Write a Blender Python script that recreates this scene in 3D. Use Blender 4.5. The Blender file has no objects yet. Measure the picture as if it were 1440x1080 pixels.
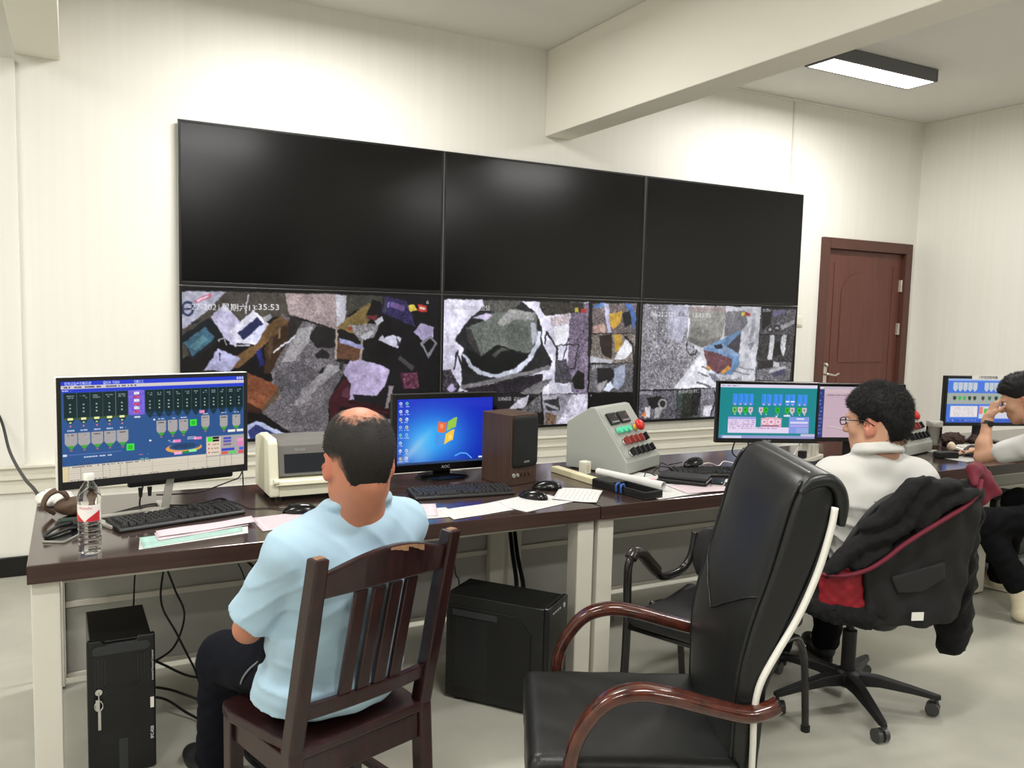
import bpy, bmesh, math, random
import numpy as np
from mathutils import Vector, Matrix, Euler

random.seed(7)
rng = np.random.default_rng(11)
SC = bpy.context.scene
COL = SC.collection

# ------------------------------------------------------------------ camera
def set_camera():
    yaw, pitch, roll = 0.48796, -0.08780, 0.02568
    cy, sy, cp, sp = math.cos(yaw), math.sin(yaw), math.cos(pitch), math.sin(pitch)
    f = Vector((sy * cp, cy * cp, sp)); r = Vector((cy, -sy, 0)); u = r.cross(f)
    cr, sr = math.cos(roll), math.sin(roll)
    R, U = cr * r + sr * u, -sr * r + cr * u
    cam = bpy.data.cameras.new('camera')
    cam.sensor_width = 36.0
    cam.lens = 36.0 * 1171.06 / 1440.0
    cam.clip_start = 0.05
    o = bpy.data.objects.new('camera', cam)
    m = Matrix(((R.x, U.x, -f.x, -0.562), (R.y, U.y, -f.y, -5.237), (R.z, U.z, -f.z, 1.5448), (0, 0, 0, 1)))
    o.matrix_world = m
    COL.objects.link(o)
    SC.camera = o
set_camera()

# ------------------------------------------------------------------ world, exposure
SC.view_settings.view_transform = 'Standard'
SC.view_settings.look = 'None'
SC.view_settings.exposure = 0.0
SC.view_settings.gamma = 1.0
SC.view_settings.use_curve_mapping = False
W = bpy.data.worlds.new('world'); SC.world = W
W.use_nodes = True
W.node_tree.nodes['Background'].inputs[0].default_value = (1, 1, 1, 1)
W.node_tree.nodes['Background'].inputs[1].default_value = 0.3
LAMP_POWER = 57.0

# ------------------------------------------------------------------ materials
def lin(c):
    out = []
    for v in c[:3]:
        v = v / 255.0
        out.append(v / 12.92 if v <= 0.04045 else ((v + 0.055) / 1.055) ** 2.4)
    return tuple(out) + (1.0,)

MATS = {}
def M(name, rgb, rough=0.5, metal=0.0, spec=0.5, var=0.0, vscale=6.0, bump=0.0, bscale=60.0,
      coat=0.0, stretch=(1, 1, 1), rgb2=None, trans=0.0, sheen=0.0, emit=0.0, ior=1.45, sss=0.0, detail=4.0):
    """Procedural principled material: base colour, noise variation towards rgb2, noise bump."""
    if name in MATS:
        return MATS[name]
    m = bpy.data.materials.new(name); m.use_nodes = True
    nt = m.node_tree; n = nt.nodes; L = nt.links
    b = n['Principled BSDF']
    b.inputs['Base Color'].default_value = lin(rgb)
    b.inputs['Roughness'].default_value = rough
    b.inputs['Metallic'].default_value = metal
    b.inputs['Specular IOR Level'].default_value = spec
    b.inputs['IOR'].default_value = ior
    b.inputs['Coat Weight'].default_value = coat
    b.inputs['Coat Roughness'].default_value = 0.08
    b.inputs['Transmission Weight'].default_value = trans
    b.inputs['Sheen Weight'].default_value = sheen
    if sss:
        b.inputs['Subsurface Weight'].default_value = sss
        b.inputs['Subsurface Radius'].default_value = (0.012, 0.005, 0.003)
    if emit:
        b.inputs['Emission Color'].default_value = lin(rgb)
        b.inputs['Emission Strength'].default_value = emit
    tc = mp = None
    if var or bump or rgb2:
        tc = n.new('ShaderNodeTexCoord'); mp = n.new('ShaderNodeMapping')
        mp.inputs['Scale'].default_value = stretch
        L.new(tc.outputs['Object'], mp.inputs['Vector'])
    if var or rgb2:
        nz = n.new('ShaderNodeTexNoise'); nz.inputs['Scale'].default_value = vscale
        nz.inputs['Detail'].default_value = detail
        L.new(mp.outputs['Vector'], nz.inputs['Vector'])
        rp = n.new('ShaderNodeValToRGB')
        a = lin(rgb)
        c2 = lin(rgb2) if rgb2 else tuple(max(0, v * (1 - var)) for v in a[:3]) + (1,)
        rp.color_ramp.elements[0].position = 0.32; rp.color_ramp.elements[1].position = 0.68
        rp.color_ramp.elements[0].color = c2; rp.color_ramp.elements[1].color = a
        L.new(nz.outputs['Fac'], rp.inputs['Fac'])
        L.new(rp.outputs['Color'], b.inputs['Base Color'])
    if bump:
        nb = n.new('ShaderNodeTexNoise'); nb.inputs['Scale'].default_value = bscale; nb.inputs['Detail'].default_value = 3
        L.new(mp.outputs['Vector'], nb.inputs['Vector'])
        bp = n.new('ShaderNodeBump'); bp.inputs['Strength'].default_value = bump; bp.inputs['Distance'].default_value = 0.004
        L.new(nb.outputs['Fac'], bp.inputs['Height']); L.new(bp.outputs['Normal'], b.inputs['Normal'])
    MATS[name] = m
    return m

def M_attr(name, rough=0.5, emit=0.0, spec=0.5, bump=0.0, bscale=300.0, sss=0.0, sheen=0.0):
    """Material whose colour is the mesh's own colour attribute 'Col'."""
    if name in MATS:
        return MATS[name]
    m = bpy.data.materials.new(name); m.use_nodes = True
    nt = m.node_tree; n = nt.nodes; L = nt.links; b = n['Principled BSDF']
    at = n.new('ShaderNodeAttribute'); at.attribute_name = 'Col'
    b.inputs['Roughness'].default_value = rough; b.inputs['Specular IOR Level'].default_value = spec
    b.inputs['Sheen Weight'].default_value = sheen
    if sss:
        b.inputs['Subsurface Weight'].default_value = sss
        b.inputs['Subsurface Radius'].default_value = (0.012, 0.005, 0.003)
    if emit:
        b.inputs['Base Color'].default_value = (0.004, 0.004, 0.004, 1)
        L.new(at.outputs['Color'], b.inputs['Emission Color']); b.inputs['Emission Strength'].default_value = emit
    else:
        L.new(at.outputs['Color'], b.inputs['Base Color'])
    if bump:
        tc = n.new('ShaderNodeTexCoord'); nb = n.new('ShaderNodeTexNoise'); nb.inputs['Scale'].default_value = bscale
        L.new(tc.outputs['Object'], nb.inputs['Vector'])
        bp = n.new('ShaderNodeBump'); bp.inputs['Strength'].default_value = bump; bp.inputs['Distance'].default_value = 0.003
        L.new(nb.outputs['Fac'], bp.inputs['Height']); L.new(bp.outputs['Normal'], b.inputs['Normal'])
    MATS[name] = m
    return m

# ------------------------------------------------------------------ object helpers
def link(o, parent=None):
    COL.objects.link(o)
    if parent is not None:
        o.parent = parent
    return o

def tag(o, label=None, cat=None, group=None, kind=None):
    if label: o['label'] = label
    if cat: o['category'] = cat
    if group: o['group'] = group
    if kind: o['kind'] = kind
    return o

def thing(name, label, cat, loc=(0, 0, 0), rz=0.0, group=None):
    o = bpy.data.objects.new(name, None)
    o.empty_display_size = 0.1
    o.location = loc; o.rotation_euler = (0, 0, math.radians(rz))
    link(o)
    return tag(o, label, cat, group)

def dup_tree(o, parent=None):
    c = o.copy(); COL.objects.link(c); c.parent = parent
    for ch in list(o.children):
        dup_tree(ch, c)
    return c

class MB:
    """Collects simple solids; build() links them as ONE mesh object."""
    def __init__(s):
        s.v = []; s.f = []
    def add(s, verts, faces, mat=None):
        k = len(s.v)
        for p in verts:
            p = Vector(p)
            s.v.append(mat @ p if mat is not None else p)
        s.f.extend([tuple(i + k for i in f) for f in faces])
        return s
    def box(s, c, d, rz=0.0, rot=None):
        hx, hy, hz = d[0] / 2, d[1] / 2, d[2] / 2
        vs = [(x, y, z) for x in (-hx, hx) for y in (-hy, hy) for z in (-hz, hz)]
        fs = [(0, 1, 3, 2), (4, 6, 7, 5), (0, 4, 5, 1), (2, 3, 7, 6), (0, 2, 6, 4), (1, 5, 7, 3)]
        m = Matrix.Translation(c) @ (Euler(rot).to_matrix().to_4x4() if rot else Matrix.Rotation(math.radians(rz), 4, 'Z'))
        return s.add(vs, fs, m)
    def box2(s, a, b):
        return s.box([(a[i] + b[i]) / 2 for i in range(3)], [abs(b[i] - a[i]) for i in range(3)])
    def bar(s, p0, p1, w, t, up=(0, 0, 1)):
        """rectangular bar from p0 to p1, w wide (across), t thick (along up)."""
        p0, p1 = Vector(p0), Vector(p1); d = (p1 - p0); Ln = d.length; d.normalize()
        up = Vector(up); x = d.cross(up)
        if x.length < 1e-4: x = d.cross(Vector((0, 1, 0)))
        x.normalize(); u = x.cross(d)
        m = Matrix(((x.x, d.x, u.x, 0), (x.y, d.y, u.y, 0), (x.z, d.z, u.z, 0), (0, 0, 0, 1)))
        m = Matrix.Translation((p0 + p1) / 2) @ m
        return s.box_m((w, Ln, t), m)
    def box_m(s, d, m):
        hx, hy, hz = d[0] / 2, d[1] / 2, d[2] / 2
        vs = [(x, y, z) for x in (-hx, hx) for y in (-hy, hy) for z in (-hz, hz)]
        fs = [(0, 1, 3, 2), (4, 6, 7, 5), (0, 4, 5, 1), (2, 3, 7, 6), (0, 2, 6, 4), (1, 5, 7, 3)]
        return s.add(vs, fs, m)
    def cyl(s, p0, p1, r0, r1=None, n=16, caps=True):
        r1 = r0 if r1 is None else r1
        p0, p1 = Vector(p0), Vector(p1); d = (p1 - p0).normalized()
        x = d.orthogonal().normalized(); y = d.cross(x)
        vs = []
        for p, r in ((p0, r0), (p1, r1)):
            for i in range(n):
                a = 2 * math.pi * i / n
                vs.append(p + (x * math.cos(a) + y * math.sin(a)) * r)
        fs = [(i, (i + 1) % n, n + (i + 1) % n, n + i) for i in range(n)]
        if caps: fs += [tuple(range(n))[::-1], tuple(range(n, 2 * n))]
        return s.add(vs, fs)
    def tube(s, pts, r, n=8, closed=False, flat=None):
        """tube along points; r is one radius or a list; flat=(sx,sy) makes an oval section."""
        P = [Vector(p) for p in pts]; N = len(P)
        rs = r if isinstance(r, (list, tuple)) else [r] * N
        T = []
        for i in range(N):
            a = P[(i - 1) % N] if (i > 0 or closed) else P[0]
            b = P[(i + 1) % N] if (i < N - 1 or closed) else P[-1]
            t = (b - a)
            T.append(t.normalized() if t.length > 1e-9 else Vector((0, 0, 1)))
        up = Vector((0, 0, 1)) if abs(T[0].z) < 0.9 else Vector((1, 0, 0))
        x = T[0].cross(up).normalized()
        vs = []
        for i in range(N):
            x = (x - T[i] * x.dot(T[i]))
            x = x.normalized() if x.length > 1e-6 else T[i].orthogonal().normalized()
            y = T[i].cross(x)
            for k in range(n):
                a = 2 * math.pi * k / n
                fx, fy = flat if flat else (1, 1)
                vs.append(P[i] + (x * math.cos(a) * fx + y * math.sin(a) * fy) * rs[i])
        fs = []
        for i in range(N if closed else N - 1):
            j = (i + 1) % N
            for k in range(n):
                fs.append((i * n + k, i * n + (k + 1) % n, j * n + (k + 1) % n, j * n + k))
        if not closed:
            fs += [tuple(range(n))[::-1], tuple(range((N - 1) * n, N * n))]
        return s.add(vs, fs)
    def lathe(s, prof, n=24, m=None):
        """prof: (r, z) list revolved about z."""
        vs = []; fs = []
        for r, z in prof:
            for i in range(n):
                a = 2 * math.pi * i / n
                vs.append((r * math.cos(a), r * math.sin(a), z))
        for j in range(len(prof) - 1):
            for i in range(n):
                fs.append((j * n + i, j * n + (i + 1) % n, (j + 1) * n + (i + 1) % n, (j + 1) * n + i))
        if prof[0][0] > 1e-5: fs.append(tuple(range(n))[::-1])
        if prof[-1][0] > 1e-5: fs.append(tuple(range((len(prof) - 1) * n, len(prof) * n)))
        return s.add(vs, fs, m)
    def prism(s, poly, a, b, axis='x', m=None):
        """closed polygon extruded between a and b along axis. poly gives the two other coordinates."""
        def mk(p, t):
            return {'x': (t, p[0], p[1]), 'y': (p[0], t, p[1]), 'z': (p[0], p[1], t)}[axis]
        n = len(poly)
        vs = [mk(p, a) for p in poly] + [mk(p, b) for p in poly]
        fs = [tuple(range(n))[::-1], tuple(range(n, 2 * n))] + [(i, (i + 1) % n, n + (i + 1) % n, n + i) for i in range(n)]
        return s.add(vs, fs, m)
    def loft(s, rings, caps=True, closed=False):
        n = len(rings[0]); vs = [p for r in rings for p in r]; fs = []
        R = len(rings)
        for j in range(R if closed else R - 1):
            for i in range(n):
                a, b = j * n, ((j + 1) % R) * n
                fs.append((a + i, a + (i + 1) % n, b + (i + 1) % n, b + i))
        if caps and not closed:
            fs += [tuple(range(n))[::-1], tuple(range((R - 1) * n, R * n))]
        return s.add(vs, fs)
    def sphere(s, c, r, n=14, m=8):
        r = r if isinstance(r, (list, tuple)) else (r, r, r)
        vs = [(c[0], c[1], c[2] - r[2])]; fs = []
        for j in range(1, m):
            t = -math.pi / 2 + math.pi * j / m
            for i in range(n):
                a = 2 * math.pi * i / n
                vs.append((c[0] + r[0] * math.cos(t) * math.cos(a), c[1] + r[1] * math.cos(t) * math.sin(a), c[2] + r[2] * math.sin(t)))
        vs.append((c[0], c[1], c[2] + r[2])); e = len(vs) - 1
        for i in range(n):
            fs.append((0, 1 + (i + 1) % n, 1 + i)); fs.append((e, e - n + i, e - n + (i + 1) % n))
        for j in range(m - 2):
            for i in range(n):
                a = 1 + j * n
                fs.append((a + i, a + (i + 1) % n, a + n + (i + 1) % n, a + n + i))
        return s.add(vs, fs)
    def build(s, name, mat, parent=None, bevel=0.0, smooth=False, seg=2, auto=None, fix=True):
        me = bpy.data.meshes.new(name)
        me.from_pydata([tuple(v) for v in s.v], [], s.f)
        if fix:
            bm = bmesh.new(); bm.from_mesh(me)
            bmesh.ops.recalc_face_normals(bm, faces=bm.faces)
            bm.to_mesh(me); bm.free()
        me.materials.append(mat)
        o = bpy.data.objects.new(name, me)
        if bevel:
            b = o.modifiers.new('bevel', 'BEVEL'); b.width = bevel; b.segments = seg
            b.limit_method = 'ANGLE'; b.angle_limit = math.radians(40)
        if smooth or auto:
            me.polygons.foreach_set('use_smooth', [True] * len(me.polygons))
            if auto: me.set_sharp_from_angle(angle=math.radians(auto))
        return link(o, parent)

def catmull(pts, n=6, closed=False):
    P = [Vector(p) for p in pts]; out = []
    N = len(P)
    for i in range(N if closed else N - 1):
        if closed:
            p0, p1, p2, p3 = P[(i - 1) % N], P[i], P[(i + 1) % N], P[(i + 2) % N]
        else:
            p0, p1, p2, p3 = P[max(i - 1, 0)], P[i], P[i + 1], P[min(i + 2, N - 1)]
        for k in range(n):
            t = k / n
            out.append(0.5 * ((2 * p1) + (p2 - p0) * t + (2 * p0 - 5 * p1 + 4 * p2 - p3) * t * t + (3 * p1 - p0 - 3 * p2 + p3) * t ** 3))
    if not closed: out.append(P[-1])
    return out

def rrect(w, h, r, n=4):
    """rounded rectangle outline (2D)."""
    r = min(r, w / 2 - 1e-4, h / 2 - 1e-4); out = []
    for cx, cy, a0 in ((w / 2 - r, h / 2 - r, 0), (-w / 2 + r, h / 2 - r, 90), (-w / 2 + r, -h / 2 + r, 180), (w / 2 - r, -h / 2 + r, 270)):
        for k in range(n + 1):
            a = math.radians(a0 + 90 * k / n)
            out.append((cx + r * math.cos(a), cy + r * math.sin(a)))
    return out

def text_geo(s, size, extrude=0.0004, align='CENTER', bold=False):
    """flat lettering as (verts, faces), x right, y up, centred on the origin."""
    cu = bpy.data.curves.new('lettering', 'FONT'); cu.body = s; cu.size = size; cu.extrude = extrude
    cu.align_x = align; cu.align_y = 'CENTER'; cu.resolution_u = 2
    if bold: cu.offset = size * 0.02
    o = bpy.data.objects.new('lettering', cu); COL.objects.link(o)
    dg = bpy.context.evaluated_depsgraph_get()
    me = o.evaluated_get(dg).to_mesh()
    vs = [v.co.copy() for v in me.vertices]; fs = [tuple(p.vertices) for p in me.polygons]
    o.evaluated_get(dg).to_mesh_clear()
    bpy.data.objects.remove(o); bpy.data.curves.remove(cu)
    return vs, fs

def lettering(s, size, mat, parent, origin, xdir, ydir, name='lettering', bold=False, sx=1.0):
    """print text on a surface of `parent` (local coordinates)."""
    vs, fs = text_geo(s, size, bold=bold)
    x, y = Vector(xdir).normalized(), Vector(ydir).normalized(); z = x.cross(y); o = Vector(origin)
    b = MB(); b.add([o + x * v.x * sx + y * v.y + z * v.z for v in vs], fs)
    return b.build(name, mat, parent, fix=False)

# ------------------------------------------------------------------ implicit-surface modelling (bodies, cloth, soft shapes)
class Field:
    """A signed-distance grid: shapes are blended in, then meshed as one continuous surface."""
    def __init__(s, lo, hi, h):
        s.h = h; s.lo = np.array(lo, np.float32)
        n = [int(math.ceil((hi[i] - lo[i]) / h)) + 1 for i in range(3)]
        s.ax = [lo[i] + h * np.arange(n[i], dtype=np.float32) for i in range(3)]
        s.d = np.full(n, 0.5, np.float32)
    def _sl(s, lo, hi):
        sl = []
        for i in range(3):
            a = int(np.searchsorted(s.ax[i], lo[i])); b = int(np.searchsorted(s.ax[i], hi[i]))
            sl.append(slice(max(a, 0), max(b, 0)))
        return tuple(sl)
    def xyz(s, sl=None):
        a = [s.ax[i][sl[i]] if sl else s.ax[i] for i in range(3)]
        return a[0][:, None, None], a[1][None, :, None], a[2][None, None, :]
    def put(s, fn, lo, hi, k=0.0, mode='u'):
        pad = max(k, 0.0) * 1.2 + 3 * s.h
        sl = s._sl([v - pad for v in lo], [v + pad for v in hi])
        if any(q.stop <= q.start for q in sl): return s
        e = fn(*s.xyz(sl)).astype(np.float32); d = s.d[sl]
        if mode == 'u':
            if k > 0:
                h = np.clip(0.5 + 0.5 * (d - e) / k, 0, 1)
                s.d[sl] = d * (1 - h) + e * h - k * h * (1 - h)
            else: s.d[sl] = np.minimum(d, e)
        else:
            if k > 0:
                e = -e; h = np.clip(0.5 - 0.5 * (d - e) / k, 0, 1)
                s.d[sl] = d * (1 - h) + e * h + k * h * (1 - h)
            else: s.d[sl] = np.maximum(d, -e)
        return s
    def cap(s, a, b, ra, rb=None, k=0.0, mode='u'):
        rb = ra if rb is None else rb
        a = np.array(a, float); b = np.array(b, float); ba = b - a; L2 = float(ba @ ba) + 1e-12
        def fn(x, y, z):
            px, py, pz = x - a[0], y - a[1], z - a[2]
            t = np.clip((px * ba[0] + py * ba[1] + pz * ba[2]) / L2, 0, 1)
            return np.sqrt((px - ba[0] * t) ** 2 + (py - ba[1] * t) ** 2 + (pz - ba[2] * t) ** 2) - (ra + (rb - ra) * t)
        R = max(ra, rb)
        return s.put(fn, np.minimum(a, b) - R, np.maximum(a, b) + R, k, mode)
    def chain(s, pts, rs, k=0.0):
        for i in range(len(pts) - 1): s.cap(pts[i], pts[i + 1], rs[i], rs[i + 1], k)
        return s
    def ell(s, c, r, rot=None, k=0.0, mode='u'):
        c = np.array(c, float); r = np.array(r, float)
        Rm = np.array(rot) if rot is not None else np.eye(3)     # columns = ellipsoid axes
        def fn(x, y, z):
            px, py, pz = x - c[0], y - c[1], z - c[2]
            q = [px * Rm[0, i] + py * Rm[1, i] + pz * Rm[2, i] for i in range(3)]
            k0 = np.sqrt(sum((q[i] / r[i]) ** 2 for i in range(3)))
            k1 = np.sqrt(sum((q[i] / r[i] ** 2) ** 2 for i in range(3))) + 1e-9
            return k0 * (k0 - 1) / k1
        R = float(r.max())
        return s.put(fn, c - R, c + R, k, mode)
    def box(s, c, hsz, r=0.01, rot=None, k=0.0, mode='u'):
        c = np.array(c, float); b = np.array(hsz, float) - r
        Rm = np.array(rot) if rot is not None else np.eye(3)
        def fn(x, y, z):
            px, py, pz = x - c[0], y - c[1], z - c[2]
            q = [np.abs(px * Rm[0, i] + py * Rm[1, i] + pz * Rm[2, i]) - b[i] for i in range(3)]
            out = np.sqrt(sum(np.maximum(v, 0) ** 2 for v in q))
            return out + np.minimum(np.maximum(np.maximum(q[0], q[1]), q[2]), 0) - r
        R = float(np.linalg.norm(hsz))
        return s.put(fn, c - R, c + R, k, mode)
    def cut(s, p, nrm):
        """remove everything on the side the normal points to."""
        n = np.array(nrm, float); n /= np.linalg.norm(n); x, y, z = s.xyz()
        s.d = np.maximum(s.d, ((x - p[0]) * n[0] + (y - p[1]) * n[1] + (z - p[2]) * n[2]).astype(np.float32))
        return s
    def merge(s, o, k=0.0):
        d, e = s.d, o.d
        h = np.clip(0.5 + 0.5 * (d - e) / k, 0, 1) if k > 0 else (e < d).astype(np.float32)
        s.d = (d * (1 - h) + e * h - k * h * (1 - h)).astype(np.float32)
        return s
    def trim(s, p, n, R):
        """flat cut, limited to a ball of radius R round p (sleeve ends, cuffs)."""
        p = np.array(p, float); n = np.array(n, float); n /= np.linalg.norm(n)
        sl = s._sl(p - R, p + R); x, y, z = s.xyz(sl)
        a = (x - p[0]) * n[0] + (y - p[1]) * n[1] + (z - p[2]) * n[2]
        ins = (x - p[0]) ** 2 + (y - p[1]) ** 2 + (z - p[2]) ** 2 < R * R
        s.d[sl] = np.where(ins, np.maximum(s.d[sl], a), s.d[sl]).astype(np.float32)
        return s
    def slab(s, poly, yc, t, k=0.0, r=0.008):
        """cloth panel: outline in (x, z), centre surface y = yc(x, z), half thickness t."""
        p = np.array(poly, float)
        def fn(x, y, z):
            X, Z = x + 0 * z, z + 0 * x; best = np.full(np.broadcast(X, Z).shape, 9.0); ins = np.zeros(best.shape, bool)
            for i in range(len(p)):
                (x0, z0), (x1, z1) = p[i], p[(i + 1) % len(p)]; ex, ez = x1 - x0, z1 - z0
                u = np.clip(((X - x0) * ex + (Z - z0) * ez) / (ex * ex + ez * ez), 0, 1)
                best = np.minimum(best, np.hypot(X - x0 - ex * u, Z - z0 - ez * u))
                if z0 != z1: ins ^= ((Z >= min(z0, z1)) & (Z < max(z0, z1))) & (X < x0 + (Z - z0) * ex / ez)
            sd = np.where(ins, -best, best); q0 = sd + r; q1 = np.abs(y - yc(X, Z)) - t + r
            return np.sqrt(np.maximum(q0, 0) ** 2 + np.maximum(q1, 0) ** 2) + np.minimum(np.maximum(q0, q1), 0) - r
        xs, zs = p[:, 0], p[:, 1]; yy = [float(yc(np.array(a), np.array(b))) for a in (xs.min(), xs.mean(), xs.max()) for b in (zs.min(), zs.max())]
        return s.put(fn, (xs.min(), min(yy) - t, zs.min()), (xs.max(), max(yy) + t, zs.max()), k)
    def warp(s, fn):
        """add fn(x,y,z) to the distance (folds, wrinkles, fuzz)."""
        x, y, z = s.xyz(); s.d = s.d + fn(x, y, z).astype(np.float32)
        return s
    def mesh(s):
        d = s.d; neg = d < 0
        c = neg[:-1, :-1, :-1].astype(np.int8)
        for i in range(8):
            if i: c = c + neg[(i & 1):d.shape[0] - 1 + (i & 1), (i >> 1 & 1):d.shape[1] - 1 + (i >> 1 & 1), (i >> 2):d.shape[2] - 1 + (i >> 2)]
        act = (c > 0) & (c < 8)
        I, J, K = np.nonzero(act); n = len(I)
        idx = np.full(act.shape, -1, np.int64); idx[I, J, K] = np.arange(n)
        P = np.zeros((n, 3)); cnt = np.zeros(n)
        cor = [(i & 1, i >> 1 & 1, i >> 2) for i in range(8)]
        val = [d[I + a, J + b, K + e] for a, b, e in cor]
        for i in range(8):
            for ax in range(3):
                if cor[i][ax]: continue
                j = i | (1 << ax)
                m = (val[i] < 0) != (val[j] < 0)
                t = np.where(m, val[i] / np.where(m, val[i] - val[j], 1), 0)
                q = np.array(cor[i], float)[None, :].repeat(n, 0); q[:, ax] += t
                P += q * m[:, None]; cnt += m
        P = (P / cnt[:, None] + np.stack([I, J, K], 1)) * s.h + s.lo
        F = []
        for ax in range(3):
            b1, b2 = (ax + 1) % 3, (ax + 2) % 3
            sl0 = [slice(None)] * 3; sl1 = [slice(None)] * 3
            sl0[ax] = slice(0, -1); sl1[ax] = slice(1, None)
            a0, a1 = neg[tuple(sl0)], neg[tuple(sl1)]
            E = np.stack(np.nonzero(a0 != a1), 1)
            ok = (E[:, b1] > 0) & (E[:, b2] > 0) & (E[:, b1] < d.shape[b1] - 1) & (E[:, b2] < d.shape[b2] - 1)
            E = E[ok]
            o1 = np.zeros(3, int); o1[b1] = 1; o2 = np.zeros(3, int); o2[b2] = 1
            q = [E - o1 - o2, E - o2, E, E - o1]
            q = np.stack([idx[t[:, 0], t[:, 1], t[:, 2]] for t in q], 1)
            fl = ~neg[E[:, 0], E[:, 1], E[:, 2]]
            q[fl] = q[fl][:, ::-1]
            F.append(q)
        return P, np.concatenate(F)
    def build(s, name, mat, parent=None, color=None, relax=1, label=None):
        P, F = s.mesh()
        if relax:      # light smoothing of the grid pattern
            e = np.concatenate([F[:, [0, 1]], F[:, [1, 2]], F[:, [2, 3]], F[:, [3, 0]]])
            for _ in range(relax):
                A = np.zeros_like(P); c = np.zeros(len(P))
                np.add.at(A, e[:, 0], P[e[:, 1]]); np.add.at(c, e[:, 0], 1)
                np.add.at(A, e[:, 1], P[e[:, 0]]); np.add.at(c, e[:, 1], 1)
                P = P * 0.5 + 0.5 * A / np.maximum(c, 1)[:, None]
        me = grid_mesh(name, P, F, mat)
        if color is not None:
            set_col(me, color(P))
        o = bpy.data.objects.new(name, me)
        if label: o['label'] = label
        return link(o, parent)

def grid_mesh(name, P, F, mat, smooth=True):
    me = bpy.data.meshes.new(name)
    n, m = len(P), len(F)
    me.vertices.add(n); me.vertices.foreach_set('co', np.asarray(P, np.float32).ravel())
    me.loops.add(m * 4); me.loops.foreach_set('vertex_index', np.asarray(F, np.int32).ravel())
    me.polygons.add(m)
    me.polygons.foreach_set('loop_start', np.arange(0, m * 4, 4, dtype=np.int32))
    if smooth: me.polygons.foreach_set('use_smooth', np.ones(m, bool))
    me.update(calc_edges=True); me.validate()
    me.materials.append(mat)
    return me

def set_col(me, rgb255):
    c = np.asarray(rgb255, np.float64) / 255.0
    c = np.where(c <= 0.04045, c / 12.92, ((np.clip(c, 0, 1) + 0.055) / 1.055) ** 2.4)
    at = me.color_attributes.new('Col', 'FLOAT_COLOR', 'POINT')
    at.data.foreach_set('color', np.concatenate([c, np.ones((len(c), 1))], 1).astype(np.float32).ravel())

def smoothstep(a, b, x):
    t = np.clip((x - a) / (b - a), 0, 1)
    return t * t * (3 - 2 * t)

def wob(x, y, z, f, seed=0.0):
    """cheap smooth noise in [-1,1]."""
    return (np.sin(x * f * 1.00 + 1.7 * np.sin(y * f * 0.71 + seed) + seed) * np.sin(y * f * 1.13 + 1.3 * np.sin(z * f * 0.83 + 2.1 * seed))
            * np.sin(z * f * 0.93 + 1.9 * np.sin(x * f * 0.67 + 0.7 + seed) + 0.4))

def rotm(rz=0, rx=0, ry=0):
    return np.array((Matrix.Rotation(math.radians(rz), 3, 'Z') @ Matrix.Rotation(math.radians(rx), 3, 'X') @ Matrix.Rotation(math.radians(ry), 3, 'Y')))

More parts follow.
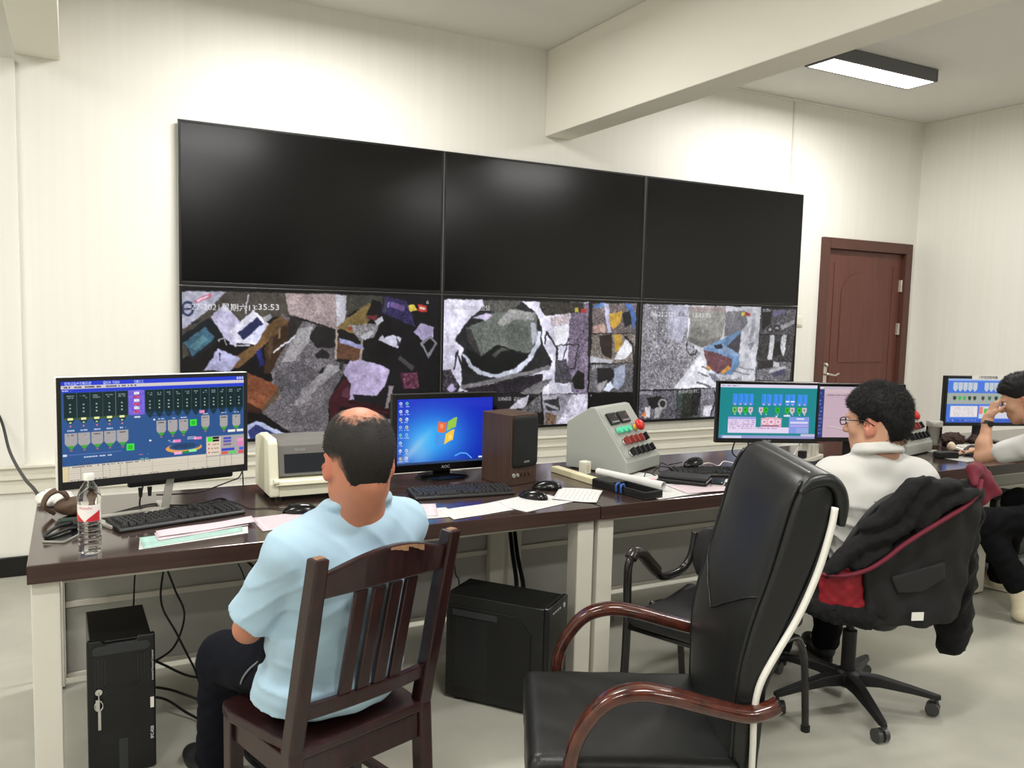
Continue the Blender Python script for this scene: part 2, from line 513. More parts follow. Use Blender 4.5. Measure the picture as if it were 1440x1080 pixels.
# ------------------------------------------------------------------ pictures shown on screens
class Canvas:
    def __init__(s, w, h, bg, ss=2):
        s.w, s.h, s.ss = w, h, ss
        s.a = np.empty((h * ss, w * ss, 3), np.float32); s.a[:] = bg
        s.U = (np.arange(w * ss) + 0.5) / (w * ss); s.V = (np.arange(h * ss) + 0.5) / (h * ss)
        s.r = np.random.default_rng(5)
    def _blend(s, m, i0, i1, j0, j1, col, nz, al, gs=3):
        reg = s.a[i0:i1, j0:j1]
        c = np.broadcast_to(np.array(col, np.float32), reg.shape).copy()
        if nz:
            g = s.r.normal(0, 1, ((i1 - i0) // gs + 2, (j1 - j0) // gs + 2)).repeat(gs, 0).repeat(gs, 1)[:i1 - i0, :j1 - j0]
            c += (g * nz)[..., None]
        reg[m] = reg[m] * (1 - al) + c[m] * al
    def poly(s, pts, col, nz=0, al=1.0, gs=3):
        p = np.array(pts, float)
        j0, j1 = np.searchsorted(s.U, p[:, 0].min()), np.searchsorted(s.U, p[:, 0].max())
        i0, i1 = np.searchsorted(s.V, p[:, 1].min()), np.searchsorted(s.V, p[:, 1].max())
        if j1 <= j0 or i1 <= i0: return
        X, Y = s.U[None, j0:j1], s.V[i0:i1, None]; m = np.zeros((i1 - i0, j1 - j0), bool)
        n = len(p)
        for k in range(n):
            (x0, y0), (x1, y1) = p[k], p[(k + 1) % n]
            if y0 == y1: continue
            m ^= ((Y >= min(y0, y1)) & (Y < max(y0, y1))) & (X < x0 + (Y - y0) * (x1 - x0) / (y1 - y0))
        s._blend(m, i0, i1, j0, j1, col, nz, al, gs)
    def rect(s, u0, v0, u1, v1, col, nz=0, al=1.0):
        s.poly([(u0, v0), (u1, v0), (u1, v1), (u0, v1)], col, nz, al)
    def ell(s, u, v, ru, rv, col, nz=0, al=1.0, n=28):
        s.poly([(u + ru * math.cos(2 * math.pi * k / n), v + rv * math.sin(2 * math.pi * k / n)) for k in range(n)], col, nz, al)
    def line(s, pts, w, col, nz=0):
        """w is the width as a fraction of the picture height."""
        asp = s.w / s.h
        for (u0, v0), (u1, v1) in zip(pts[:-1], pts[1:]):
            dx, dy = (u1 - u0) * asp, v1 - v0; L = math.hypot(dx, dy) + 1e-9
            nx, ny = -dy / L * w / 2 / asp, dx / L * w / 2
            ex, ey = dx / L * w / 4 / asp, dy / L * w / 4
            s.poly([(u0 + nx - ex, v0 + ny - ey), (u1 + nx + ex, v1 + ny + ey), (u1 - nx + ex, v1 - ny + ey), (u0 - nx - ex, v0 - ny - ey)], col, nz)
    def text(s, t, u, v, hgt, col, width=None):
        """left-middle anchored; hgt as a fraction of picture height; width squeezes to a fraction of picture width."""
        vs, fs = text_geo(t, 1.0, extrude=0.0, align='LEFT')
        if not vs: return
        asp = s.w / s.h
        x0 = min(p.x for p in vs); x1 = max(p.x for p in vs)
        sx = (width / (x1 - x0)) if width else hgt / asp
        for f in fs:
            s.poly([(u + (vs[i].x - x0) * sx, v - vs[i].y * hgt) for i in f], col)
    def scribble(s, u0, v0, u1, v1, col, rows=1, dens=0.6, al=0.9):
        """rows of tiny unreadable interface text."""
        rh = (v1 - v0) / rows
        for k in range(rows):
            u = u0
            while u < u1:
                w = s.r.uniform(0.004, 0.012)
                if s.r.random() < dens:
                    s.rect(u, v0 + rh * (k + 0.25), min(u + w * 0.8, u1), v0 + rh * (k + 0.75), col, al=al)
                u += w
    def rough(s, warp=2.0, gain=0.16, seed=1, soft=0.0):
        """camera-picture look: ragged outlines, uneven tones."""
        r = np.random.default_rng(seed); H, Wd = s.a.shape[:2]
        def oct_(n):
            g = r.normal(0, 1, (n, int(n * 1.8))); yi = np.linspace(0, n - 1.001, H); xi = np.linspace(0, g.shape[1] - 1.001, Wd)
            y0, x0 = yi.astype(int), xi.astype(int); fy, fx = (yi - y0)[:, None], (xi - x0)[None, :]
            return (g[y0][:, x0] * (1 - fy) * (1 - fx) + g[y0 + 1][:, x0] * fy * (1 - fx) + g[y0][:, x0 + 1] * (1 - fy) * fx + g[y0 + 1][:, x0 + 1] * fy * fx)
        dy = warp * (oct_(24) + 0.9 * oct_(70)); dx = warp * (oct_(24) + 0.9 * oct_(70))
        yi = np.clip(np.arange(H)[:, None] + dy, 0, H - 1).astype(int); xi = np.clip(np.arange(Wd)[None, :] + dx, 0, Wd - 1).astype(int)
        s.a = s.a[yi, xi] * (1 + gain * (0.6 * oct_(9) + 0.7 * oct_(30) + 0.6 * oct_(90)))[..., None]
        g = s.a.mean(2, keepdims=True); s.a = g + (s.a - g) * 0.80
        for _ in range(2):      # slight softness of a camera picture
            s.a[1:-1] = s.a[1:-1] * 0.5 + (s.a[:-2] + s.a[2:]) * 0.25; s.a[:, 1:-1] = s.a[:, 1:-1] * 0.5 + (s.a[:, :-2] + s.a[:, 2:]) * 0.25
        s.a = np.clip(s.a, 0, 255).astype(np.float32)
    def pixels(s):
        q = s.a.reshape(s.h, s.ss, s.w, s.ss, 3).mean((1, 3))
        return np.clip(q, 0, 255)

def screen_mesh(name, cv, w, h, mat, parent, z0=0.0, y=0.0, x0=0.0):
    """flat picture w x h in the local XZ plane, facing -Y, lower edge at z0."""
    q = cv.pixels(); H, Wd = q.shape[:2]
    u = (np.arange(Wd) / (Wd - 1) - 0.5) * w + x0; v = z0 + h * (1 - np.arange(H) / (H - 1))
    P = np.zeros((H, Wd, 3)); P[..., 0] = u[None, :]; P[..., 2] = v[:, None]; P[..., 1] = y
    i = np.arange(H * Wd).reshape(H, Wd)
    F = np.stack([i[:-1, :-1].ravel(), i[1:, :-1].ravel(), i[1:, 1:].ravel(), i[:-1, 1:].ravel()], 1)
    me = grid_mesh(name, P.reshape(-1, 3), F, mat)
    set_col(me, q.reshape(-1, 3))
    o = bpy.data.objects.new(name, me)
    return link(o, parent)

# ------------------------------------------------------------------ the room
X0, X1, Y0, ZC = -3.2, 6.549, -8.7, 3.384
YW = 0.05                     # face of the back wall; the screens' glass is the plane y = 0
def wall_material():
    m = M('wall_pvc', (234, 232, 224), rough=0.45, spec=0.35)
    nt = m.node_tree; n = nt.nodes; L = nt.links; b = n['Principled BSDF']
    tc = n.new('ShaderNodeTexCoord'); mp = n.new('ShaderNodeMapping'); mp.inputs['Scale'].default_value = (1, 1, 0.02)
    L.new(tc.outputs['Object'], mp.inputs['Vector'])
    w = n.new('ShaderNodeTexNoise'); w.inputs['Scale'].default_value = 28; w.inputs['Detail'].default_value = 2
    L.new(mp.outputs['Vector'], w.inputs['Vector'])
    bp = n.new('ShaderNodeBump'); bp.inputs['Strength'].default_value = 0.10; bp.inputs['Distance'].default_value = 0.003
    L.new(w.outputs['Fac'], bp.inputs['Height']); L.new(bp.outputs['Normal'], b.inputs['Normal'])
    rp = n.new('ShaderNodeValToRGB'); rp.color_ramp.elements[0].color = lin((229, 227, 218)); rp.color_ramp.elements[1].color = lin((237, 235, 228))
    L.new(w.outputs['Fac'], rp.inputs['Fac']); L.new(rp.outputs['Color'], b.inputs['Base Color'])
    return m
m_wall = wall_material()
m_ceil = M('ceiling_paint', (226, 224, 218), rough=0.7, spec=0.2, var=0.03, vscale=2)
m_beam = M('beam_paint', (232, 228, 216), rough=0.6, spec=0.2, bump=0.05, bscale=40)
m_marble = M('black_marble', (22, 21, 20), rough=0.12, rgb2=(96, 88, 72), vscale=9, detail=8)
MATS['black_marble'].node_tree.nodes['Color Ramp'].color_ramp.elements[0].position = 0.30
MATS['black_marble'].node_tree.nodes['Color Ramp'].color_ramp.elements[1].position = 0.42
m_floor = M('floor_epoxy', (186, 184, 170), rough=0.24, rgb2=(158, 157, 147), vscale=1.3, spec=0.5, detail=6)

def struct(name, mb, mat, parent=None, bevel=0.0, **k):
    o = mb.build(name, mat, parent, bevel=bevel, **k)
    if parent is None: o['kind'] = 'structure'
    return o

struct('floor', MB().box2((X0 - .2, Y0 - .2, -0.1), (X1 + .2, 0.2, 0)), m_floor)
struct('ceiling', MB().box2((X0 - .2, Y0 - .2, ZC), (X1 + .2, 0.2, ZC + 0.1)), m_ceil)
# back wall with the door opening
DX0, DX1, DZ = 5.287, 6.468, 2.261
wb = MB()
wb.box2((X0, YW, 0), (DX0, 0.2, ZC)); wb.box2((DX0, YW, DZ), (DX1, 0.2, ZC)); wb.box2((DX1, YW, 0), (X1, 0.2, ZC))
struct('wall_back', wb, m_wall)
struct('wall_right', MB().box2((X1, Y0, 0), (X1 + 0.15, 0.2, ZC)), m_wall)
struct('wall_left', MB().box2((X0 - 0.15, Y0, 0), (X0, 0.2, ZC)), m_wall)
struct('wall_front', MB().box2((X0, Y0 - 0.15, 0), (X1, Y0, ZC)), m_wall)
m_rear = M('dark_curtain', (46, 44, 46), rough=0.9, var=0.3, vscale=8, stretch=(6, 1, 0.4))
for k, (a, b) in enumerate(((-2.6, -0.2), (0.5, 2.9), (3.6, 6.0))):      # closed dark curtains over the windows behind the photographer
    c = MB(); n = 60
    ring = [(a + (b - a) * i / n, Y0 + 0.06 + 0.03 * math.sin(i * 1.1)) for i in range(n + 1)]
    c.prism(ring + [(p[0], Y0 + 0.01) for p in reversed(ring)], 0.3, 2.75, 'z')
    o = c.build('curtain', m_rear)
    tag(o, ('dark closed curtain at the left end of the rear wall', 'dark closed curtain in the middle of the rear wall', 'dark closed curtain at the right end of the rear wall')[k], 'curtain', 'closed curtains on the rear wall')
# shallow pier at the left end of the back wall and ceiling beams
struct('trim_1', MB().box2((X0, YW - 0.045, 0.628), (-0.80, YW, 2.80)), m_wall, bevel=0.003)
struct('trim_2', MB().box2((2.460, Y0, 2.790), (2.677, YW, ZC)), m_beam, bevel=0.006)
struct('trim_3', MB().box2((-0.800, Y0, 2.835), (-0.588, YW, ZC)), m_beam, bevel=0.006)
# trunking that runs along the back wall behind the desks
m_trunk = M('trunking_plastic', (222, 218, 204), rough=0.4)
tk = MB()
tk.box2((X0, YW - 0.030, 0.545), (DX0 - 0.35, YW, 0.620)); tk.box2((X0, YW - 0.018, 0.470), (DX0 - 0.35, YW, 0.545)); tk.box2((X0, YW - 0.048, 0.612), (DX0 - 0.35, YW, 0.628))
struct('trim_4', tk, m_trunk, bevel=0.003)
struct('trim_5', MB().box2((4.868, YW - 0.012, 0.63), (4.884, YW, ZC)), m_trunk, bevel=0.002)      # panel joint strip
# black marble skirting
struct('baseboard_back', MB().box2((X0, YW - 0.018, 0), (DX0, YW, 0.112)), m_marble, bevel=0.004)
struct('baseboard_right', MB().box2((X1 - 0.018, Y0, 0), (X1, YW, 0.112)), m_marble, bevel=0.004)
# cornice line where wall and ceiling meet
struct('trim_6', MB().box2((2.677, YW - 0.02, ZC - 0.02), (X1, YW, ZC)).box2((X1 - 0.02, Y0, ZC - 0.02), (X1, YW - 0.02, ZC)), m_beam, bevel=0.004)

# ------------------------------------------------------------------ door
m_door = M('door_brown', (104, 62, 52), rough=0.42, rgb2=(94, 54, 46), vscale=3, stretch=(9, 9, 0.6))
m_doorframe = M('door_frame_brown', (86, 54, 46), rough=0.42)
m_chrome = M('chrome', (205, 205, 205), rough=0.18, metal=1.0)
m_nickel = M('satin_nickel', (215, 208, 200), rough=0.3, metal=0.9)
door = thing('door_1', None, None, (DX0, YW, 0)); door['kind'] = 'structure'
DW = DX1 - DX0
fr = MB()
fr.box2((0, -0.035, 0), (0.085, 0.12, DZ)); fr.box2((DW - 0.085, -0.035, 0), (DW, 0.12, DZ)); fr.box2((0.085, -0.035, DZ - 0.095), (DW - 0.085, 0.12, DZ))
fr.build('door_frame', m_doorframe, door, bevel=0.006)
leaf = MB(); leaf.box2((0.088, 0.012, 0.01), (DW - 0.088, 0.06, DZ - 0.098))
leaf.build('door_leaf', m_door, door, bevel=0.003)
lx0, lx1 = 0.30, DW - 0.30
arch = [(lx0, 1.15), (lx1, 1.15), (lx1, 1.78)] + [((lx0 + lx1) / 2 + (lx1 - lx0) / 2 * math.cos(a), 1.78 + 0.20 * math.sin(a)) for a in np.linspace(0.15, math.pi - 0.15, 9)] + [(lx0, 1.78)]
for nm, pl in (('raised_panel', arch), ('raised_panel', [(lx0, 0.18), (lx1, 0.18), (lx1, 1.03), (lx0, 1.03)])):
    p = MB(); p.prism(pl, 0.0045, 0.014, 'y'); p.build(nm, m_door, door, bevel=0.007, seg=2)
for xx in (0.20, DW - 0.20):
    MB().box2((xx - 0.006, 0.006, 0.15), (xx + 0.006, 0.013, 2.05)).build('groove_bead', m_door, door, bevel=0.003)
for hz in (1.87, 1.465, 0.40):
    h = MB(); h.cyl((DW - 0.092, 0.0, hz - 0.055), (DW - 0.092, 0.0, hz + 0.055), 0.012, n=12); h.box((DW - 0.10, 0.012, hz), (0.03, 0.006, 0.11))
    h.build('hinge', m_nickel, door, auto=40)
hp = MB(); hp.prism(rrect(0.055, 0.24, 0.025), -0.002, 0.012, 'y', Matrix.Translation((0.135, 0, 1.03)))
hpo = hp.build('handle_plate', m_nickel, door, bevel=0.003)
hl = MB(); hl.cyl((0.135, 0.0, 1.05), (0.135, -0.05, 1.05), 0.011, n=12)
hl.tube(catmull([(0.135, -0.05, 1.05), (0.17, -0.056, 1.045), (0.21, -0.056, 1.04), (0.25, -0.052, 1.055), (0.262, -0.048, 1.052)], 5), [0.011] * 6 + [0.009] * 15, n=10)
hl.sphere((0.135, -0.02, 1.13), (0.016, 0.016, 0.02))
hl.build('lever', m_nickel, hpo, smooth=True)

# wall switch beside the door
sw = thing('light_switch', 'square white light switch on the wall beside the brown door', 'switch', (5.063, YW, 1.516))
m_white_pl = M('white_plastic', (226, 222, 208), rough=0.35)
MB().box((0, -0.005, 0), (0.088, 0.010, 0.088)).build('plate', m_white_pl, sw, bevel=0.004)
MB().box((-0.004, -0.012, 0), (0.058, 0.006, 0.058)).build('rocker', m_white_pl, sw, bevel=0.002)

# ------------------------------------------------------------------ ceiling lamps
m_lampframe = M('lamp_frame_grey', (98, 98, 100), rough=0.45)
m_diff = M('lamp_diffuser', (255, 253, 248), rough=0.5, emit=5.0)
def ceiling_lamp(x, y, label, rz=0.0):
    t = thing('ceiling_lamp', label, 'ceiling lamp', (x, y, ZC - 0.09), rz, 'rectangular office lamps on the ceiling')
    L_, B_ = 1.08, 0.26
    f = MB()
    f.box2((-L_ / 2, -B_ / 2, 0.0), (-L_ / 2 + 0.02, B_ / 2, 0.088)); f.box2((L_ / 2 - 0.02, -B_ / 2, 0.0), (L_ / 2, B_ / 2, 0.088))
    f.box2((-L_ / 2 + 0.02, -B_ / 2, 0.0), (L_ / 2 - 0.02, -B_ / 2 + 0.02, 0.088)); f.box2((-L_ / 2 + 0.02, B_ / 2 - 0.02, 0.0), (L_ / 2 - 0.02, B_ / 2, 0.088))
    f.box2((-L_ / 2 + 0.02, -B_ / 2 + 0.02, 0.06), (L_ / 2 - 0.02, B_ / 2 - 0.02, 0.088))
    f.build('lamp_housing', m_lampframe, t, bevel=0.003)
    MB().box2((-L_ / 2 + 0.02, -B_ / 2 + 0.02, 0.0), (L_ / 2 - 0.02, B_ / 2 - 0.02, 0.012)).build('diffuser', m_diff, t)
    l = bpy.data.lights.new('lamp_light', 'AREA'); l.shape = 'RECTANGLE'; l.size = L_ - 0.06; l.size_y = B_ - 0.06
    l.energy = LAMP_POWER; l.color = (1.0, 0.985, 0.955)
    lo = bpy.data.objects.new('lamp_light', l); lo.location = (0, 0, -0.006); link(lo, t)
    return t
ceiling_lamp(4.55, -0.995, 'lit rectangular lamp with a grey frame, in view on the ceiling right of the beam', 0)
ceiling_lamp(0.75, -1.10, 'rectangular lamp on the ceiling above the left end of the screen wall')
ceiling_lamp(4.62, -4.2, 'rectangular lamp on the ceiling in the second row, right bay')
ceiling_lamp(0.75, -4.2, 'rectangular lamp on the ceiling in the second row, middle bay')
ceiling_lamp(4.62, -7.2, 'rectangular lamp on the ceiling in the rear row, right bay')
ceiling_lamp(0.75, -7.2, 'rectangular lamp on the ceiling in the rear row, middle bay')
ceiling_lamp(-2.0, -2.6, 'rectangular lamp on the ceiling in the front row, left bay')
ceiling_lamp(-2.0, -5.8, 'rectangular lamp on the ceiling in the rear row, left bay')

# ---- pictures on the three lit wall screens, in picture coordinates (0..1 right, 0..1 down)
CCTV_A = [
 ('P',(72,66,58),6.0,[(-0.01,0.022),(0.611,0.005),(0.612,0.239),(0.381,0.165),(0.293,0.181),(-0.012,0.47)]),
 ('P',(104,98,104),20.0,[(0.352,0.159),(0.457,0.209),(0.573,0.268),(0.562,0.475),(0.614,0.503),(0.535,0.752),(0.537,1.087),(0.352,1.069),(0.221,0.922),(0.235,0.71),(0.323,0.607),(0.308,0.539),(0.374,0.352)]),
 ('P',(158,138,140),16.0,[(0.365,0.014),(0.603,0.012),(0.601,0.239),(0.567,0.257),(0.381,0.154)]),
 ('P',(186,186,200),8.0,[(0.562,0.013),(0.603,0.013),(0.599,0.191),(0.566,0.24)]),
 ('P',(66,66,56),6.0,[(0.615,0.013),(0.755,0.013),(0.751,0.07),(0.632,0.121),(0.604,0.17)]),
 ('P',(150,146,150),14.0,[(0.411,0.257),(0.472,0.229),(0.457,0.351),(0.397,0.473),(0.352,0.486)]),
 ('P',(150,146,150),14.0,[(0.535,0.502),(0.59,0.517),(0.412,0.786),(0.382,0.771)]),
 ('P',(30,28,30),0,[(0.464,0.283),(0.487,0.229),(0.567,0.261),(0.562,0.378),(0.488,0.389),(0.461,0.324)]),
 ('P',(32,30,32),0,[(0.476,0.433),(0.511,0.395),(0.542,0.43),(0.531,0.461),(0.488,0.46)]),
 ('P',(30,28,30),0,[(0.492,0.556),(0.521,0.513),(0.513,0.557),(0.496,0.57)]),
 ('P',(42,38,38),8.0,[(0.381,0.165),(0.434,0.196),(0.411,0.271),(0.374,0.352)]),
 ('P',(168,168,190),0,[(-0.01,0.023),(0.153,0.018),(0.083,0.15),(0.002,0.267),(-0.009,0.191)]),
 ('P',(40,52,92),0,[(0.043,0.132),(0.042,0.151),(0.037,0.167),(0.03,0.178),(0.021,0.184),(0.013,0.182),(0.005,0.174),(-0.001,0.161),(-0.004,0.144),(-0.004,0.125),(-0.001,0.108),(0.005,0.094),(0.013,0.085),(0.022,0.083),(0.03,0.088),(0.037,0.099),(0.042,0.114)]),
 ('P',(168,168,190),0,[(0.035,0.133),(0.034,0.146),(0.031,0.157),(0.026,0.165),(0.021,0.169),(0.015,0.168),(0.01,0.162),(0.006,0.153),(0.004,0.141),(0.004,0.128),(0.006,0.115),(0.01,0.106),(0.015,0.1),(0.021,0.098),(0.027,0.101),(0.031,0.109),(0.034,0.12)]),
 ('P',(40,52,92),0,[(0.007,0.128),(0.035,0.121),(0.036,0.136),(0.007,0.145)]),
 ('P',(205,90,120),0,[(0.04,0.083),(0.094,0.029),(0.101,0.055),(0.048,0.1)]),
 ('P',(225,215,230),0,[(0.047,0.083),(0.09,0.042),(0.092,0.05),(0.05,0.09)]),
 ('P',(34,36,46),0,[(0.029,0.222),(0.063,0.195),(0.063,0.214),(0.032,0.241)]),
 ('P',(22,28,34),0,[(-0.008,0.317),(0.09,0.188),(0.155,0.302),(0.035,0.464)]),
 ('P',(54,98,122),8.0,[(0.002,0.355),(0.077,0.247),(0.113,0.316),(0.036,0.442)]),
 ('P',(78,130,146),0,[(0.022,0.381),(0.072,0.303),(0.089,0.329),(0.042,0.406)]),
 ('P',(192,186,222),6.0,[(0.097,0.181),(0.144,0.098),(0.204,0.223),(0.186,0.38),(0.144,0.315)]),
 ('P',(214,212,230),0,[(0.165,0.269),(0.25,0.133),(0.308,0.227),(0.264,0.366),(0.186,0.354)]),
 ('P',(34,40,84),0,[(0.19,0.288),(0.265,0.182),(0.286,0.227),(0.215,0.334)]),
 ('P',(206,208,244),0,[(0.222,0.327),(0.273,0.234),(0.304,0.263),(0.259,0.356)]),
 ('P',(150,150,158),0,[(0.279,0.188),(0.308,0.154),(0.319,0.173),(0.293,0.214)]),
 ('P',(114,80,44),6.0,[(0.302,0.223),(0.349,0.168),(0.38,0.205),(0.376,0.248),(0.293,0.359),(0.193,0.527),(0.061,0.535),(0.186,0.439),(0.264,0.353)]),
 ('P',(62,40,24),5.0,[(0.38,0.207),(0.379,0.318),(0.308,0.566),(0.286,0.565),(0.293,0.366)]),
 ('P',(30,34,110),0,[(0.257,0.406),(0.277,0.386),(0.286,0.499),(0.27,0.512)]),
 ('P',(184,182,230),0,[(0.074,0.532),(0.123,0.39),(0.206,0.452),(0.165,0.544)]),
 ('P',(26,30,60),0,[(0.126,0.416),(0.132,0.416),(0.13,0.471),(0.126,0.471)]),
 ('P',(136,74,44),8.0,[(0.227,0.548),(0.34,0.645),(0.28,0.803),(0.221,0.743)]),
 ('P',(92,72,52),0,[(0.34,0.645),(0.343,0.715),(0.29,0.809),(0.28,0.803)]),
 ('P',(60,30,22),0,[(0.221,0.743),(0.28,0.803),(0.286,0.847),(0.221,0.816)]),
 ('P',(18,16,18),0,[(0.221,0.816),(0.286,0.833),(0.413,1.006),(0.221,1.016)]),
 ('P',(178,188,232),0,[(0.224,0.903),(0.224,1.016),(0.401,1.002),(0.264,0.875)]),
 ('P',(44,54,120),0,[(0.229,0.943),(0.258,0.901),(0.356,0.998),(0.235,1.001)]),
 ('P',(136,110,56),8.0,[(0.563,0.24),(0.693,0.061),(0.729,0.096),(0.681,0.237),(0.662,0.302)]),
 ('P',(100,62,42),8.0,[(0.561,0.326),(0.676,0.386),(0.658,0.483),(0.558,0.45)]),
 ('P',(176,158,138),0,[(0.562,0.251),(0.571,0.251),(0.566,0.464),(0.558,0.458)]),
 ('P',(176,158,138),0,[(0.666,0.302),(0.675,0.307),(0.668,0.476),(0.66,0.476)]),
 ('P',(146,146,200),0,[(0.575,0.312),(0.671,0.364),(0.676,0.4),(0.579,0.348)]),
 ('P',(150,145,150),30.0,[(0.612,0.225),(0.742,0.208),(0.718,0.307),(0.661,0.336)]),
 ('P',(20,16,18),0,[(0.684,0.154),(0.708,0.041),(0.749,0.06),(0.733,0.152)]),
 ('P',(120,40,50),0,[(0.684,0.161),(0.733,0.145),(0.725,0.18),(0.692,0.184)]),
 ('P',(44,36,88),14.0,[(0.757,0.013),(0.911,0.059),(0.894,0.232),(0.749,0.13)]),
 ('P',(96,70,130),0,[(0.79,0.051),(0.849,0.076),(0.841,0.119),(0.786,0.093)]),
 ('P',(18,16,20),0,[(0.849,0.019),(1.005,0.018),(1.014,0.894),(0.788,0.822),(0.694,0.448),(0.743,0.349),(0.733,0.208),(0.894,0.232)]),
 ('P',(204,202,226),0,[(0.733,0.328),(0.763,0.267),(0.834,0.312),(0.818,0.388)]),
 ('P',(14,13,16),0,[(0.742,0.222),(0.785,0.164),(0.805,0.284),(0.759,0.313)]),
 ('P',(172,158,206),6.0,[(0.887,0.268),(0.915,0.2),(0.976,0.227),(0.973,0.303),(0.934,0.34)]),
 ('P',(120,118,126),0,[(0.914,0.347),(0.964,0.292),(0.992,0.347),(0.952,0.461)]),
 ('P',(18,16,20),0,[(0.929,0.355),(0.962,0.311),(0.98,0.35),(0.947,0.427)]),
 ('P',(64,62,66),0,[(0.827,0.441),(0.896,0.521),(0.879,0.55),(0.819,0.463)]),
 ('P',(96,40,66),30.0,[(0.828,0.564),(0.905,0.565),(0.915,0.682),(0.846,0.68)]),
 ('P',(14,12,14),0,[(0.702,0.42),(0.743,0.335),(0.785,0.391),(0.785,0.505),(0.736,0.533),(0.702,0.49)]),
 ('P',(66,16,28),5.0,[(0.618,0.594),(0.59,0.614),(0.534,0.751),(0.546,0.92),(0.79,0.879),(0.789,0.822),(0.623,0.749)]),
 ('P',(30,12,18),0,[(0.583,0.796),(0.788,0.865),(0.789,0.937),(0.544,0.919)]),
 ('P',(176,160,204),5.0,[(0.593,0.561),(0.62,0.475),(0.663,0.467),(0.745,0.505),(0.786,0.546),(0.77,0.655),(0.729,0.738),(0.615,0.753),(0.625,0.65)]),
 ('P',(24,20,24),0,[(0.631,0.714),(0.745,0.733),(0.77,0.655),(0.787,0.677),(0.771,0.821),(0.639,0.75)]),
 ('P',(130,120,126),0,[(0.787,0.656),(0.807,0.661),(0.779,0.821),(0.767,0.82)]),
 ('P',(234,206,60),0,[(0.86,0.073),(0.885,0.069),(0.901,0.111),(0.867,0.121)]),
 ('P',(205,52,44),0,[(0.904,0.068),(0.941,0.066),(0.942,0.118),(0.905,0.12)]),
 ('P',(240,200,190),0,[(0.913,0.085),(0.934,0.084),(0.934,0.101),(0.913,0.102)]),
 ('L',(196,190,220),8.0,[(0.233,0.033),(0.225,0.105),(0.222,0.157)]),
 ('L',(150,60,40),5.0,[(0.23,0.604),(0.33,0.661)]),
 ('L',(120,52,30),5.0,[(0.235,0.657),(0.308,0.713)]),
 ('L',(120,52,30),5.0,[(0.232,0.71),(0.293,0.766)]),
 ('L',(226,224,236),10.0,[(0.323,0.419),(0.352,0.372),(0.382,0.339),(0.404,0.301)]),
 ('L',(180,178,190),9.0,[(0.165,0.354),(0.2,0.373),(0.236,0.369)]),
 ('L',(190,188,200),7.0,[(0.124,0.341),(0.144,0.315),(0.151,0.367)]),
 ('P',(90,86,92),16.0,[(0.323,0.553),(0.412,0.473),(0.504,0.543),(0.397,0.772),(0.352,0.715)]),
 ('P',(128,124,128),14.0,[(0.427,0.664),(0.488,0.611),(0.458,0.748),(0.412,0.8)]),
 ('P',(96,92,98),18.0,[(0.443,0.829),(0.528,0.751),(0.532,0.919),(0.458,0.941)]),
 ('P',(84,60,40),0,[(0.308,0.313),(0.323,0.299),(0.315,0.446),(0.301,0.472)]),
 ('P',(150,120,90),0,[(0.341,0.252),(0.349,0.246),(0.346,0.312),(0.339,0.326)]),
 ('P',(150,60,44),0,[(0.63,0.246),(0.629,0.251),(0.627,0.255),(0.625,0.258),(0.621,0.26),(0.618,0.259),(0.615,0.257),(0.612,0.253),(0.611,0.249),(0.611,0.244),(0.612,0.239),(0.614,0.235),(0.618,0.233),(0.621,0.232),(0.624,0.233),(0.627,0.236),(0.629,0.241)]),
 ('P',(196,194,206),0,[(0.661,0.308),(0.701,0.254),(0.717,0.279),(0.681,0.333)]),
 ('P',(210,208,220),0,[(0.717,0.187),(0.75,0.158),(0.758,0.186),(0.729,0.222)]),
 ('P',(64,60,66),0,[(0.809,0.306),(0.831,0.348),(0.818,0.37)]),
 ('P',(90,40,60),0,[(0.598,0.671),(0.618,0.643),(0.619,0.742),(0.583,0.726)]),
 ('P',(40,10,18),0,[(0.619,0.753),(0.788,0.827),(0.786,0.85),(0.615,0.775)]),
 ('P',(140,120,130),0,[(0.793,0.678),(0.802,0.678),(0.777,0.792),(0.771,0.792)]),
 ('P',(60,58,80),0,[(0.761,0.024),(0.773,0.026),(0.766,0.136),(0.754,0.126)]),
 ('P',(120,110,190),0,[(0.774,0.052),(0.784,0.054),(0.781,0.094),(0.772,0.091)]),
 ('P',(44,42,46),0,[(0.582,0.475),(0.598,0.482),(0.59,0.545),(0.574,0.53)]),
 ('T',(232,232,236),'-22-2021星期六13',[(0.023,0.111),(0.257,0.1)]),
 ('T',(240,240,242),':35:53',[(0.259,0.102),(0.344,0.101)]),
 ('T',(220,220,225),'料间',[(0.738,0.908),(0.79,0.914)]),
 ('T',(220,220,225),'6',[(0.94,0.037),(0.951,0.037)]),
]
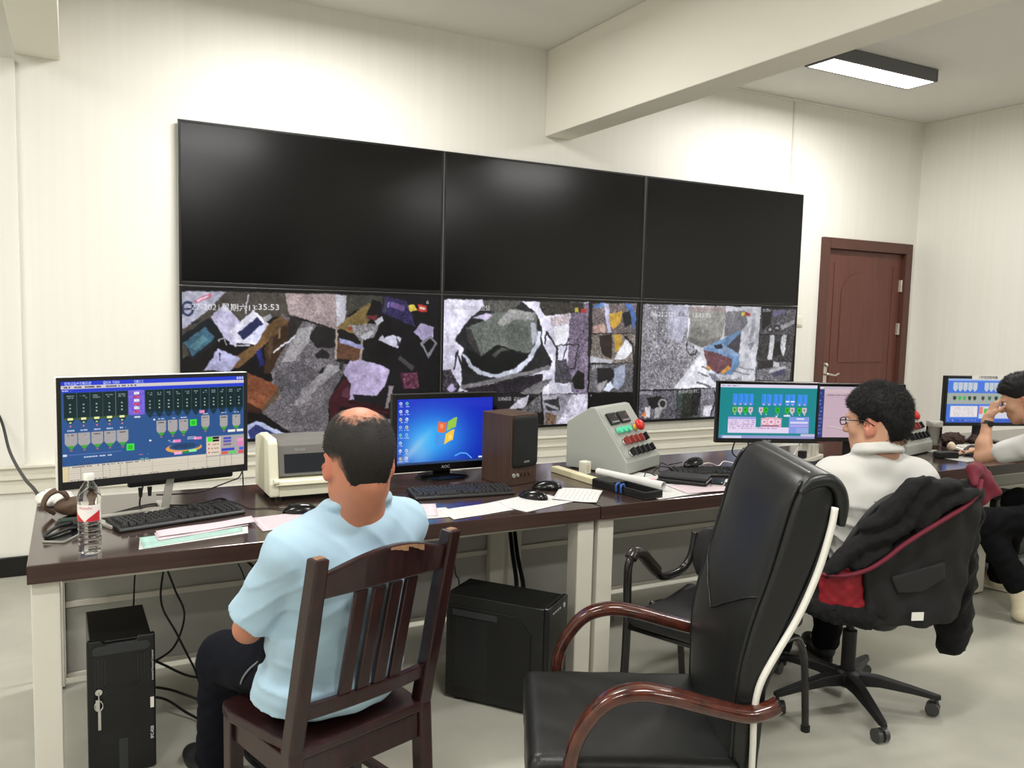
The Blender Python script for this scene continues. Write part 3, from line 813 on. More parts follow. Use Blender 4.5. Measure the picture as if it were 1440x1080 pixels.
CCTV_B = [
 ('P',(226,222,246),0,[(-0.011,0.021),(0.742,0.012),(0.73,0.751),(-0.011,0.709)]),
 ('P',(206,200,226),8.0,[(-0.007,0.377),(0.06,0.355),(0.083,0.623),(-0.005,0.621)]),
 ('P',(122,106,134),26.0,[(0.615,0.101),(0.686,0.019),(0.739,0.017),(0.728,0.754),(0.636,0.741),(0.613,0.494)]),
 ('P',(34,34,38),5.0,[(0.054,0.324),(0.085,0.232),(0.125,0.153),(0.194,0.05),(0.365,0.017),(0.441,0.108),(0.474,0.223),(0.477,0.352),(0.531,0.493),(0.517,0.543),(0.346,0.636),(0.091,0.671),(0.085,0.466),(0.094,0.388)]),
 ('P',(98,104,98),12.0,[(0.1,0.232),(0.188,0.174),(0.209,0.117),(0.337,0.077),(0.443,0.119),(0.453,0.27),(0.417,0.434),(0.313,0.387),(0.255,0.353),(0.178,0.444),(0.128,0.354)]),
 ('P',(58,56,56),8.0,[(0.1,0.232),(0.127,0.242),(0.178,0.433),(0.15,0.41),(0.114,0.332)]),
 ('P',(18,20,22),0,[(0.179,0.444),(0.255,0.356),(0.313,0.387),(0.372,0.434),(0.425,0.41),(0.374,0.538),(0.287,0.587),(0.201,0.57),(0.123,0.491),(0.108,0.388)]),
 ('P',(66,70,64),0,[(0.227,0.433),(0.269,0.376),(0.313,0.399),(0.27,0.41),(0.242,0.456)]),
 ('P',(184,172,206),6.0,[(0.132,0.155),(0.195,0.115),(0.231,0.129),(0.195,0.176)]),
 ('P',(140,140,140),14.0,[(0.308,0.079),(0.441,0.108),(0.427,0.166),(0.338,0.157),(0.281,0.216),(0.252,0.194)]),
 ('P',(84,82,78),14.0,[(0.179,0.019),(0.367,0.013),(0.337,0.066),(0.265,0.114),(0.187,0.084)]),
 ('P',(54,50,45),14.0,[(0.458,0.016),(0.687,0.015),(0.689,0.089),(0.609,0.104),(0.486,0.127),(0.459,0.061)]),
 ('P',(196,202,222),0,[(0.088,0.424),(0.103,0.431),(0.134,0.506),(0.187,0.564),(0.258,0.587),(0.337,0.547),(0.402,0.459),(0.444,0.34),(0.452,0.247),(0.47,0.249),(0.466,0.352),(0.421,0.481),(0.353,0.58),(0.266,0.615),(0.177,0.594),(0.12,0.525)]),
 ('P',(170,172,186),6.0,[(0.412,0.178),(0.442,0.189),(0.452,0.329),(0.426,0.352)]),
 ('P',(240,238,250),4.0,[(0.526,0.222),(0.611,0.196),(0.613,0.303),(0.545,0.375)]),
 ('P',(200,180,190),22.0,[(0.509,0.14),(0.609,0.101),(0.614,0.184),(0.526,0.21)]),
 ('L',(34,34,38),12.0,[(0.052,0.546),(0.064,0.405),(0.089,0.534)]),
 ('L',(34,34,38),13.0,[(0.491,0.352),(0.495,0.252),(0.556,0.389),(0.551,0.636)]),
 ('L',(34,34,38),9.0,[(0.552,0.363),(0.669,0.35),(0.65,0.545),(0.556,0.555)]),
 ('L',(34,34,38),9.0,[(0.613,0.303),(0.585,0.484)]),
 ('P',(74,70,82),16.0,[(0.547,0.482),(0.605,0.47),(0.64,0.663),(0.546,0.666)]),
 ('L',(122,118,124),28.0,[(0.091,0.684),(0.259,0.628),(0.517,0.541)]),
 ('P',(38,33,42),10.0,[(0.091,0.697),(0.48,0.585),(0.483,0.741),(0.26,0.729),(0.133,0.724)]),
 ('P',(110,108,112),16.0,[(0.363,0.748),(0.451,0.657),(0.534,0.624),(0.468,0.752)]),
 ('P',(214,210,226),14.0,[(0.489,0.694),(0.63,0.672),(0.632,0.747),(0.483,0.751)]),
 ('P',(190,190,210),0,[(0.552,0.732),(0.566,0.673),(0.621,0.699),(0.622,0.741)]),
 ('P',(24,24,22),8.0,[(0.636,0.639),(0.667,0.553),(0.7,0.592),(0.706,0.72),(0.653,0.718)]),
 ('P',(56,50,60),22.0,[(-0.011,0.554),(0.035,0.544),(0.084,0.679),(0.071,0.715),(-0.011,0.712)]),
 ('P',(196,176,226),0,[(0.016,0.681),(0.043,0.642),(0.066,0.69),(0.037,0.718)]),
 ('P',(22,20,22),0,[(0.714,0.011),(0.982,-0.002),(0.992,1.022),(0.728,1.003)]),
 ('P',(114,100,102),24.0,[(0.737,0.019),(0.98,0.003),(0.982,0.256),(0.736,0.26)]),
 ('P',(64,108,190),0,[(0.915,0.013),(0.953,0.006),(0.987,0.136),(0.967,0.239),(0.958,0.125)]),
 ('P',(84,140,226),0,[(0.739,0.029),(0.799,0.016),(0.791,0.046),(0.743,0.06)]),
 ('P',(214,164,44),0,[(0.828,0.095),(0.901,0.078),(0.895,0.164),(0.855,0.229),(0.834,0.178)]),
 ('P',(24,28,36),8.0,[(0.9,0.102),(0.941,0.064),(0.961,0.174),(0.92,0.212)]),
 ('P',(194,192,226),0,[(0.797,0.021),(0.823,0.018),(0.842,0.256),(0.824,0.256)]),
 ('P',(186,146,134),14.0,[(0.744,0.205),(0.802,0.176),(0.816,0.256),(0.741,0.258)]),
 ('P',(130,120,112),28.0,[(0.736,0.268),(0.982,0.261),(0.98,0.505),(0.737,0.503)]),
 ('P',(44,30,28),0,[(0.775,0.284),(0.847,0.266),(0.852,0.474),(0.797,0.435)]),
 ('P',(204,156,44),0,[(0.858,0.275),(0.897,0.265),(0.917,0.373),(0.87,0.413)]),
 ('P',(224,222,232),14.0,[(0.891,0.398),(0.932,0.299),(0.969,0.398),(0.928,0.475),(0.867,0.475)]),
 ('P',(184,184,196),0,[(0.735,0.449),(0.853,0.484),(0.853,0.504),(0.733,0.503)]),
 ('L',(24,24,26),16.0,[(0.921,0.28),(0.966,0.348),(0.978,0.498)]),
 ('P',(94,92,98),24.0,[(0.734,0.517),(0.977,0.51),(0.976,0.752),(0.731,0.744)]),
 ('P',(26,25,28),0,[(0.77,0.542),(0.846,0.543),(0.881,0.596),(0.847,0.66),(0.781,0.67)]),
 ('P',(152,160,188),10.0,[(0.868,0.546),(0.928,0.525),(0.933,0.66),(0.892,0.726),(0.863,0.707)]),
 ('P',(218,226,248),0,[(0.807,0.732),(0.847,0.66),(0.868,0.707),(0.841,0.746)]),
 ('P',(150,146,150),12.0,[(0.774,0.692),(0.83,0.644),(0.815,0.718),(0.783,0.741)]),
 ('P',(30,28,32),10.0,[(0.232,0.736),(0.481,0.747),(0.484,0.896),(0.234,0.88)]),
 ('P',(192,186,202),8.0,[(0.31,0.864),(0.378,0.772),(0.418,0.752),(0.397,0.857)]),
 ('P',(96,92,96),26.0,[(0.38,0.866),(0.475,0.753),(0.484,0.896),(0.38,0.889)]),
 ('P',(150,144,162),16.0,[(0.483,0.751),(0.725,0.754),(0.729,1.011),(0.499,0.998)]),
 ('P',(48,48,54),8.0,[(0.491,0.801),(0.568,0.781),(0.578,0.889),(0.516,0.886)]),
 ('P',(160,160,166),0,[(0.499,0.813),(0.57,0.865),(0.57,0.889),(0.5,0.837)]),
 ('P',(204,198,220),18.0,[(0.642,0.757),(0.725,0.756),(0.728,1.003),(0.568,0.991),(0.609,0.867)]),
 ('P',(112,86,66),18.0,[(0.501,0.897),(0.565,0.925),(0.557,0.996),(0.501,0.995)]),
 ('P',(12,11,13),0,[(0.726,0.749),(0.985,0.756),(0.988,1.022),(0.729,1.006)]),
 ('P',(220,220,222),0,[(0.741,0.764),(0.746,0.764),(0.745,0.779),(0.74,0.779)]),
 ('P',(236,206,60),0,[(0.639,0.06),(0.657,0.059),(0.665,0.09),(0.64,0.093)]),
 ('P',(208,48,44),0,[(0.671,0.063),(0.701,0.062),(0.702,0.093),(0.672,0.094)]),
 ('T',(168,166,180),'2021年06月22日星期二',[(0.008,0.072),(0.149,0.07)]),
 ('T',(228,228,232),'13:35:53',[(0.155,0.07),(0.211,0.069)]),
 ('T',(225,225,228),'2021年06月22日',[(0.264,0.771),(0.326,0.776)]),
 ('T',(225,225,228),'星期二',[(0.341,0.775),(0.378,0.779)]),
 ('T',(225,225,228),'2021年06月22日',[(0.486,0.771),(0.56,0.775)]),
 ('T',(225,225,228),'2021年06月',[(0.744,0.526),(0.794,0.527)]),
]
CCTV_C = [
 ('P',(202,202,214),0,[(-0.033,0.012),(0.752,-0.001),(0.735,0.696),(0.469,0.734),(-0.018,0.733)]),
 ('P',(136,133,142),34.0,[(0.0,0.015),(0.276,0.018),(0.275,0.299),(0.361,0.425),(0.203,0.727),(-0.014,0.73)]),
 ('P',(168,168,190),14.0,[(0.149,0.015),(0.276,0.018),(0.272,0.187),(0.237,0.344),(0.157,0.301)]),
 ('P',(104,102,112),8.0,[(0.091,0.017),(0.101,0.017),(0.106,0.356),(0.094,0.356)]),
 ('P',(224,224,236),0,[(0.205,0.728),(0.362,0.452),(0.484,0.665),(0.386,0.734)]),
 ('P',(140,138,132),12.0,[(0.274,0.018),(0.513,0.009),(0.516,0.092),(0.49,0.31),(0.376,0.379),(0.281,0.324),(0.288,0.165)]),
 ('P',(112,110,106),10.0,[(0.279,0.277),(0.373,0.321),(0.487,0.273),(0.49,0.31),(0.376,0.379),(0.281,0.324)]),
 ('P',(156,140,140),14.0,[(0.282,0.018),(0.511,0.01),(0.511,0.061),(0.3,0.064)]),
 ('P',(118,116,124),12.0,[(0.521,0.049),(0.64,0.039),(0.663,0.154),(0.605,0.251),(0.512,0.275),(0.511,0.101)]),
 ('P',(100,140,192),0,[(0.38,0.382),(0.504,0.294),(0.625,0.213),(0.612,0.435),(0.625,0.531),(0.569,0.623),(0.468,0.611),(0.413,0.496)]),
 ('P',(70,66,76),8.0,[(0.516,0.377),(0.621,0.237),(0.618,0.388),(0.612,0.435)]),
 ('P',(132,164,208),0,[(0.407,0.366),(0.506,0.342),(0.62,0.435),(0.621,0.464),(0.492,0.411)]),
 ('P',(108,64,72),12.0,[(0.382,0.391),(0.568,0.472),(0.566,0.553),(0.483,0.612),(0.413,0.551)]),
 ('P',(232,152,52),0,[(0.494,0.598),(0.547,0.539),(0.566,0.565),(0.509,0.616)]),
 ('P',(232,152,52),0,[(0.4,0.528),(0.43,0.546),(0.434,0.576),(0.409,0.56)]),
 ('P',(40,44,56),0,[(0.448,0.354),(0.498,0.342),(0.508,0.388),(0.457,0.388)]),
 ('L',(172,172,184),36.0,[(0.702,0.065),(0.707,0.188),(0.681,0.317)]),
 ('L',(140,140,152),20.0,[(0.678,0.353),(0.712,0.329),(0.688,0.388)]),
 ('L',(112,110,118),12.0,[(0.349,0.595),(0.417,0.631)]),
 ('L',(112,110,118),12.0,[(0.372,0.536),(0.424,0.574)]),
 ('L',(96,94,102),14.0,[(0.345,0.675),(0.437,0.724)]),
 ('L',(122,122,128),10.0,[(0.574,0.588),(0.69,0.626)]),
 ('L',(122,122,128),8.0,[(0.607,0.551),(0.722,0.577)]),
 ('P',(120,120,140),14.0,[(0.415,0.606),(0.465,0.614),(0.501,0.677),(0.468,0.688)]),
 ('L',(28,28,30),9.0,[(0.276,0.338),(0.272,0.389),(0.296,0.443),(0.334,0.434),(0.343,0.394)]),
 ('P',(24,22,26),0,[(0.753,0.006),(1.0,0.002),(0.985,0.692),(0.731,0.684)]),
 ('P',(80,76,84),26.0,[(0.757,0.022),(1.0,0.012),(0.996,0.26),(0.749,0.246)]),
 ('P',(26,24,28),8.0,[(0.757,0.034),(0.825,0.031),(0.821,0.15),(0.765,0.222)]),
 ('P',(96,92,130),0,[(0.834,0.031),(0.925,0.021),(0.917,0.063),(0.836,0.078)]),
 ('P',(40,38,42),0,[(0.84,0.204),(0.839,0.214),(0.835,0.223),(0.829,0.23),(0.822,0.233),(0.814,0.232),(0.806,0.227),(0.801,0.22),(0.798,0.21),(0.797,0.199),(0.8,0.19),(0.805,0.182),(0.812,0.177),(0.819,0.176),(0.827,0.178),(0.834,0.185),(0.838,0.193)]),
 ('P',(150,148,152),0,[(0.829,0.204),(0.829,0.209),(0.827,0.214),(0.824,0.217),(0.82,0.218),(0.816,0.218),(0.812,0.216),(0.81,0.212),(0.808,0.207),(0.808,0.202),(0.809,0.197),(0.812,0.193),(0.815,0.191),(0.819,0.19),(0.823,0.191),(0.826,0.194),(0.828,0.199)]),
 ('P',(40,38,42),0,[(0.891,0.191),(0.89,0.202),(0.886,0.212),(0.879,0.219),(0.871,0.222),(0.863,0.221),(0.855,0.216),(0.848,0.208),(0.845,0.197),(0.844,0.186),(0.847,0.175),(0.853,0.167),(0.86,0.162),(0.869,0.16),(0.877,0.163),(0.884,0.17),(0.889,0.179)]),
 ('P',(150,148,152),0,[(0.879,0.191),(0.878,0.196),(0.876,0.201),(0.873,0.204),(0.869,0.205),(0.865,0.205),(0.862,0.203),(0.859,0.199),(0.857,0.194),(0.857,0.189),(0.858,0.184),(0.861,0.18),(0.864,0.177),(0.868,0.177),(0.872,0.178),(0.875,0.181),(0.878,0.186)]),
 ('P',(150,148,154),0,[(0.885,0.172),(0.993,0.108),(0.995,0.145),(0.905,0.207)]),
 ('P',(58,56,60),20.0,[(0.745,0.26),(0.992,0.256),(0.988,0.499),(0.738,0.497)]),
 ('P',(196,196,202),14.0,[(0.823,0.259),(0.854,0.258),(0.845,0.488),(0.813,0.488)]),
 ('P',(196,196,202),14.0,[(0.909,0.257),(0.942,0.257),(0.928,0.46),(0.891,0.399)]),
 ('P',(30,28,30),8.0,[(0.855,0.316),(0.891,0.315),(0.914,0.435),(0.851,0.459)]),
 ('P',(104,102,110),30.0,[(0.735,0.501),(0.981,0.509),(0.983,0.689),(0.733,0.682)]),
 ('P',(40,38,42),10.0,[(0.745,0.501),(0.853,0.498),(0.855,0.555),(0.748,0.577)]),
 ('P',(196,194,200),0,[(0.853,0.502),(0.897,0.508),(0.897,0.556),(0.855,0.555)]),
 ('P',(176,174,182),0,[(0.82,0.579),(0.947,0.545),(0.948,0.569),(0.83,0.615)]),
 ('P',(70,66,96),0,[(0.839,0.615),(0.948,0.569),(0.941,0.629),(0.859,0.652)]),
 ('P',(36,34,40),0,[(-0.029,0.732),(0.503,0.735),(0.505,1.032),(-0.029,1.001)]),
 ('P',(96,92,104),26.0,[(-0.018,0.751),(0.225,0.75),(0.225,0.998),(-0.021,0.986)]),
 ('P',(30,28,32),8.0,[(0.041,0.807),(0.125,0.788),(0.173,0.835),(0.121,0.911),(0.074,0.897)]),
 ('P',(150,148,150),0,[(0.171,0.863),(0.169,0.879),(0.164,0.893),(0.156,0.902),(0.146,0.906),(0.136,0.904),(0.127,0.896),(0.119,0.884),(0.115,0.868),(0.115,0.852),(0.118,0.837),(0.125,0.825),(0.133,0.818),(0.144,0.817),(0.154,0.822),(0.162,0.832),(0.168,0.847)]),
 ('P',(40,38,40),0,[(0.16,0.863),(0.159,0.873),(0.156,0.882),(0.151,0.888),(0.145,0.891),(0.139,0.889),(0.133,0.884),(0.128,0.876),(0.126,0.866),(0.125,0.855),(0.127,0.846),(0.131,0.838),(0.137,0.833),(0.143,0.833),(0.149,0.836),(0.155,0.843),(0.158,0.852)]),
 ('P',(160,158,160),10.0,[(0.097,0.898),(0.151,0.89),(0.122,0.978),(0.092,0.976)]),
 ('P',(216,216,222),0,[(0.035,0.884),(0.07,0.879),(0.069,0.979),(0.034,0.976)]),
 ('P',(228,122,62),0,[(0.015,0.966),(0.036,0.921),(0.05,0.973)]),
 ('P',(64,66,66),22.0,[(0.229,0.75),(0.378,0.744),(0.379,1.002),(0.23,0.996)]),
 ('P',(60,84,74),8.0,[(0.234,0.77),(0.258,0.771),(0.246,0.907),(0.23,0.906)]),
 ('P',(44,48,42),14.0,[(0.258,0.76),(0.33,0.759),(0.329,0.992),(0.265,0.992)]),
 ('P',(126,122,136),26.0,[(0.378,0.744),(0.48,0.741),(0.479,1.013),(0.379,1.002)]),
 ('P',(224,218,230),0,[(0.4,0.899),(0.459,0.889),(0.446,0.99),(0.396,0.987)]),
 ('P',(30,28,30),16.0,[(0.322,0.751),(0.379,0.749),(0.361,0.959),(0.313,0.99)]),
 ('L',(30,30,34),12.0,[(0.462,0.757),(0.473,0.85),(0.445,0.999)]),
 ('P',(236,206,60),0,[(0.613,0.051),(0.637,0.053),(0.642,0.083),(0.616,0.083)]),
 ('P',(205,50,46),0,[(0.642,0.057),(0.677,0.058),(0.677,0.086),(0.645,0.087)]),
 ('T',(236,236,240),'06-22-2021',[(0.051,0.082),(0.193,0.081)]),
 ('T',(90,90,98),'星期二',[(0.213,0.08),(0.276,0.078)]),
 ('T',(226,226,232),'13:35:05',[(0.304,0.081),(0.42,0.079)]),
 ('T',(40,42,50),'Camera01',[(0.51,0.658),(0.639,0.664)]),
 ('T',(225,225,228),'2021年06月22日',[(0.235,0.755),(0.322,0.756)]),
 ('T',(225,225,228),'星期二',[(0.33,0.754),(0.366,0.755)]),
 ('T',(225,225,228),'2021年06月22日',[(-0.013,0.754),(0.078,0.755)]),
 ('T',(225,225,228),'2021年06',[(0.762,0.022),(0.816,0.019)]),
]

def paint(cv, data):
    txt = [d for d in data if d[0] == 'T']; done = False
    for k, col, e, pts in [d for d in data if d[0] != 'T'] + txt:
        if k == 'T' and not done: cv.rough(1.3, 0.11); done = True
        if k == 'P': cv.poly(pts, col, nz=e)
        elif k == 'L': cv.line(pts, e / 900.0, col)
        elif k == 'T': cv.text(e, pts[0][0], pts[0][1] + 0.012, 0.055 if '06-22' in e or '-22' in e or ':' in e or 'Cam' in e else 0.036, col, width=pts[1][0] - pts[0][0])

# ------------------------------------------------------------------ video wall
m_bezel = M('screen_bezel', (14, 14, 15), rough=0.32)
m_blackglass = M('dark_screen_glass', (8, 8, 9), rough=0.19, spec=0.38)
m_pic = M_attr('lit_screen', rough=0.25, emit=1.0, spec=0.35)
m_silver = M('silver_edge', (150, 150, 152), rough=0.35, metal=0.8)
TW, TH, TZ, BZ = 1.665, 0.9501, 2.5982, 0.014
def wall_screen(i, row, label, picture=None):
    x = (i + 0.5) * TW; zb = TZ - (row + 1) * TH
    t = thing('wall_screen', label, 'screen', (x, 0, zb), 0, 'video wall of six screens')
    w, h = TW - 0.005, TH - 0.005
    MB().box2((-w / 2 + 0.03, 0.018, 0.03), (w / 2 - 0.03, 0.044, h - 0.03)).build('housing', m_bezel, t, bevel=0.006)
    f = MB()
    lo = BZ + 0.006
    f.box2((-w / 2, 0, 0), (-w / 2 + BZ, 0.022, h)); f.box2((w / 2 - BZ, 0, 0), (w / 2, 0.022, h))
    f.box2((-w / 2 + BZ, 0, 0), (w / 2 - BZ, 0.022, lo)); f.box2((-w / 2 + BZ, 0, h - BZ), (w / 2 - BZ, 0.022, h))
    f.build('bezel', m_bezel, t, bevel=0.002)
    e = MB()
    e.box2((-w / 2 - 0.0015, 0.002, 0), (-w / 2, 0.020, h)); e.box2((w / 2, 0.002, 0), (w / 2 + 0.0015, 0.020, h)); e.box2((-w / 2, 0.002, h), (w / 2, 0.020, h + 0.0015))
    e.build('edge_strip', m_silver, t)
    if picture is None:
        MB().box2((-w / 2 + BZ, 0.003, lo), (w / 2 - BZ, 0.018, h - BZ)).build('glass', m_blackglass, t)
    else:
        MB().box2((-w / 2 + BZ, 0.006, lo), (w / 2 - BZ, 0.018, h - BZ)).build('glass', m_blackglass, t)
        screen_mesh('picture', picture, w - 2 * BZ, h - BZ - lo, m_pic, t, z0=lo, y=0.004)
    return t
wall_screen(0, 0, 'switched-off black wall screen, top row, above the office camera picture')
wall_screen(1, 0, 'switched-off black wall screen, middle of the top row')
wall_screen(2, 0, 'switched-off black wall screen, top row, nearest the brown door')
ca = Canvas(440, 248, (20, 18, 20)); paint(ca, CCTV_A)
cb = Canvas(360, 203, (20, 18, 20)); paint(cb, CCTV_B)
cc = Canvas(340, 191, (20, 18, 20)); paint(cc, CCTV_C)
wall_screen(0, 1, 'lit wall screen showing a camera view of an office with desks and a seated man', ca)
wall_screen(1, 1, 'lit wall screen showing a large round drum opening and small camera tiles', cb)
wall_screen(2, 1, 'lit wall screen showing a grey wall of gravel beside a blue hopper', cc)

# ------------------------------------------------------------------ desks
m_desk = M('desk_laminate', (62, 47, 42), rough=0.16, rgb2=(52, 39, 35), vscale=5, stretch=(0.6, 9, 9), spec=0.55, coat=0.3)
m_deskedge = M('desk_edge', (66, 46, 40), rough=0.35, rgb2=(52, 36, 32), vscale=6, stretch=(0.5, 6, 14))
m_leg = M('white_steel', (214, 210, 198), rough=0.4)
m_panel = M('grey_panel', (178, 177, 170), rough=0.55, var=0.04, vscale=2)
DF, DB, DT = -2.435, -1.50, 0.75
def desk(xa, xb, label):
    L = xb - xa; D = DB - DF
    t = thing('office_desk', label, 'desk', ((xa + xb) / 2, (DF + DB) / 2, 0), 0, 'dark brown desks in one row')
    MB().box2((-L / 2, -D / 2 + 0.004, DT - 0.056), (L / 2, D / 2, DT)).build('desktop', m_desk, t, bevel=0.003)
    MB().box2((-L / 2, -D / 2, DT - 0.056), (L / 2, -D / 2 + 0.0038, DT - 0.001)).build('edge_band', m_deskedge, t)
    w = 0.078
    for sx in (-1, 1):
        for sy in (-1, 1):
            cx = sx * (L / 2 - 0.008 - w / 2); cy = sy * (D / 2 - 0.03 - w / 2)
            lg = MB().box2((cx - w / 2, cy - w / 2, 0.012), (cx + w / 2, cy + w / 2, DT - 0.0562)).build('leg', m_leg, t, bevel=0.004)
            MB().cyl((cx, cy, 0), (cx, cy, 0.0125), 0.026, n=16).build('levelling_foot', M('black_plastic', (20, 20, 21), rough=0.5), lg)
    r = MB()
    r.box2((-L / 2 + 0.09, -D / 2 + 0.12, DT - 0.10), (L / 2 - 0.09, -D / 2 + 0.15, DT - 0.0565)); r.build('front_rail', m_leg, t, bevel=0.003)
    for sx in (-1, 1):
        x = sx * (L / 2 - 0.047)
        MB().box2((x - 0.02, -D / 2 + 0.11, DT - 0.10), (x + 0.02, D / 2 - 0.11, DT - 0.0565)).build('side_rail', m_leg, t, bevel=0.003)
    pn = MB().box2((-L / 2 + 0.088, D / 2 - 0.070, 0.055), (L / 2 - 0.088, D / 2 - 0.052, DT - 0.058)).build('back_panel', m_panel, t, bevel=0.002)
    MB().box2((-L / 2 + 0.088, D / 2 - 0.086, 0.325), (L / 2 - 0.088, D / 2 - 0.0705, 0.350)).build('panel_rib', m_leg, pn, bevel=0.003)
    MB().box2((-L / 2 + 0.088, D / 2 - 0.082, 0.035), (L / 2 - 0.088, D / 2 - 0.044, 0.0545)).build('panel_rail', m_leg, pn, bevel=0.003)
    return t
desk(-0.692, 1.352, 'dark brown desk with white legs at the left end, carrying the printer')
desk(1.358, 3.940, 'dark brown middle desk with white legs, carrying the grey control box')
desk(3.946, 5.950, 'dark brown desk at the right end, with a man leaning his elbow on it')

# ------------------------------------------------------------------ monitors
m_blackpl = M('black_plastic', (20, 20, 21), rough=0.5)
m_blackgl = M('black_gloss_plastic', (13, 13, 14), rough=0.18)
m_darkpl = M('matt_dark_plastic', (30, 30, 31), rough=0.55, bump=0.04, bscale=300)
m_silverpl = M('silver_plastic', (176, 174, 166), rough=0.35, metal=0.3)
m_whitesh = M('white_shell', (232, 230, 222), rough=0.35)
m_greytxt = M('grey_print', (170, 170, 172), rough=0.5)

def ui_batching():
    """blue batching-plant screen of the large white monitor"""
    c = Canvas(380, 222, (44, 84, 140))
    c.rect(0, 0, 1, 0.045, (40, 62, 205)); c.text('搅拌站生产控制系统', 0.02, 0.03, 0.04, (225, 230, 250), width=0.13)
    c.text('操作员: 管理员', 0.21, 0.03, 0.04, (225, 230, 250), width=0.085); c.text('控制方式', 0.37, 0.03, 0.04, (225, 230, 250), width=0.05)
    c.rect(0, 0.045, 1, 0.078, (214, 206, 204)); c.scribble(0.005, 0.045, 0.38, 0.078, (60, 60, 70), 1, 0.75)
    for k in range(3): c.rect(0.955 + 0.015 * k, 0.01, 0.966 + 0.015 * k, 0.035, (190, 200, 230))
    c.rect(0, 0.078, 1, 0.112, (40, 62, 205)); c.scribble(0.008, 0.085, 0.05, 0.108, (220, 225, 240), 1, 0.8)
    def silo(u0, u1, v0=0.118, v1=0.365):
        c.rect(u0, v0, u1, v1, (14, 38, 40)); m = (u0 + u1) / 2
        c.scribble(u0 + 0.014, v0 + 0.02, u1 - 0.012, v0 + 0.06, (150, 165, 165), 2, 0.7)
        for q in (0.13, 0.165, 0.2): c.rect(m - 0.004, v0 + q - 0.02, m + 0.004, v0 + q - 0.006, (170, 185, 175))
        c.poly([(u0, v1), (u1, v1), (m + 0.006, v1 + 0.06), (m - 0.006, v1 + 0.06)], (22, 52, 70))
    for k in range(5):
        u = 0.014 + 0.0648 * k; silo(u, u + 0.0625)
        c.rect(u, 0.366, u + 0.0625, 0.386, (70, 90, 40)); c.rect(u + 0.018, 0.364, u + 0.044, 0.388, (235, 240, 170))
        m = u + 0.031; c.rect(m - 0.005, 0.405, m + 0.005, 0.42, (200, 220, 120)); c.rect(m - 0.004, 0.44, m + 0.004, 0.455, (230, 120, 120))
        c.scribble(m - 0.016, 0.478, m + 0.018, 0.505, (225, 230, 240), 1, 0.9)
    for k in range(11):
        u = 0.428 + 0.0516 * k; silo(u, u + 0.0495, 0.118, 0.345)
    for k in range(1, 11): c.rect(0.428 + 0.0516 * k - 0.0012, 0.118, 0.428 + 0.0516 * k, 0.345, (96, 120, 110))
    for k in range(1, 5): c.rect(0.014 + 0.0648 * k - 0.0016, 0.118, 0.014 + 0.0648 * k, 0.365, (110, 130, 110))
    c.rect(0.338, 0.112, 0.424, 0.37, (120, 96, 214), nz=14)
    for k in range(6): c.rect(0.368, 0.13 + 0.038 * k, 0.396, 0.158 + 0.038 * k, (225, 225, 235) if k % 2 == 0 else (200, 70, 110), nz=20)
    c.rect(0.368, 0.382, 0.40, 0.40, (205, 210, 225))
    def hop(u, v, w=0.030, h=0.105):
        c.rect(u - w, v, u + w, v + h, (168, 163, 162), nz=4)
        c.poly([(u - w, v + h), (u + w, v + h), (u + 0.006, v + h + 0.055), (u - 0.006, v + h + 0.055)], (168, 163, 162))
        c.poly([(u - 0.020, v + h + 0.022), (u + 0.020, v + h + 0.022), (u + 0.006, v + h + 0.055), (u - 0.006, v + h + 0.055)], (70, 160, 60))
        c.rect(u - 0.006, v + h + 0.062, u + 0.006, v + h + 0.076, (170, 110, 110))
        c.scribble(u - 0.016, v + 0.012, u + 0.016, v + 0.032, (70, 60, 60), 1, 0.8)
    for k in range(5): hop(0.046 + 0.0648 * k, 0.515)
    for u in (0.513, 0.577, 0.638): hop(u, 0.445, 0.0265); c.scribble(u - 0.015, 0.415, u + 0.017, 0.438, (225, 230, 240), 1, 0.9)
    for u in (0.765, 0.875, 0.952): hop(u, 0.42 + (0.01 if u > 0.8 else 0), 0.024); c.scribble(u - 0.014, 0.39, u + 0.016, 0.412, (225, 230, 240), 1, 0.9)
    c.rect(0.675, 0.455, 0.715, 0.525, (64, 232, 56)); c.rect(0.683, 0.468, 0.707, 0.512, (40, 190, 40))
    c.rect(0.325, 0.665, 0.366, 0.735, (64, 232, 56)); c.rect(0.333, 0.68, 0.358, 0.722, (40, 190, 40))
    c.rect(0.46, 0.385, 0.60, 0.392, (22, 44, 76)); c.rect(0.73, 0.36, 0.76, 0.392, (230, 140, 190))
    c.rect(0.03, 0.73, 0.30, 0.737, (90, 120, 190)); c.rect(0.005, 0.722, 0.025, 0.745, (215, 225, 240)); c.scribble(0.10, 0.752, 0.25, 0.775, (215, 222, 240), 1, 0.85)
    c.ell(0.452, 0.648, 0.006, 0.01, (230, 238, 250)); c.ell(0.475, 0.43, 0.006, 0.01, (230, 238, 250))
    c.scribble(0.39, 0.775, 0.44, 0.80, (180, 110, 150), 1, 0.7); c.scribble(0.39, 0.82, 0.44, 0.845, (120, 210, 150), 1, 0.7)
    c.ell(0.64, 0.755, 0.104, 0.052, (226, 160, 78)); c.ell(0.645, 0.740, 0.090, 0.040, (44, 84, 140)); c.ell(0.64, 0.735, 0.07, 0.03, (36, 66, 104), nz=8)
    for u, v, q in ((0.60, 0.675, (238, 130, 190)), (0.72, 0.66, (238, 130, 190)), (0.605, 0.805, (240, 170, 214)), (0.69, 0.79, (150, 240, 160))):
        c.rect(u - 0.022, v - 0.014, u + 0.022, v + 0.016, q)
    c.rect(0.63, 0.79, 0.668, 0.815, (40, 140, 70)); c.scribble(0.55, 0.655, 0.59, 0.69, (215, 222, 240), 2, 0.8); c.scribble(0.66, 0.635, 0.71, 0.67, (215, 222, 240), 2, 0.8)
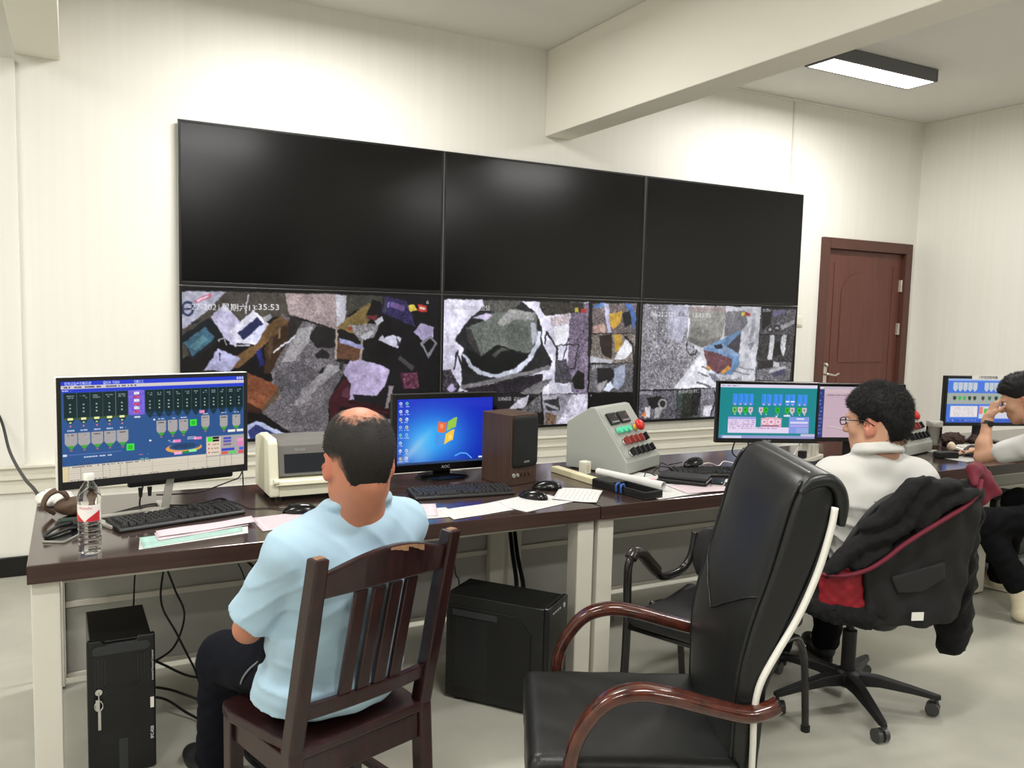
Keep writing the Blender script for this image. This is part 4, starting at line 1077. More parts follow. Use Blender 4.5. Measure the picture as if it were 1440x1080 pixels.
    c.rect(0.90, 0.595, 0.945, 0.622, (235, 235, 232)); c.rect(0.955, 0.595, 0.995, 0.622, (235, 235, 232))
    c.rect(0.768, 0.655, 1.0, 0.875, (168, 164, 166)); c.rect(0.772, 0.67, 0.855, 0.87, (224, 206, 186))
    c.rect(0.778, 0.665, 0.806, 0.715, (64, 232, 56)); c.rect(0.808, 0.665, 0.846, 0.688, (14, 14, 16)); c.rect(0.808, 0.694, 0.846, 0.716, (14, 14, 16))
    for k in range(3): c.rect(0.782, 0.735 + 0.045 * k, 0.79, 0.75 + 0.045 * k, (190, 60, 40)); c.scribble(0.80, 0.735 + 0.045 * k, 0.845, 0.755 + 0.045 * k, (120, 80, 60), 1, 0.8)
    for k, q in enumerate(((70, 76, 190), (90, 84, 180), (130, 110, 140))): c.rect(0.872, 0.675 + 0.035 * k, 0.92, 0.70 + 0.035 * k, q)
    c.rect(0.86, 0.80, 0.94, 0.828, (60, 70, 190)); c.rect(0.86, 0.835, 0.90, 0.865, (220, 90, 70)); c.rect(0.905, 0.835, 0.95, 0.865, (90, 210, 90)); c.rect(0.956, 0.70, 0.995, 0.735, (240, 150, 200)); c.rect(0.956, 0.745, 0.995, 0.78, (240, 120, 190)); c.rect(0.97, 0.80, 0.996, 0.83, (80, 90, 210)); c.rect(0.965, 0.838, 0.996, 0.866, (220, 80, 70))
    c.rect(0, 0.845, 0.768, 1, (215, 206, 190)); c.rect(0.768, 0.876, 1, 1, (215, 206, 190))
    c.rect(0.0, 0.845, 0.03, 1, (222, 204, 160)); c.scribble(0.04, 0.822, 0.36, 0.842, (60, 60, 70), 1, 0.5); c.scribble(0.02, 0.85, 0.45, 0.868, (60, 60, 70), 1, 0.55)
    for k in range(6): c.rect(0.03, 0.878 + 0.021 * k, 1, 0.881 + 0.021 * k, (176, 166, 150))
    for u in (0.03, 0.09, 0.20, 0.235, 0.29, 0.325, 0.46, 0.66, 0.77, 0.85, 0.88, 0.92): c.rect(u, 0.85, u + 0.002, 1, (150, 142, 130))
    c.scribble(0.03, 0.982, 0.80, 0.998, (70, 70, 76), 1, 0.35)
    return c

def ui_desktop():
    c = Canvas(240, 140, (20, 60, 190), ss=2)
    V, U = np.meshgrid(c.V, c.U, indexing='ij')
    g = np.exp(-(((U - 0.36) / 0.36) ** 2 + ((V - 0.60) / 0.42) ** 2))[..., None]
    g2 = np.exp(-(((U - 0.22) / 0.15) ** 2 + ((V - 0.80) / 0.28) ** 2))[..., None]
    base = np.array([24, 40, 190.]) * (1 - V[..., None] * 0.12); 
    c.a[:] = base * (1 - g) + np.array([40, 168, 246.]) * g
    c.a[:] = c.a * (1 - 0.55 * g2) + np.array([150, 214, 246.]) * 0.55 * g2
    ray = np.exp(-((U - 0.02 - (1 - V) * 0.62) / 0.05) ** 2)[..., None] * smoothstep(0.25, 0.9, V)[..., None]
    c.a[:] = c.a * (1 - 0.35 * ray) + 230 * 0.35 * ray
    # four-pane flag, waving
    def pane(u0, u1, v0, v1, col, ph):
        n = 10; top = []; bot = []
        for i in range(n + 1):
            u = u0 + (u1 - u0) * i / n; w = 0.035 * math.sin((u - 0.40) * 24 + ph); sk = (u - 0.5) * -0.06
            top.append((u + (0.52 - v0) * 0.10, v0 + w + sk)); bot.append((u + (0.52 - v1) * 0.10, v1 + w + sk))
        c.poly(top + bot[::-1], col)
    pane(0.405, 0.492, 0.34, 0.495, (232, 110, 60), 0.0); pane(0.504, 0.60, 0.34, 0.495, (150, 200, 70), 0.0)
    pane(0.40, 0.488, 0.525, 0.69, (70, 150, 230), 0.0); pane(0.50, 0.592, 0.525, 0.69, (250, 200, 60), 0.0)
    c.ell(0.455, 0.43, 0.02, 0.04, (250, 190, 150), al=0.5); c.ell(0.545, 0.60, 0.02, 0.04, (255, 236, 170), al=0.5)
    cols = [(210, 220, 240), (235, 210, 120), (120, 220, 160), (240, 240, 245), (150, 190, 240)]
    for r in range(8):
        for q in range(2):
            if r == 5 and q == 1: continue
            k = cols[(r * 3 + q * 2) % 5]; u, v = 0.022 + 0.062 * q, 0.045 + 0.118 * r
            c.ell(u + 0.014, v + 0.022, 0.015, 0.026, k, al=0.9); c.ell(u + 0.012, v + 0.024, 0.008, 0.013, (90, 120, 190), al=0.8)
            c.scribble(u - 0.008, v + 0.055, u + 0.038, v + 0.078, (225, 232, 248), 1, 0.7)
    c.line([(0.60, 0.90), (0.66, 0.86), (0.72, 0.87), (0.78, 0.95)], 0.016, (90, 190, 250))
    c.rect(0, 0.965, 1, 1, (46, 70, 110)); c.rect(0.855, 0.925, 0.985, 0.95, (226, 226, 222))
    return c

def ui_teal():
    c = Canvas(230, 134, (18, 132, 138))
    c.rect(0, 0, 1, 0.065, (222, 214, 236)); c.scribble(0.01, 0.02, 0.2, 0.05, (90, 90, 110), 1, 0.5)
    for u in (0.135, 0.19, 0.243, 0.297, 0.43, 0.485, 0.545, 0.597, 0.675, 0.727, 0.80, 0.853):
        c.rect(u, 0.18, u + 0.046, 0.385, (58, 142, 238)); c.rect(u + 0.010, 0.2, u + 0.016, 0.33, (34, 106, 206)); c.rect(u + 0.012, 0.345, u + 0.034, 0.37, (150, 120, 190)); c.rect(u + 0.018, 0.362, u + 0.028, 0.385, (225, 225, 240))
    for u in (0.675, 0.727): c.rect(u + 0.004, 0.30, u + 0.042, 0.325, (240, 240, 246))
    for u, g in ((0.135, 2), (0.19, 0), (0.243, 1), (0.297, 0), (0.405, 0), (0.455, 1), (0.575, 1), (0.675, 1), (0.727, 0), (0.80, 1), (0.853, 0)):
        q = ((206, 190, 200), (40, 178, 44), (120, 186, 90))[g]
        c.poly([(u, 0.42), (u + 0.046, 0.42), (u + 0.046, 0.50), (u + 0.026, 0.545), (u + 0.018, 0.545), (u, 0.50)], q)
        c.rect(u + 0.016, 0.45, u + 0.030, 0.49, (120, 90, 100) if g == 0 else (20, 110, 30)); c.rect(u + 0.022, 0.55, u + 0.034, 0.565, (230, 230, 240))
    c.rect(0.095, 0.60, 0.38, 0.90, (226, 208, 236)); c.rect(0.095, 0.60, 0.38, 0.645, (150, 160, 226)); c.rect(0.095, 0.79, 0.80, 0.90, (228, 212, 238))
    c.scribble(0.105, 0.655, 0.37, 0.79, (150, 110, 160), 4, 0.5); c.scribble(0.105, 0.795, 0.60, 0.83, (150, 110, 160), 1, 0.5)
    c.rect(0.432, 0.62, 0.645, 0.79, (222, 170, 190)); c.rect(0.475, 0.605, 0.605, 0.63, (222, 170, 190))
    for u, r in ((0.468, 0.026), (0.54, 0.034), (0.61, 0.026)): c.ell(u, 0.69, r, r * 1.7, (236, 214, 222)); c.ell(u, 0.69, r * 0.5, r * 0.8, (214, 130, 160))
    c.rect(0.44, 0.755, 0.62, 0.772, (120, 80, 110))
    c.rect(0.725, 0.595, 0.93, 0.90, (132, 152, 226)); c.rect(0.735, 0.68, 0.92, 0.72, (214, 208, 240)); c.rect(0.735, 0.75, 0.92, 0.77, (206, 170, 220)); c.rect(0.80, 0.62, 0.88, 0.64, (230, 230, 245)); c.rect(0.80, 0.80, 0.93, 0.90, (150, 166, 226))
    c.rect(0.665, 0.56, 0.73, 0.59, (226, 226, 240)); c.rect(0.58, 0.575, 0.60, 0.60, (226, 226, 240))
    c.rect(0, 0.945, 1, 1, (150, 150, 200)); c.rect(0.05, 0.952, 0.24, 1, (206, 208, 232)); c.rect(0.005, 0.95, 0.03, 1, (40, 120, 150)); c.rect(0.85, 0.91, 1.0, 0.955, (196, 190, 222))
    return c

def ui_lilac():
    c = Canvas(170, 104, (196, 170, 184))
    c.rect(0, 0, 1, 0.06, (190, 176, 188)); c.scribble(0.01, 0.01, 0.12, 0.05, (240, 240, 245), 1, 0.8)
    c.rect(0, 0.06, 1, 0.13, (206, 184, 190)); c.rect(0, 0.06, 0.125, 1, (44, 56, 120)); c.scribble(0.01, 0.1, 0.11, 0.95, (110, 124, 190), 12, 0.5)
    c.scribble(0.15, 0.155, 0.42, 0.185, (90, 70, 80), 1, 0.8); c.rect(0.125, 0.2, 1, 0.205, (170, 146, 160))
    c.rect(0.125, 0.62, 1, 0.625, (176, 152, 164))
    return c

def ui_blue():
    c = Canvas(170, 96, (66, 116, 216))
    c.rect(0, 0, 1, 0.05, (150, 176, 226)); c.rect(0, 0.33, 1, 0.58, (160, 168, 162))
    for u0, n in ((0.075, 5), (0.47, 5), (0.75, 3)):
        for k in range(n):
            u = u0 + 0.062 * k
            c.rect(u, 0.09, u + 0.056, 0.24, (190, 198, 206), nz=6); c.poly([(u, 0.24), (u + 0.056, 0.24), (u + 0.034, 0.29), (u + 0.022, 0.29)], (190, 198, 206))
    for k, u in enumerate((0.10, 0.165, 0.225, 0.29, 0.355, 0.46, 0.545, 0.63, 0.70, 0.80)):
        q = ((40, 50, 44), (70, 176, 84), (70, 176, 84), (40, 50, 44), (40, 50, 44), (54, 66, 60), (62, 104, 80), (40, 50, 44), (70, 176, 84), (40, 50, 44))[k]
        c.poly([(u - 0.02, 0.40), (u + 0.02, 0.40), (u + 0.02, 0.46), (u, 0.50), (u - 0.02, 0.46)], q)
    c.rect(0.055, 0.62, 0.40, 0.87, (226, 220, 222)); c.scribble(0.10, 0.64, 0.36, 0.85, (190, 180, 186), 6, 0.5)
    c.rect(0.42, 0.62, 0.95, 0.90, (206, 206, 222)); c.rect(0.42, 0.64, 0.47, 0.80, (226, 130, 120)); c.rect(0.485, 0.68, 0.60, 0.78, (70, 190, 60)); c.rect(0.62, 0.68, 0.74, 0.78, (214, 190, 120))
    c.rect(0, 0.92, 1, 1, (54, 92, 190)); c.scribble(0.02, 0.93, 0.4, 0.96, (220, 226, 240), 1, 0.4)
    return c

def monitor(label, loc, rz, w, h, zb, cv, shell, bez, stand='plate', bottom=None, logo=None, tilt=0.0):
    t = thing('computer_monitor', label, 'monitor', (loc[0], loc[1], DT), rz)
    zb -= DT; bt = bottom or bez
    body = MB(); body.box2((-w / 2, 0.0, zb), (w / 2, 0.030, zb + h)); 
    ring = [(-w * 0.36, 0.03, zb + h * 0.2), (w * 0.36, 0.03, zb + h * 0.2), (w * 0.36, 0.03, zb + h * 0.85), (-w * 0.36, 0.03, zb + h * 0.85)]
    ring2 = [(x * 0.8, 0.062, zb + (z - zb) * 0.85 + h * 0.06) for x, y, z in ring]
    body.loft([ring, ring2]); body.build('shell', shell, t, bevel=0.004)
    f = MB(); y0 = -0.006
    f.box2((-w / 2 + 0.002, y0, zb + 0.002), (-w / 2 + bez, 0.004, zb + h - 0.002)); f.box2((w / 2 - bez, y0, zb + 0.002), (w / 2 - 0.002, 0.004, zb + h - 0.002))
    f.box2((-w / 2 + bez, y0, zb + h - bez), (w / 2 - bez, 0.004, zb + h - 0.002)); f.box2((-w / 2 + bez, y0, zb + 0.002), (w / 2 - bez, 0.004, zb + bt))
    bo = f.build('bezel', m_blackgl if shell is not m_whitesh else m_blackpl, t, bevel=0.0015)
    screen_mesh('picture', cv, w - 2 * bez, h - bez - bt, m_pic, t, z0=zb + bt, y=-0.0015)
    if logo: lettering(logo, bt * 0.55, m_greytxt, bo, (0, y0 - 0.0004, zb + bt * 0.5), (1, 0, 0), (0, 0, 1), 'brand_lettering')
    if stand == 'plate':
        n = MB(); n.box2((-0.045, 0.034, 0.02), (0.045, 0.058, zb + 0.10)); n.build('neck', shell, t, bevel=0.006)
        b = MB(); n_ = 28
        b.loft([[(0.135 * math.cos(2 * math.pi * i / n_) * s, 0.03 + 0.095 * math.sin(2 * math.pi * i / n_) * s, z) for i in range(n_)] for s, z in ((1, 0), (1, 0.008), (0.9, 0.014), (0.35, 0.022))])
        b.build('base', m_blackgl, t, auto=35)
    else:      # open metal A-frame foot
        s = MB()
        s.bar((0.07, 0.045, zb + 0.08), (0.03, 0.03, 0.008), 0.030, 0.012, (0, 1, 0))
        s.bar((0.03, 0.035, 0.006), (-0.20, -0.16, 0.006), 0.034, 0.012); s.bar((0.03, 0.035, 0.006), (0.05, 0.15, 0.006), 0.034, 0.012)
        s.bar((-0.20, -0.16, 0.006), (-0.24, 0.02, 0.006), 0.030, 0.012); s.bar((-0.24, 0.02, 0.006), (0.03, 0.035, 0.006), 0.026, 0.010)
        s.build('metal_foot', m_silverpl, t, bevel=0.003)
        hb = MB(); hb.box2((-0.10, 0.034, zb - 0.025), (0.30, 0.060, zb + 0.05)); hb.build('rear_housing', m_blackpl, t, bevel=0.008)
        pl = MB()
        for x in (-0.055, -0.022):
            pl.cyl((x, 0.045, zb - 0.03), (x, 0.045, zb - 0.065), 0.009, 0.006, n=10)
        pl.build('cable_plug', m_blackpl, t, auto=40)
    return t
monitor('large white-backed monitor with a blue batching screen, behind the water bottle', (-0.277, -1.878), 12.6, 0.690, 0.402, 0.872, ui_batching(), m_whitesh, 0.016, 'foot', 0.030)
monitor('black monitor with a blue desktop and four-colour flag, left of the wooden speaker', (0.990, -1.660), 0.5, 0.535, 0.366, 0.786, ui_desktop(), m_blackpl, 0.024, 'plate', 0.036, 'AOC')
monitor('black monitor with a teal-green process screen, right of the control box', (2.735, -1.960), -22, 0.570, 0.332, 0.870, ui_teal(), m_blackpl, 0.016, 'plate', 0.026, 'PHILIPS')
monitor('black monitor with a pale lilac window on screen, beside the white-shirted man', (3.345, -2.030), -20, 0.570, 0.330, 0.856, ui_lilac(), m_blackpl, 0.018, 'plate', 0.026)
m5 = monitor('black monitor with a blue and grey screen in front of the right wall', (4.830, -1.830), -18, 0.620, 0.335, 0.856, ui_blue(), m_blackpl, 0.018, 'plate', 0.024)
st = MB().box2((-0.12, -0.008, 0.418), (0.12, -0.006, 0.448)).build('paper_strip', M('paper_white', (236, 234, 228), rough=0.8), m5)
lettering('1号线控制电脑', 0.022, M('dark_print', (50, 50, 54), rough=0.7), st, (0, -0.0085, 0.432), (1, 0, 0), (0, 0, 1))

# ------------------------------------------------------------------ things on the desks
m_key = M('key_plastic', (34, 34, 35), rough=0.45)
m_keywhite = M('white_key_plastic', (214, 212, 204), rough=0.45)
m_cable = M('black_cable', (18, 18, 19), rough=0.45)
m_whitecable = M('white_cable', (224, 222, 216), rough=0.4)

def keyboard(label, x, y, rz, w=0.445, d=0.150, z=DT, tilt=3.0, white=False):
    t = thing('keyboard', label, 'keyboard', (x, y, z), rz, 'computer keyboards')
    t.rotation_euler = (math.radians(tilt), 0, math.radians(rz)); t.location.z = z + math.sin(math.radians(tilt)) * d / 2 + 0.0005
    cm, km = (m_whitesh, m_keywhite) if white else (m_blackpl, m_key)
    MB().prism([(-d / 2, 0), (d / 2, 0), (d / 2, 0.016), (-d / 2 + 0.012, 0.013), (-d / 2, 0.008)], -w / 2, w / 2, 'x').build('case', cm, t, bevel=0.003)
    k = MB(); pit = w * 0.0425
    def key(cx, cy, kw, kd=pit * 0.86):
        a = [(cx - kw / 2, cy - kd / 2), (cx + kw / 2, cy - kd / 2), (cx + kw / 2, cy + kd / 2), (cx - kw / 2, cy + kd / 2)]
        b = [(cx + (p[0] - cx) * 0.74, cy + 0.001 + (p[1] - cy) * 0.74) for p in a]
        k.loft([[(p[0], p[1], 0.0145) for p in a], [(p[0], p[1], 0.023) for p in b]])
    for r in range(6):
        cy = -d / 2 + 0.024 + r * pit * 1.02 + (0.006 if r == 5 else 0)
        if r == 0:
            xs = [(0, 1.3), (1.35, 1.3), (2.7, 1.3), (6.6, 5.8), (10.6, 1.3), (11.9, 1.3), (13.3, 1.3)]
        elif r == 5:
            xs = [(0, 1)] + [(2 + i + (0.5 if i > 3 else 0) + (0.5 if i > 7 else 0), 1) for i in range(12)]
        else:
            xs = [(i + 0.3 * (4 - r) * 0.5, 1) for i in range(13)]
        for u, kw in xs: key(-w / 2 + 0.018 + (u + 0.3) * pit, cy, kw * pit * 0.88)
        for i in range(3):
            if r in (3, 4, 5) or (r == 0) or (r == 1 and i == 1): key(-w / 2 + 0.018 + (15.3 + i) * pit, cy, pit * 0.88)
        if r < 5:
            for i in range(4): key(-w / 2 + 0.018 + (18.7 + i) * pit, cy, pit * 0.88)
    ko = k.build('keys', km, t); ko['kind'] = 'stuff'
    return t
keyboard('black keyboard in front of the large white monitor', -0.228, -2.015, 15.5, w=0.455)
keyboard('black keyboard under the monitor with the blue desktop', 0.915, -2.010, -6)
keyboard('black keyboard with a mouse lying on top of it, near the teal monitor', 2.300, -2.060, -22)
keyboard('black keyboard in front of the lilac-screened monitor', 3.060, -2.190, -20)
keyboard('white keyboard in front of the monitor by the right wall', 4.48, -2.06, -14, w=0.40, d=0.14, white=True)

# mice: one shape, copied
def mouse_mesh():
    f = Field((-0.05, -0.075, -0.01), (0.05, 0.075, 0.055), 0.0022)
    f.ell((0, -0.012, 0.004), (0.033, 0.054, 0.034), k=0.0); f.ell((0, 0.022, 0.004), (0.029, 0.046, 0.026), k=0.02)
    f.cut((0, 0, 0.001), (0, 0, -1))
    f.box((0, 0.05, 0.034), (0.0009, 0.03, 0.02), 0.0004, mode='s')
    P, F = f.mesh(); return grid_mesh('mouse_body', P, F, m_blackgl)
MOUSE = mouse_mesh()
wh = MB(); wh.cyl((-0.004, 0.040, 0.025), (0.004, 0.040, 0.025), 0.010, n=16)
def mouse(label, x, y, rz, z=DT + 0.0005, rx=0.0):
    t = thing('computer_mouse', label, 'mouse', (x, y, z), rz, 'computer mice')
    t.rotation_euler = (math.radians(rx), 0, math.radians(rz))
    link(bpy.data.objects.new('mouse_body', MOUSE), t)
    wh.build('scroll_wheel', m_darkpl, t, auto=40)
    return t
mouse('black mouse on pink paper just left of the balding man', 0.205, -2.085, 70)
mouse('shiny black mouse on white paper at the front edge, nearest the desk joint', 1.165, -2.205, 35)
mouse('black mouse lying beside the foot of the wooden speaker', 1.318, -2.060, 60)
mouse('black mouse resting on top of the middle keyboard', 2.235, -1.965, 100, DT + 0.0345, -6)
mouse('black mouse behind the tall leather chair, beside the white-shirted man', 2.830, -2.290, 20)

# water bottle
bt = thing('water_bottle', 'clear plastic water bottle with a red and white label and white cap', 'bottle', (-0.521, -2.345, DT))
m_pet = M('clear_plastic', (248, 250, 250), rough=0.03, trans=1.0, ior=1.22)
prof = [(0.0, 0.004), (0.020, 0.001), (0.028, 0.000), (0.032, 0.004)]
for k in range(6):
    z = 0.010 + k * 0.0155
    prof += [(0.0335, z), (0.0345, z + 0.005), (0.0335, z + 0.010), (0.0318, z + 0.0128)]
prof += [(0.0335, 0.104), (0.0335, 0.160), (0.0345, 0.166), (0.0345, 0.178), (0.0325, 0.190), (0.026, 0.206), (0.0185, 0.219), (0.0135, 0.226), (0.0132, 0.232), (0.0, 0.232)]
MB().lathe(prof, 32).build('bottle_body', m_pet, bt, smooth=True)
cap = [(0.0, 0.2325), (0.0160, 0.2325), (0.0165, 0.236), (0.0160, 0.250), (0.0150, 0.2525), (0.0, 0.2530)]
MB().lathe(cap, 28).build('cap', m_whitesh, bt, auto=40)
m_lab = M('label_white', (240, 234, 232), rough=0.4); m_labred = M('label_red', (200, 44, 52), rough=0.4); m_labpink = M('label_pink', (226, 120, 140), rough=0.4)
def arc_patch(r, a0, a1, zf0, zf1, n=18):
    b = MB(); vs = []
    for i in range(n + 1):
        t_ = i / n; a = math.radians(a0 + (a1 - a0) * t_)
        for rr in (r, r + 0.0004):
            vs.append((rr * math.cos(a), rr * math.sin(a), zf0(t_))); vs.append((rr * math.cos(a), rr * math.sin(a), zf1(t_)))
    fs = []
    for i in range(n):
        a, c = i * 4, i * 4 + 4
        fs += [(a + 2, c + 2, c + 3, a + 3), (a, a + 1, c + 1, c), (a, c, c + 2, a + 2), (a + 1, a + 3, c + 3, c + 1)]
    b.add(vs, fs); return b
FA = -98    # label faces the camera side
lb = arc_patch(0.0338, FA - 100, FA + 70, lambda t: 0.106, lambda t: 0.158).build('label', m_lab, bt, auto=40)
arc_patch(0.0343, FA - 95, FA - 20, lambda t: 0.1065, lambda t: 0.138 - 0.031 * t ** 1.5).build('red_swoosh', m_labred, lb, auto=40)
arc_patch(0.0343, FA - 12, FA + 62, lambda t: 0.1065, lambda t: 0.1075 + 0.033 * t ** 0.75).build('red_swoosh', m_labred, lb, auto=40)
a = math.radians(FA - 14)
vs, fs = text_geo('Wahaha', 0.0125)
b = MB(); b.add([Vector(((0.0346) * math.cos(math.radians(FA - 14) + v.x / 0.0346), 0.0346 * math.sin(math.radians(FA - 14) + v.x / 0.0346), 0.149 + v.y)) for v in vs], fs)
b.build('label_lettering', m_labpink, lb, fix=False)

# phone and the odds and ends at the left corner
ph = thing('mobile_phone', 'dark mobile phone with a silver rim lying at the left desk corner', 'phone', (-0.590, -2.120, DT), -28)
MB().prism(rrect(0.076, 0.160, 0.011), 0.0, 0.008, 'z').build('phone_rim', m_silverpl, ph, bevel=0.002)
MB().prism(rrect(0.072, 0.156, 0.010), 0.0078, 0.0088, 'z').build('phone_glass', m_blackgl, ph)
cd = thing('plug_charger', 'dark charger with a looped thick cord, lying on the phone', 'charger', (-0.560, -2.060, DT + 0.0095), 10)
cdb = MB(); cdb.cyl((-0.012, 0, 0.017), (0.055, 0.012, 0.017), 0.0165, 0.0155, n=18); cdb.build('charger_body', m_darkpl, cd, bevel=0.003, auto=40)
MB().tube(catmull([(-0.012, 0.0, 0.020), (-0.055, -0.020, 0.021), (-0.098, -0.060, 0.010), (-0.104, -0.085, 0.0062), (-0.080, -0.070, 0.0062), (-0.030, -0.028, 0.0085), (0.0, -0.014, 0.0062)], 6), 0.0058, n=8).build('cord_loop', m_blackpl, cd, smooth=True)
m_brownleather = M('brown_leather', (96, 74, 58), rough=0.6, var=0.25, vscale=20, bump=0.2, bscale=80)
f = Field((-0.12, -0.08, -0.01), (0.13, 0.09, 0.12), 0.004)
f.ell((0.045, 0.01, 0.035), (0.075, 0.050, 0.036), k=0.01); f.cut((0, 0, 0.001), (0, 0, -1))
f.warp(lambda x, y, z: 0.003 * wob(x, y, z, 70, 1.0))
pou = thing('leather_pouch', 'soft brown leather pouch with a folded strap behind the bottle', 'pouch', (-0.600, -1.820, DT), 0)
f.build('pouch_body', m_brownleather, pou)
MB().tube(catmull([(-0.030, 0.01, 0.012), (-0.062, 0.0, 0.045), (-0.045, 0.0, 0.085), (-0.010, 0.0, 0.098), (0.016, 0.0, 0.066), (0.002, 0.0, 0.030)], 6), 0.014, n=10, flat=(1.3, 0.55)).build('strap', m_brownleather, pou, smooth=True)
m_tissue = M('crumpled_tissue', (232, 228, 224), rough=0.8)
def crumple(name, label, cat, x, y, rx, ry, rz_, mat, seed, z=DT):
    f = Field((-rx * 1.3, -ry * 1.3, -0.01), (rx * 1.3, ry * 1.3, rz_ * 2.2 + 0.01), 0.004)
    f.ell((0, 0, rz_ * 0.75), (rx, ry, rz_), k=0.0)
    f.warp(lambda x_, y_, z_: 0.010 * wob(x_, y_, z_, 90, seed) + 0.006 * wob(x_, y_, z_, 160, seed + 2)); f.cut((0, 0, 0.001), (0, 0, -1))
    o = f.build(name, mat); o.location = (x, y, z)
    return tag(o, label, cat)
crumple('crumpled_tissue', 'crumpled white tissue at the back left corner of the desk', 'tissue', -0.630, -1.600, 0.065, 0.06, 0.032, m_tissue, 0.5)
bx = MB().box((0, 0, 0.011), (0.105, 0.045, 0.022)).build('small_box', M('dark_green_card', (34, 52, 44), rough=0.5), None, bevel=0.002)
bx.location = (-0.560, -1.955, DT); bx.rotation_euler.z = 0.1; tag(bx, 'small dark green box behind the phone', 'box')

# sheets of paper, each its own thing
m_p_white = M('sheet_white', (206, 205, 202), rough=0.8); m_p_pink = M('sheet_pink', (206, 188, 194), rough=0.8); m_p_green = M('sheet_green', (160, 196, 184), rough=0.8); m_p_yel = M('sheet_yellow', (190, 194, 130), rough=0.8)
m_rule = M('faint_print', (170, 164, 168), rough=0.8)
def sheet(label, x, y, rz, w, d, mat, lift=0, curl=0.0, wave=0.0, skew=0.0, ruled=True, group='loose sheets on the desks', taper=0.0):
    nx, ny = 14, 9; V = []; Fc = []
    def zz(u, v): return curl * max(0, u) ** 2 * 4 + abs(wave) * (0.5 + 0.5 * math.sin(u * 9 + v * 5 + wave * 900))
    for j in range(ny + 1):
        for i in range(nx + 1):
            u, v = i / nx - 0.5, j / ny - 0.5
            V.append((u * w + skew * v * d, v * d * (1 - taper * (u + 0.5)), zz(u, v)))
    for j in range(ny):
        for i in range(nx):
            a = j * (nx + 1) + i; Fc.append((a, a + 1, a + nx + 2, a + nx + 1))
    b = MB(); b.add(V, Fc); t = b.build('paper_sheet', mat, None, smooth=True, fix=False)
    s = t.modifiers.new('thickness', 'SOLIDIFY'); s.thickness = 0.0009; s.offset = 1
    t.location = (x, y, DT + 0.0012 + lift * 0.0016); t.rotation_euler.z = math.radians(rz)
    tag(t, label, 'paper', group)
    if ruled:
        r = MB()
        for k in range(8):
            v = -0.38 + 0.1 * k
            for i in range(10):
                u0, u1 = -0.42 + 0.08 * i, -0.42 + 0.08 * (i + (0.95 if (i + k) % 4 else 0.5))
                r.add([(u * w + skew * vv * d, vv * d * (1 - taper * (u + 0.5)), zz(u, vv) + 0.0013) for u, vv in ((u0, v), (u1, v), (u1, v + 0.014), (u0, v + 0.014))], [(0, 1, 2, 3)])
        ro = r.build('printed_lines', m_rule, t, fix=False); ro['kind'] = 'stuff'
    return t
sheet('white sheet at the bottom of the pile in front of the left keyboard', -0.200, -2.290, 9, 0.36, 0.120, m_p_white, 0, skew=0.25, taper=0.25)
sheet('pale green sheet in the pile in front of the left keyboard', -0.205, -2.270, 12, 0.34, 0.135, m_p_green, 1, skew=0.2, taper=0.35)
sheet('pink sheet in the pile in front of the left keyboard', -0.165, -2.215, 14, 0.32, 0.105, m_p_pink, 2, skew=0.2, wave=0.0012, taper=0.3)
sheet('curled white sheet on top of the pile in front of the left keyboard', -0.150, -2.195, 12, 0.34, 0.085, m_p_pink, 4, skew=0.2, curl=0.004, wave=0.0015, ruled=False)
sheet('pink sheet under the mouse left of the balding man', 0.185, -2.180, 8, 0.34, 0.200, m_p_pink, 0, skew=0.1)
sheet('pink sheet on the desk right of the balding man', 0.560, -2.205, -14, 0.30, 0.20, m_p_pink, 1, skew=0.1)
sheet('white sheet partly under the pink one, right of the balding man', 0.610, -2.280, -4, 0.28, 0.15, m_p_white, 0)
sheet('white note sheet at the desk edge below the blue-desktop monitor', 0.850, -2.305, 10, 0.29, 0.15, m_p_white, 0, wave=0.001, skew=0.2)
sheet('white sheet under the shiny mouse near the desk joint', 1.130, -2.260, 18, 0.30, 0.21, m_p_white, 0)
sheet('crinkled white sheet lying across the desk joint', 1.375, -2.225, 50, 0.25, 0.19, m_p_white, 1, wave=0.004)
sheet('white sheet below the black tray at the front edge', 1.820, -2.290, 8, 0.34, 0.22, m_p_white, 0)
sheet('white sheet under the pink highlighter', 1.850, -2.060, 25, 0.32, 0.22, m_p_white, 1)
sheet('pink-edged sheet sticking out below the black wallet', 1.990, -2.310, -6, 0.26, 0.17, m_p_pink, 2)
sheet('small white note beside the silver-edged phone', 2.255, -2.240, 20, 0.12, 0.09, m_p_white, 1, ruled=False)
sheet('yellow-green note at the desk edge near the leather chair', 2.230, -2.350, 10, 0.12, 0.10, m_p_yel, 0, ruled=False)
sheet('white sheet beside the leaning man\'s elbow', 4.080, -2.200, 5, 0.30, 0.20, m_p_white, 0)
# loosely rolled sheet
rl = MB(); ring = []
pts = []
for i in range(33):
    a_ = 2 * math.pi * 1.15 * i / 32; r_ = 0.020 - 0.006 * i / 32
    pts.append((r_ * math.cos(a_), 0.021 + r_ * math.sin(a_)))
inner = [(p[0] * 0.94, 0.021 + (p[1] - 0.021) * 0.94) for p in pts]
rl.prism(pts + inner[::-1], -0.20, 0.20, 'y'); ro = rl.build('paper_roll', m_p_white, None, auto=40)
ro.location = (1.735, -2.105, DT + 0.0055); ro.rotation_euler.z = math.radians(14); tag(ro, 'loose roll of white paper between control box and black tray', 'paper roll')
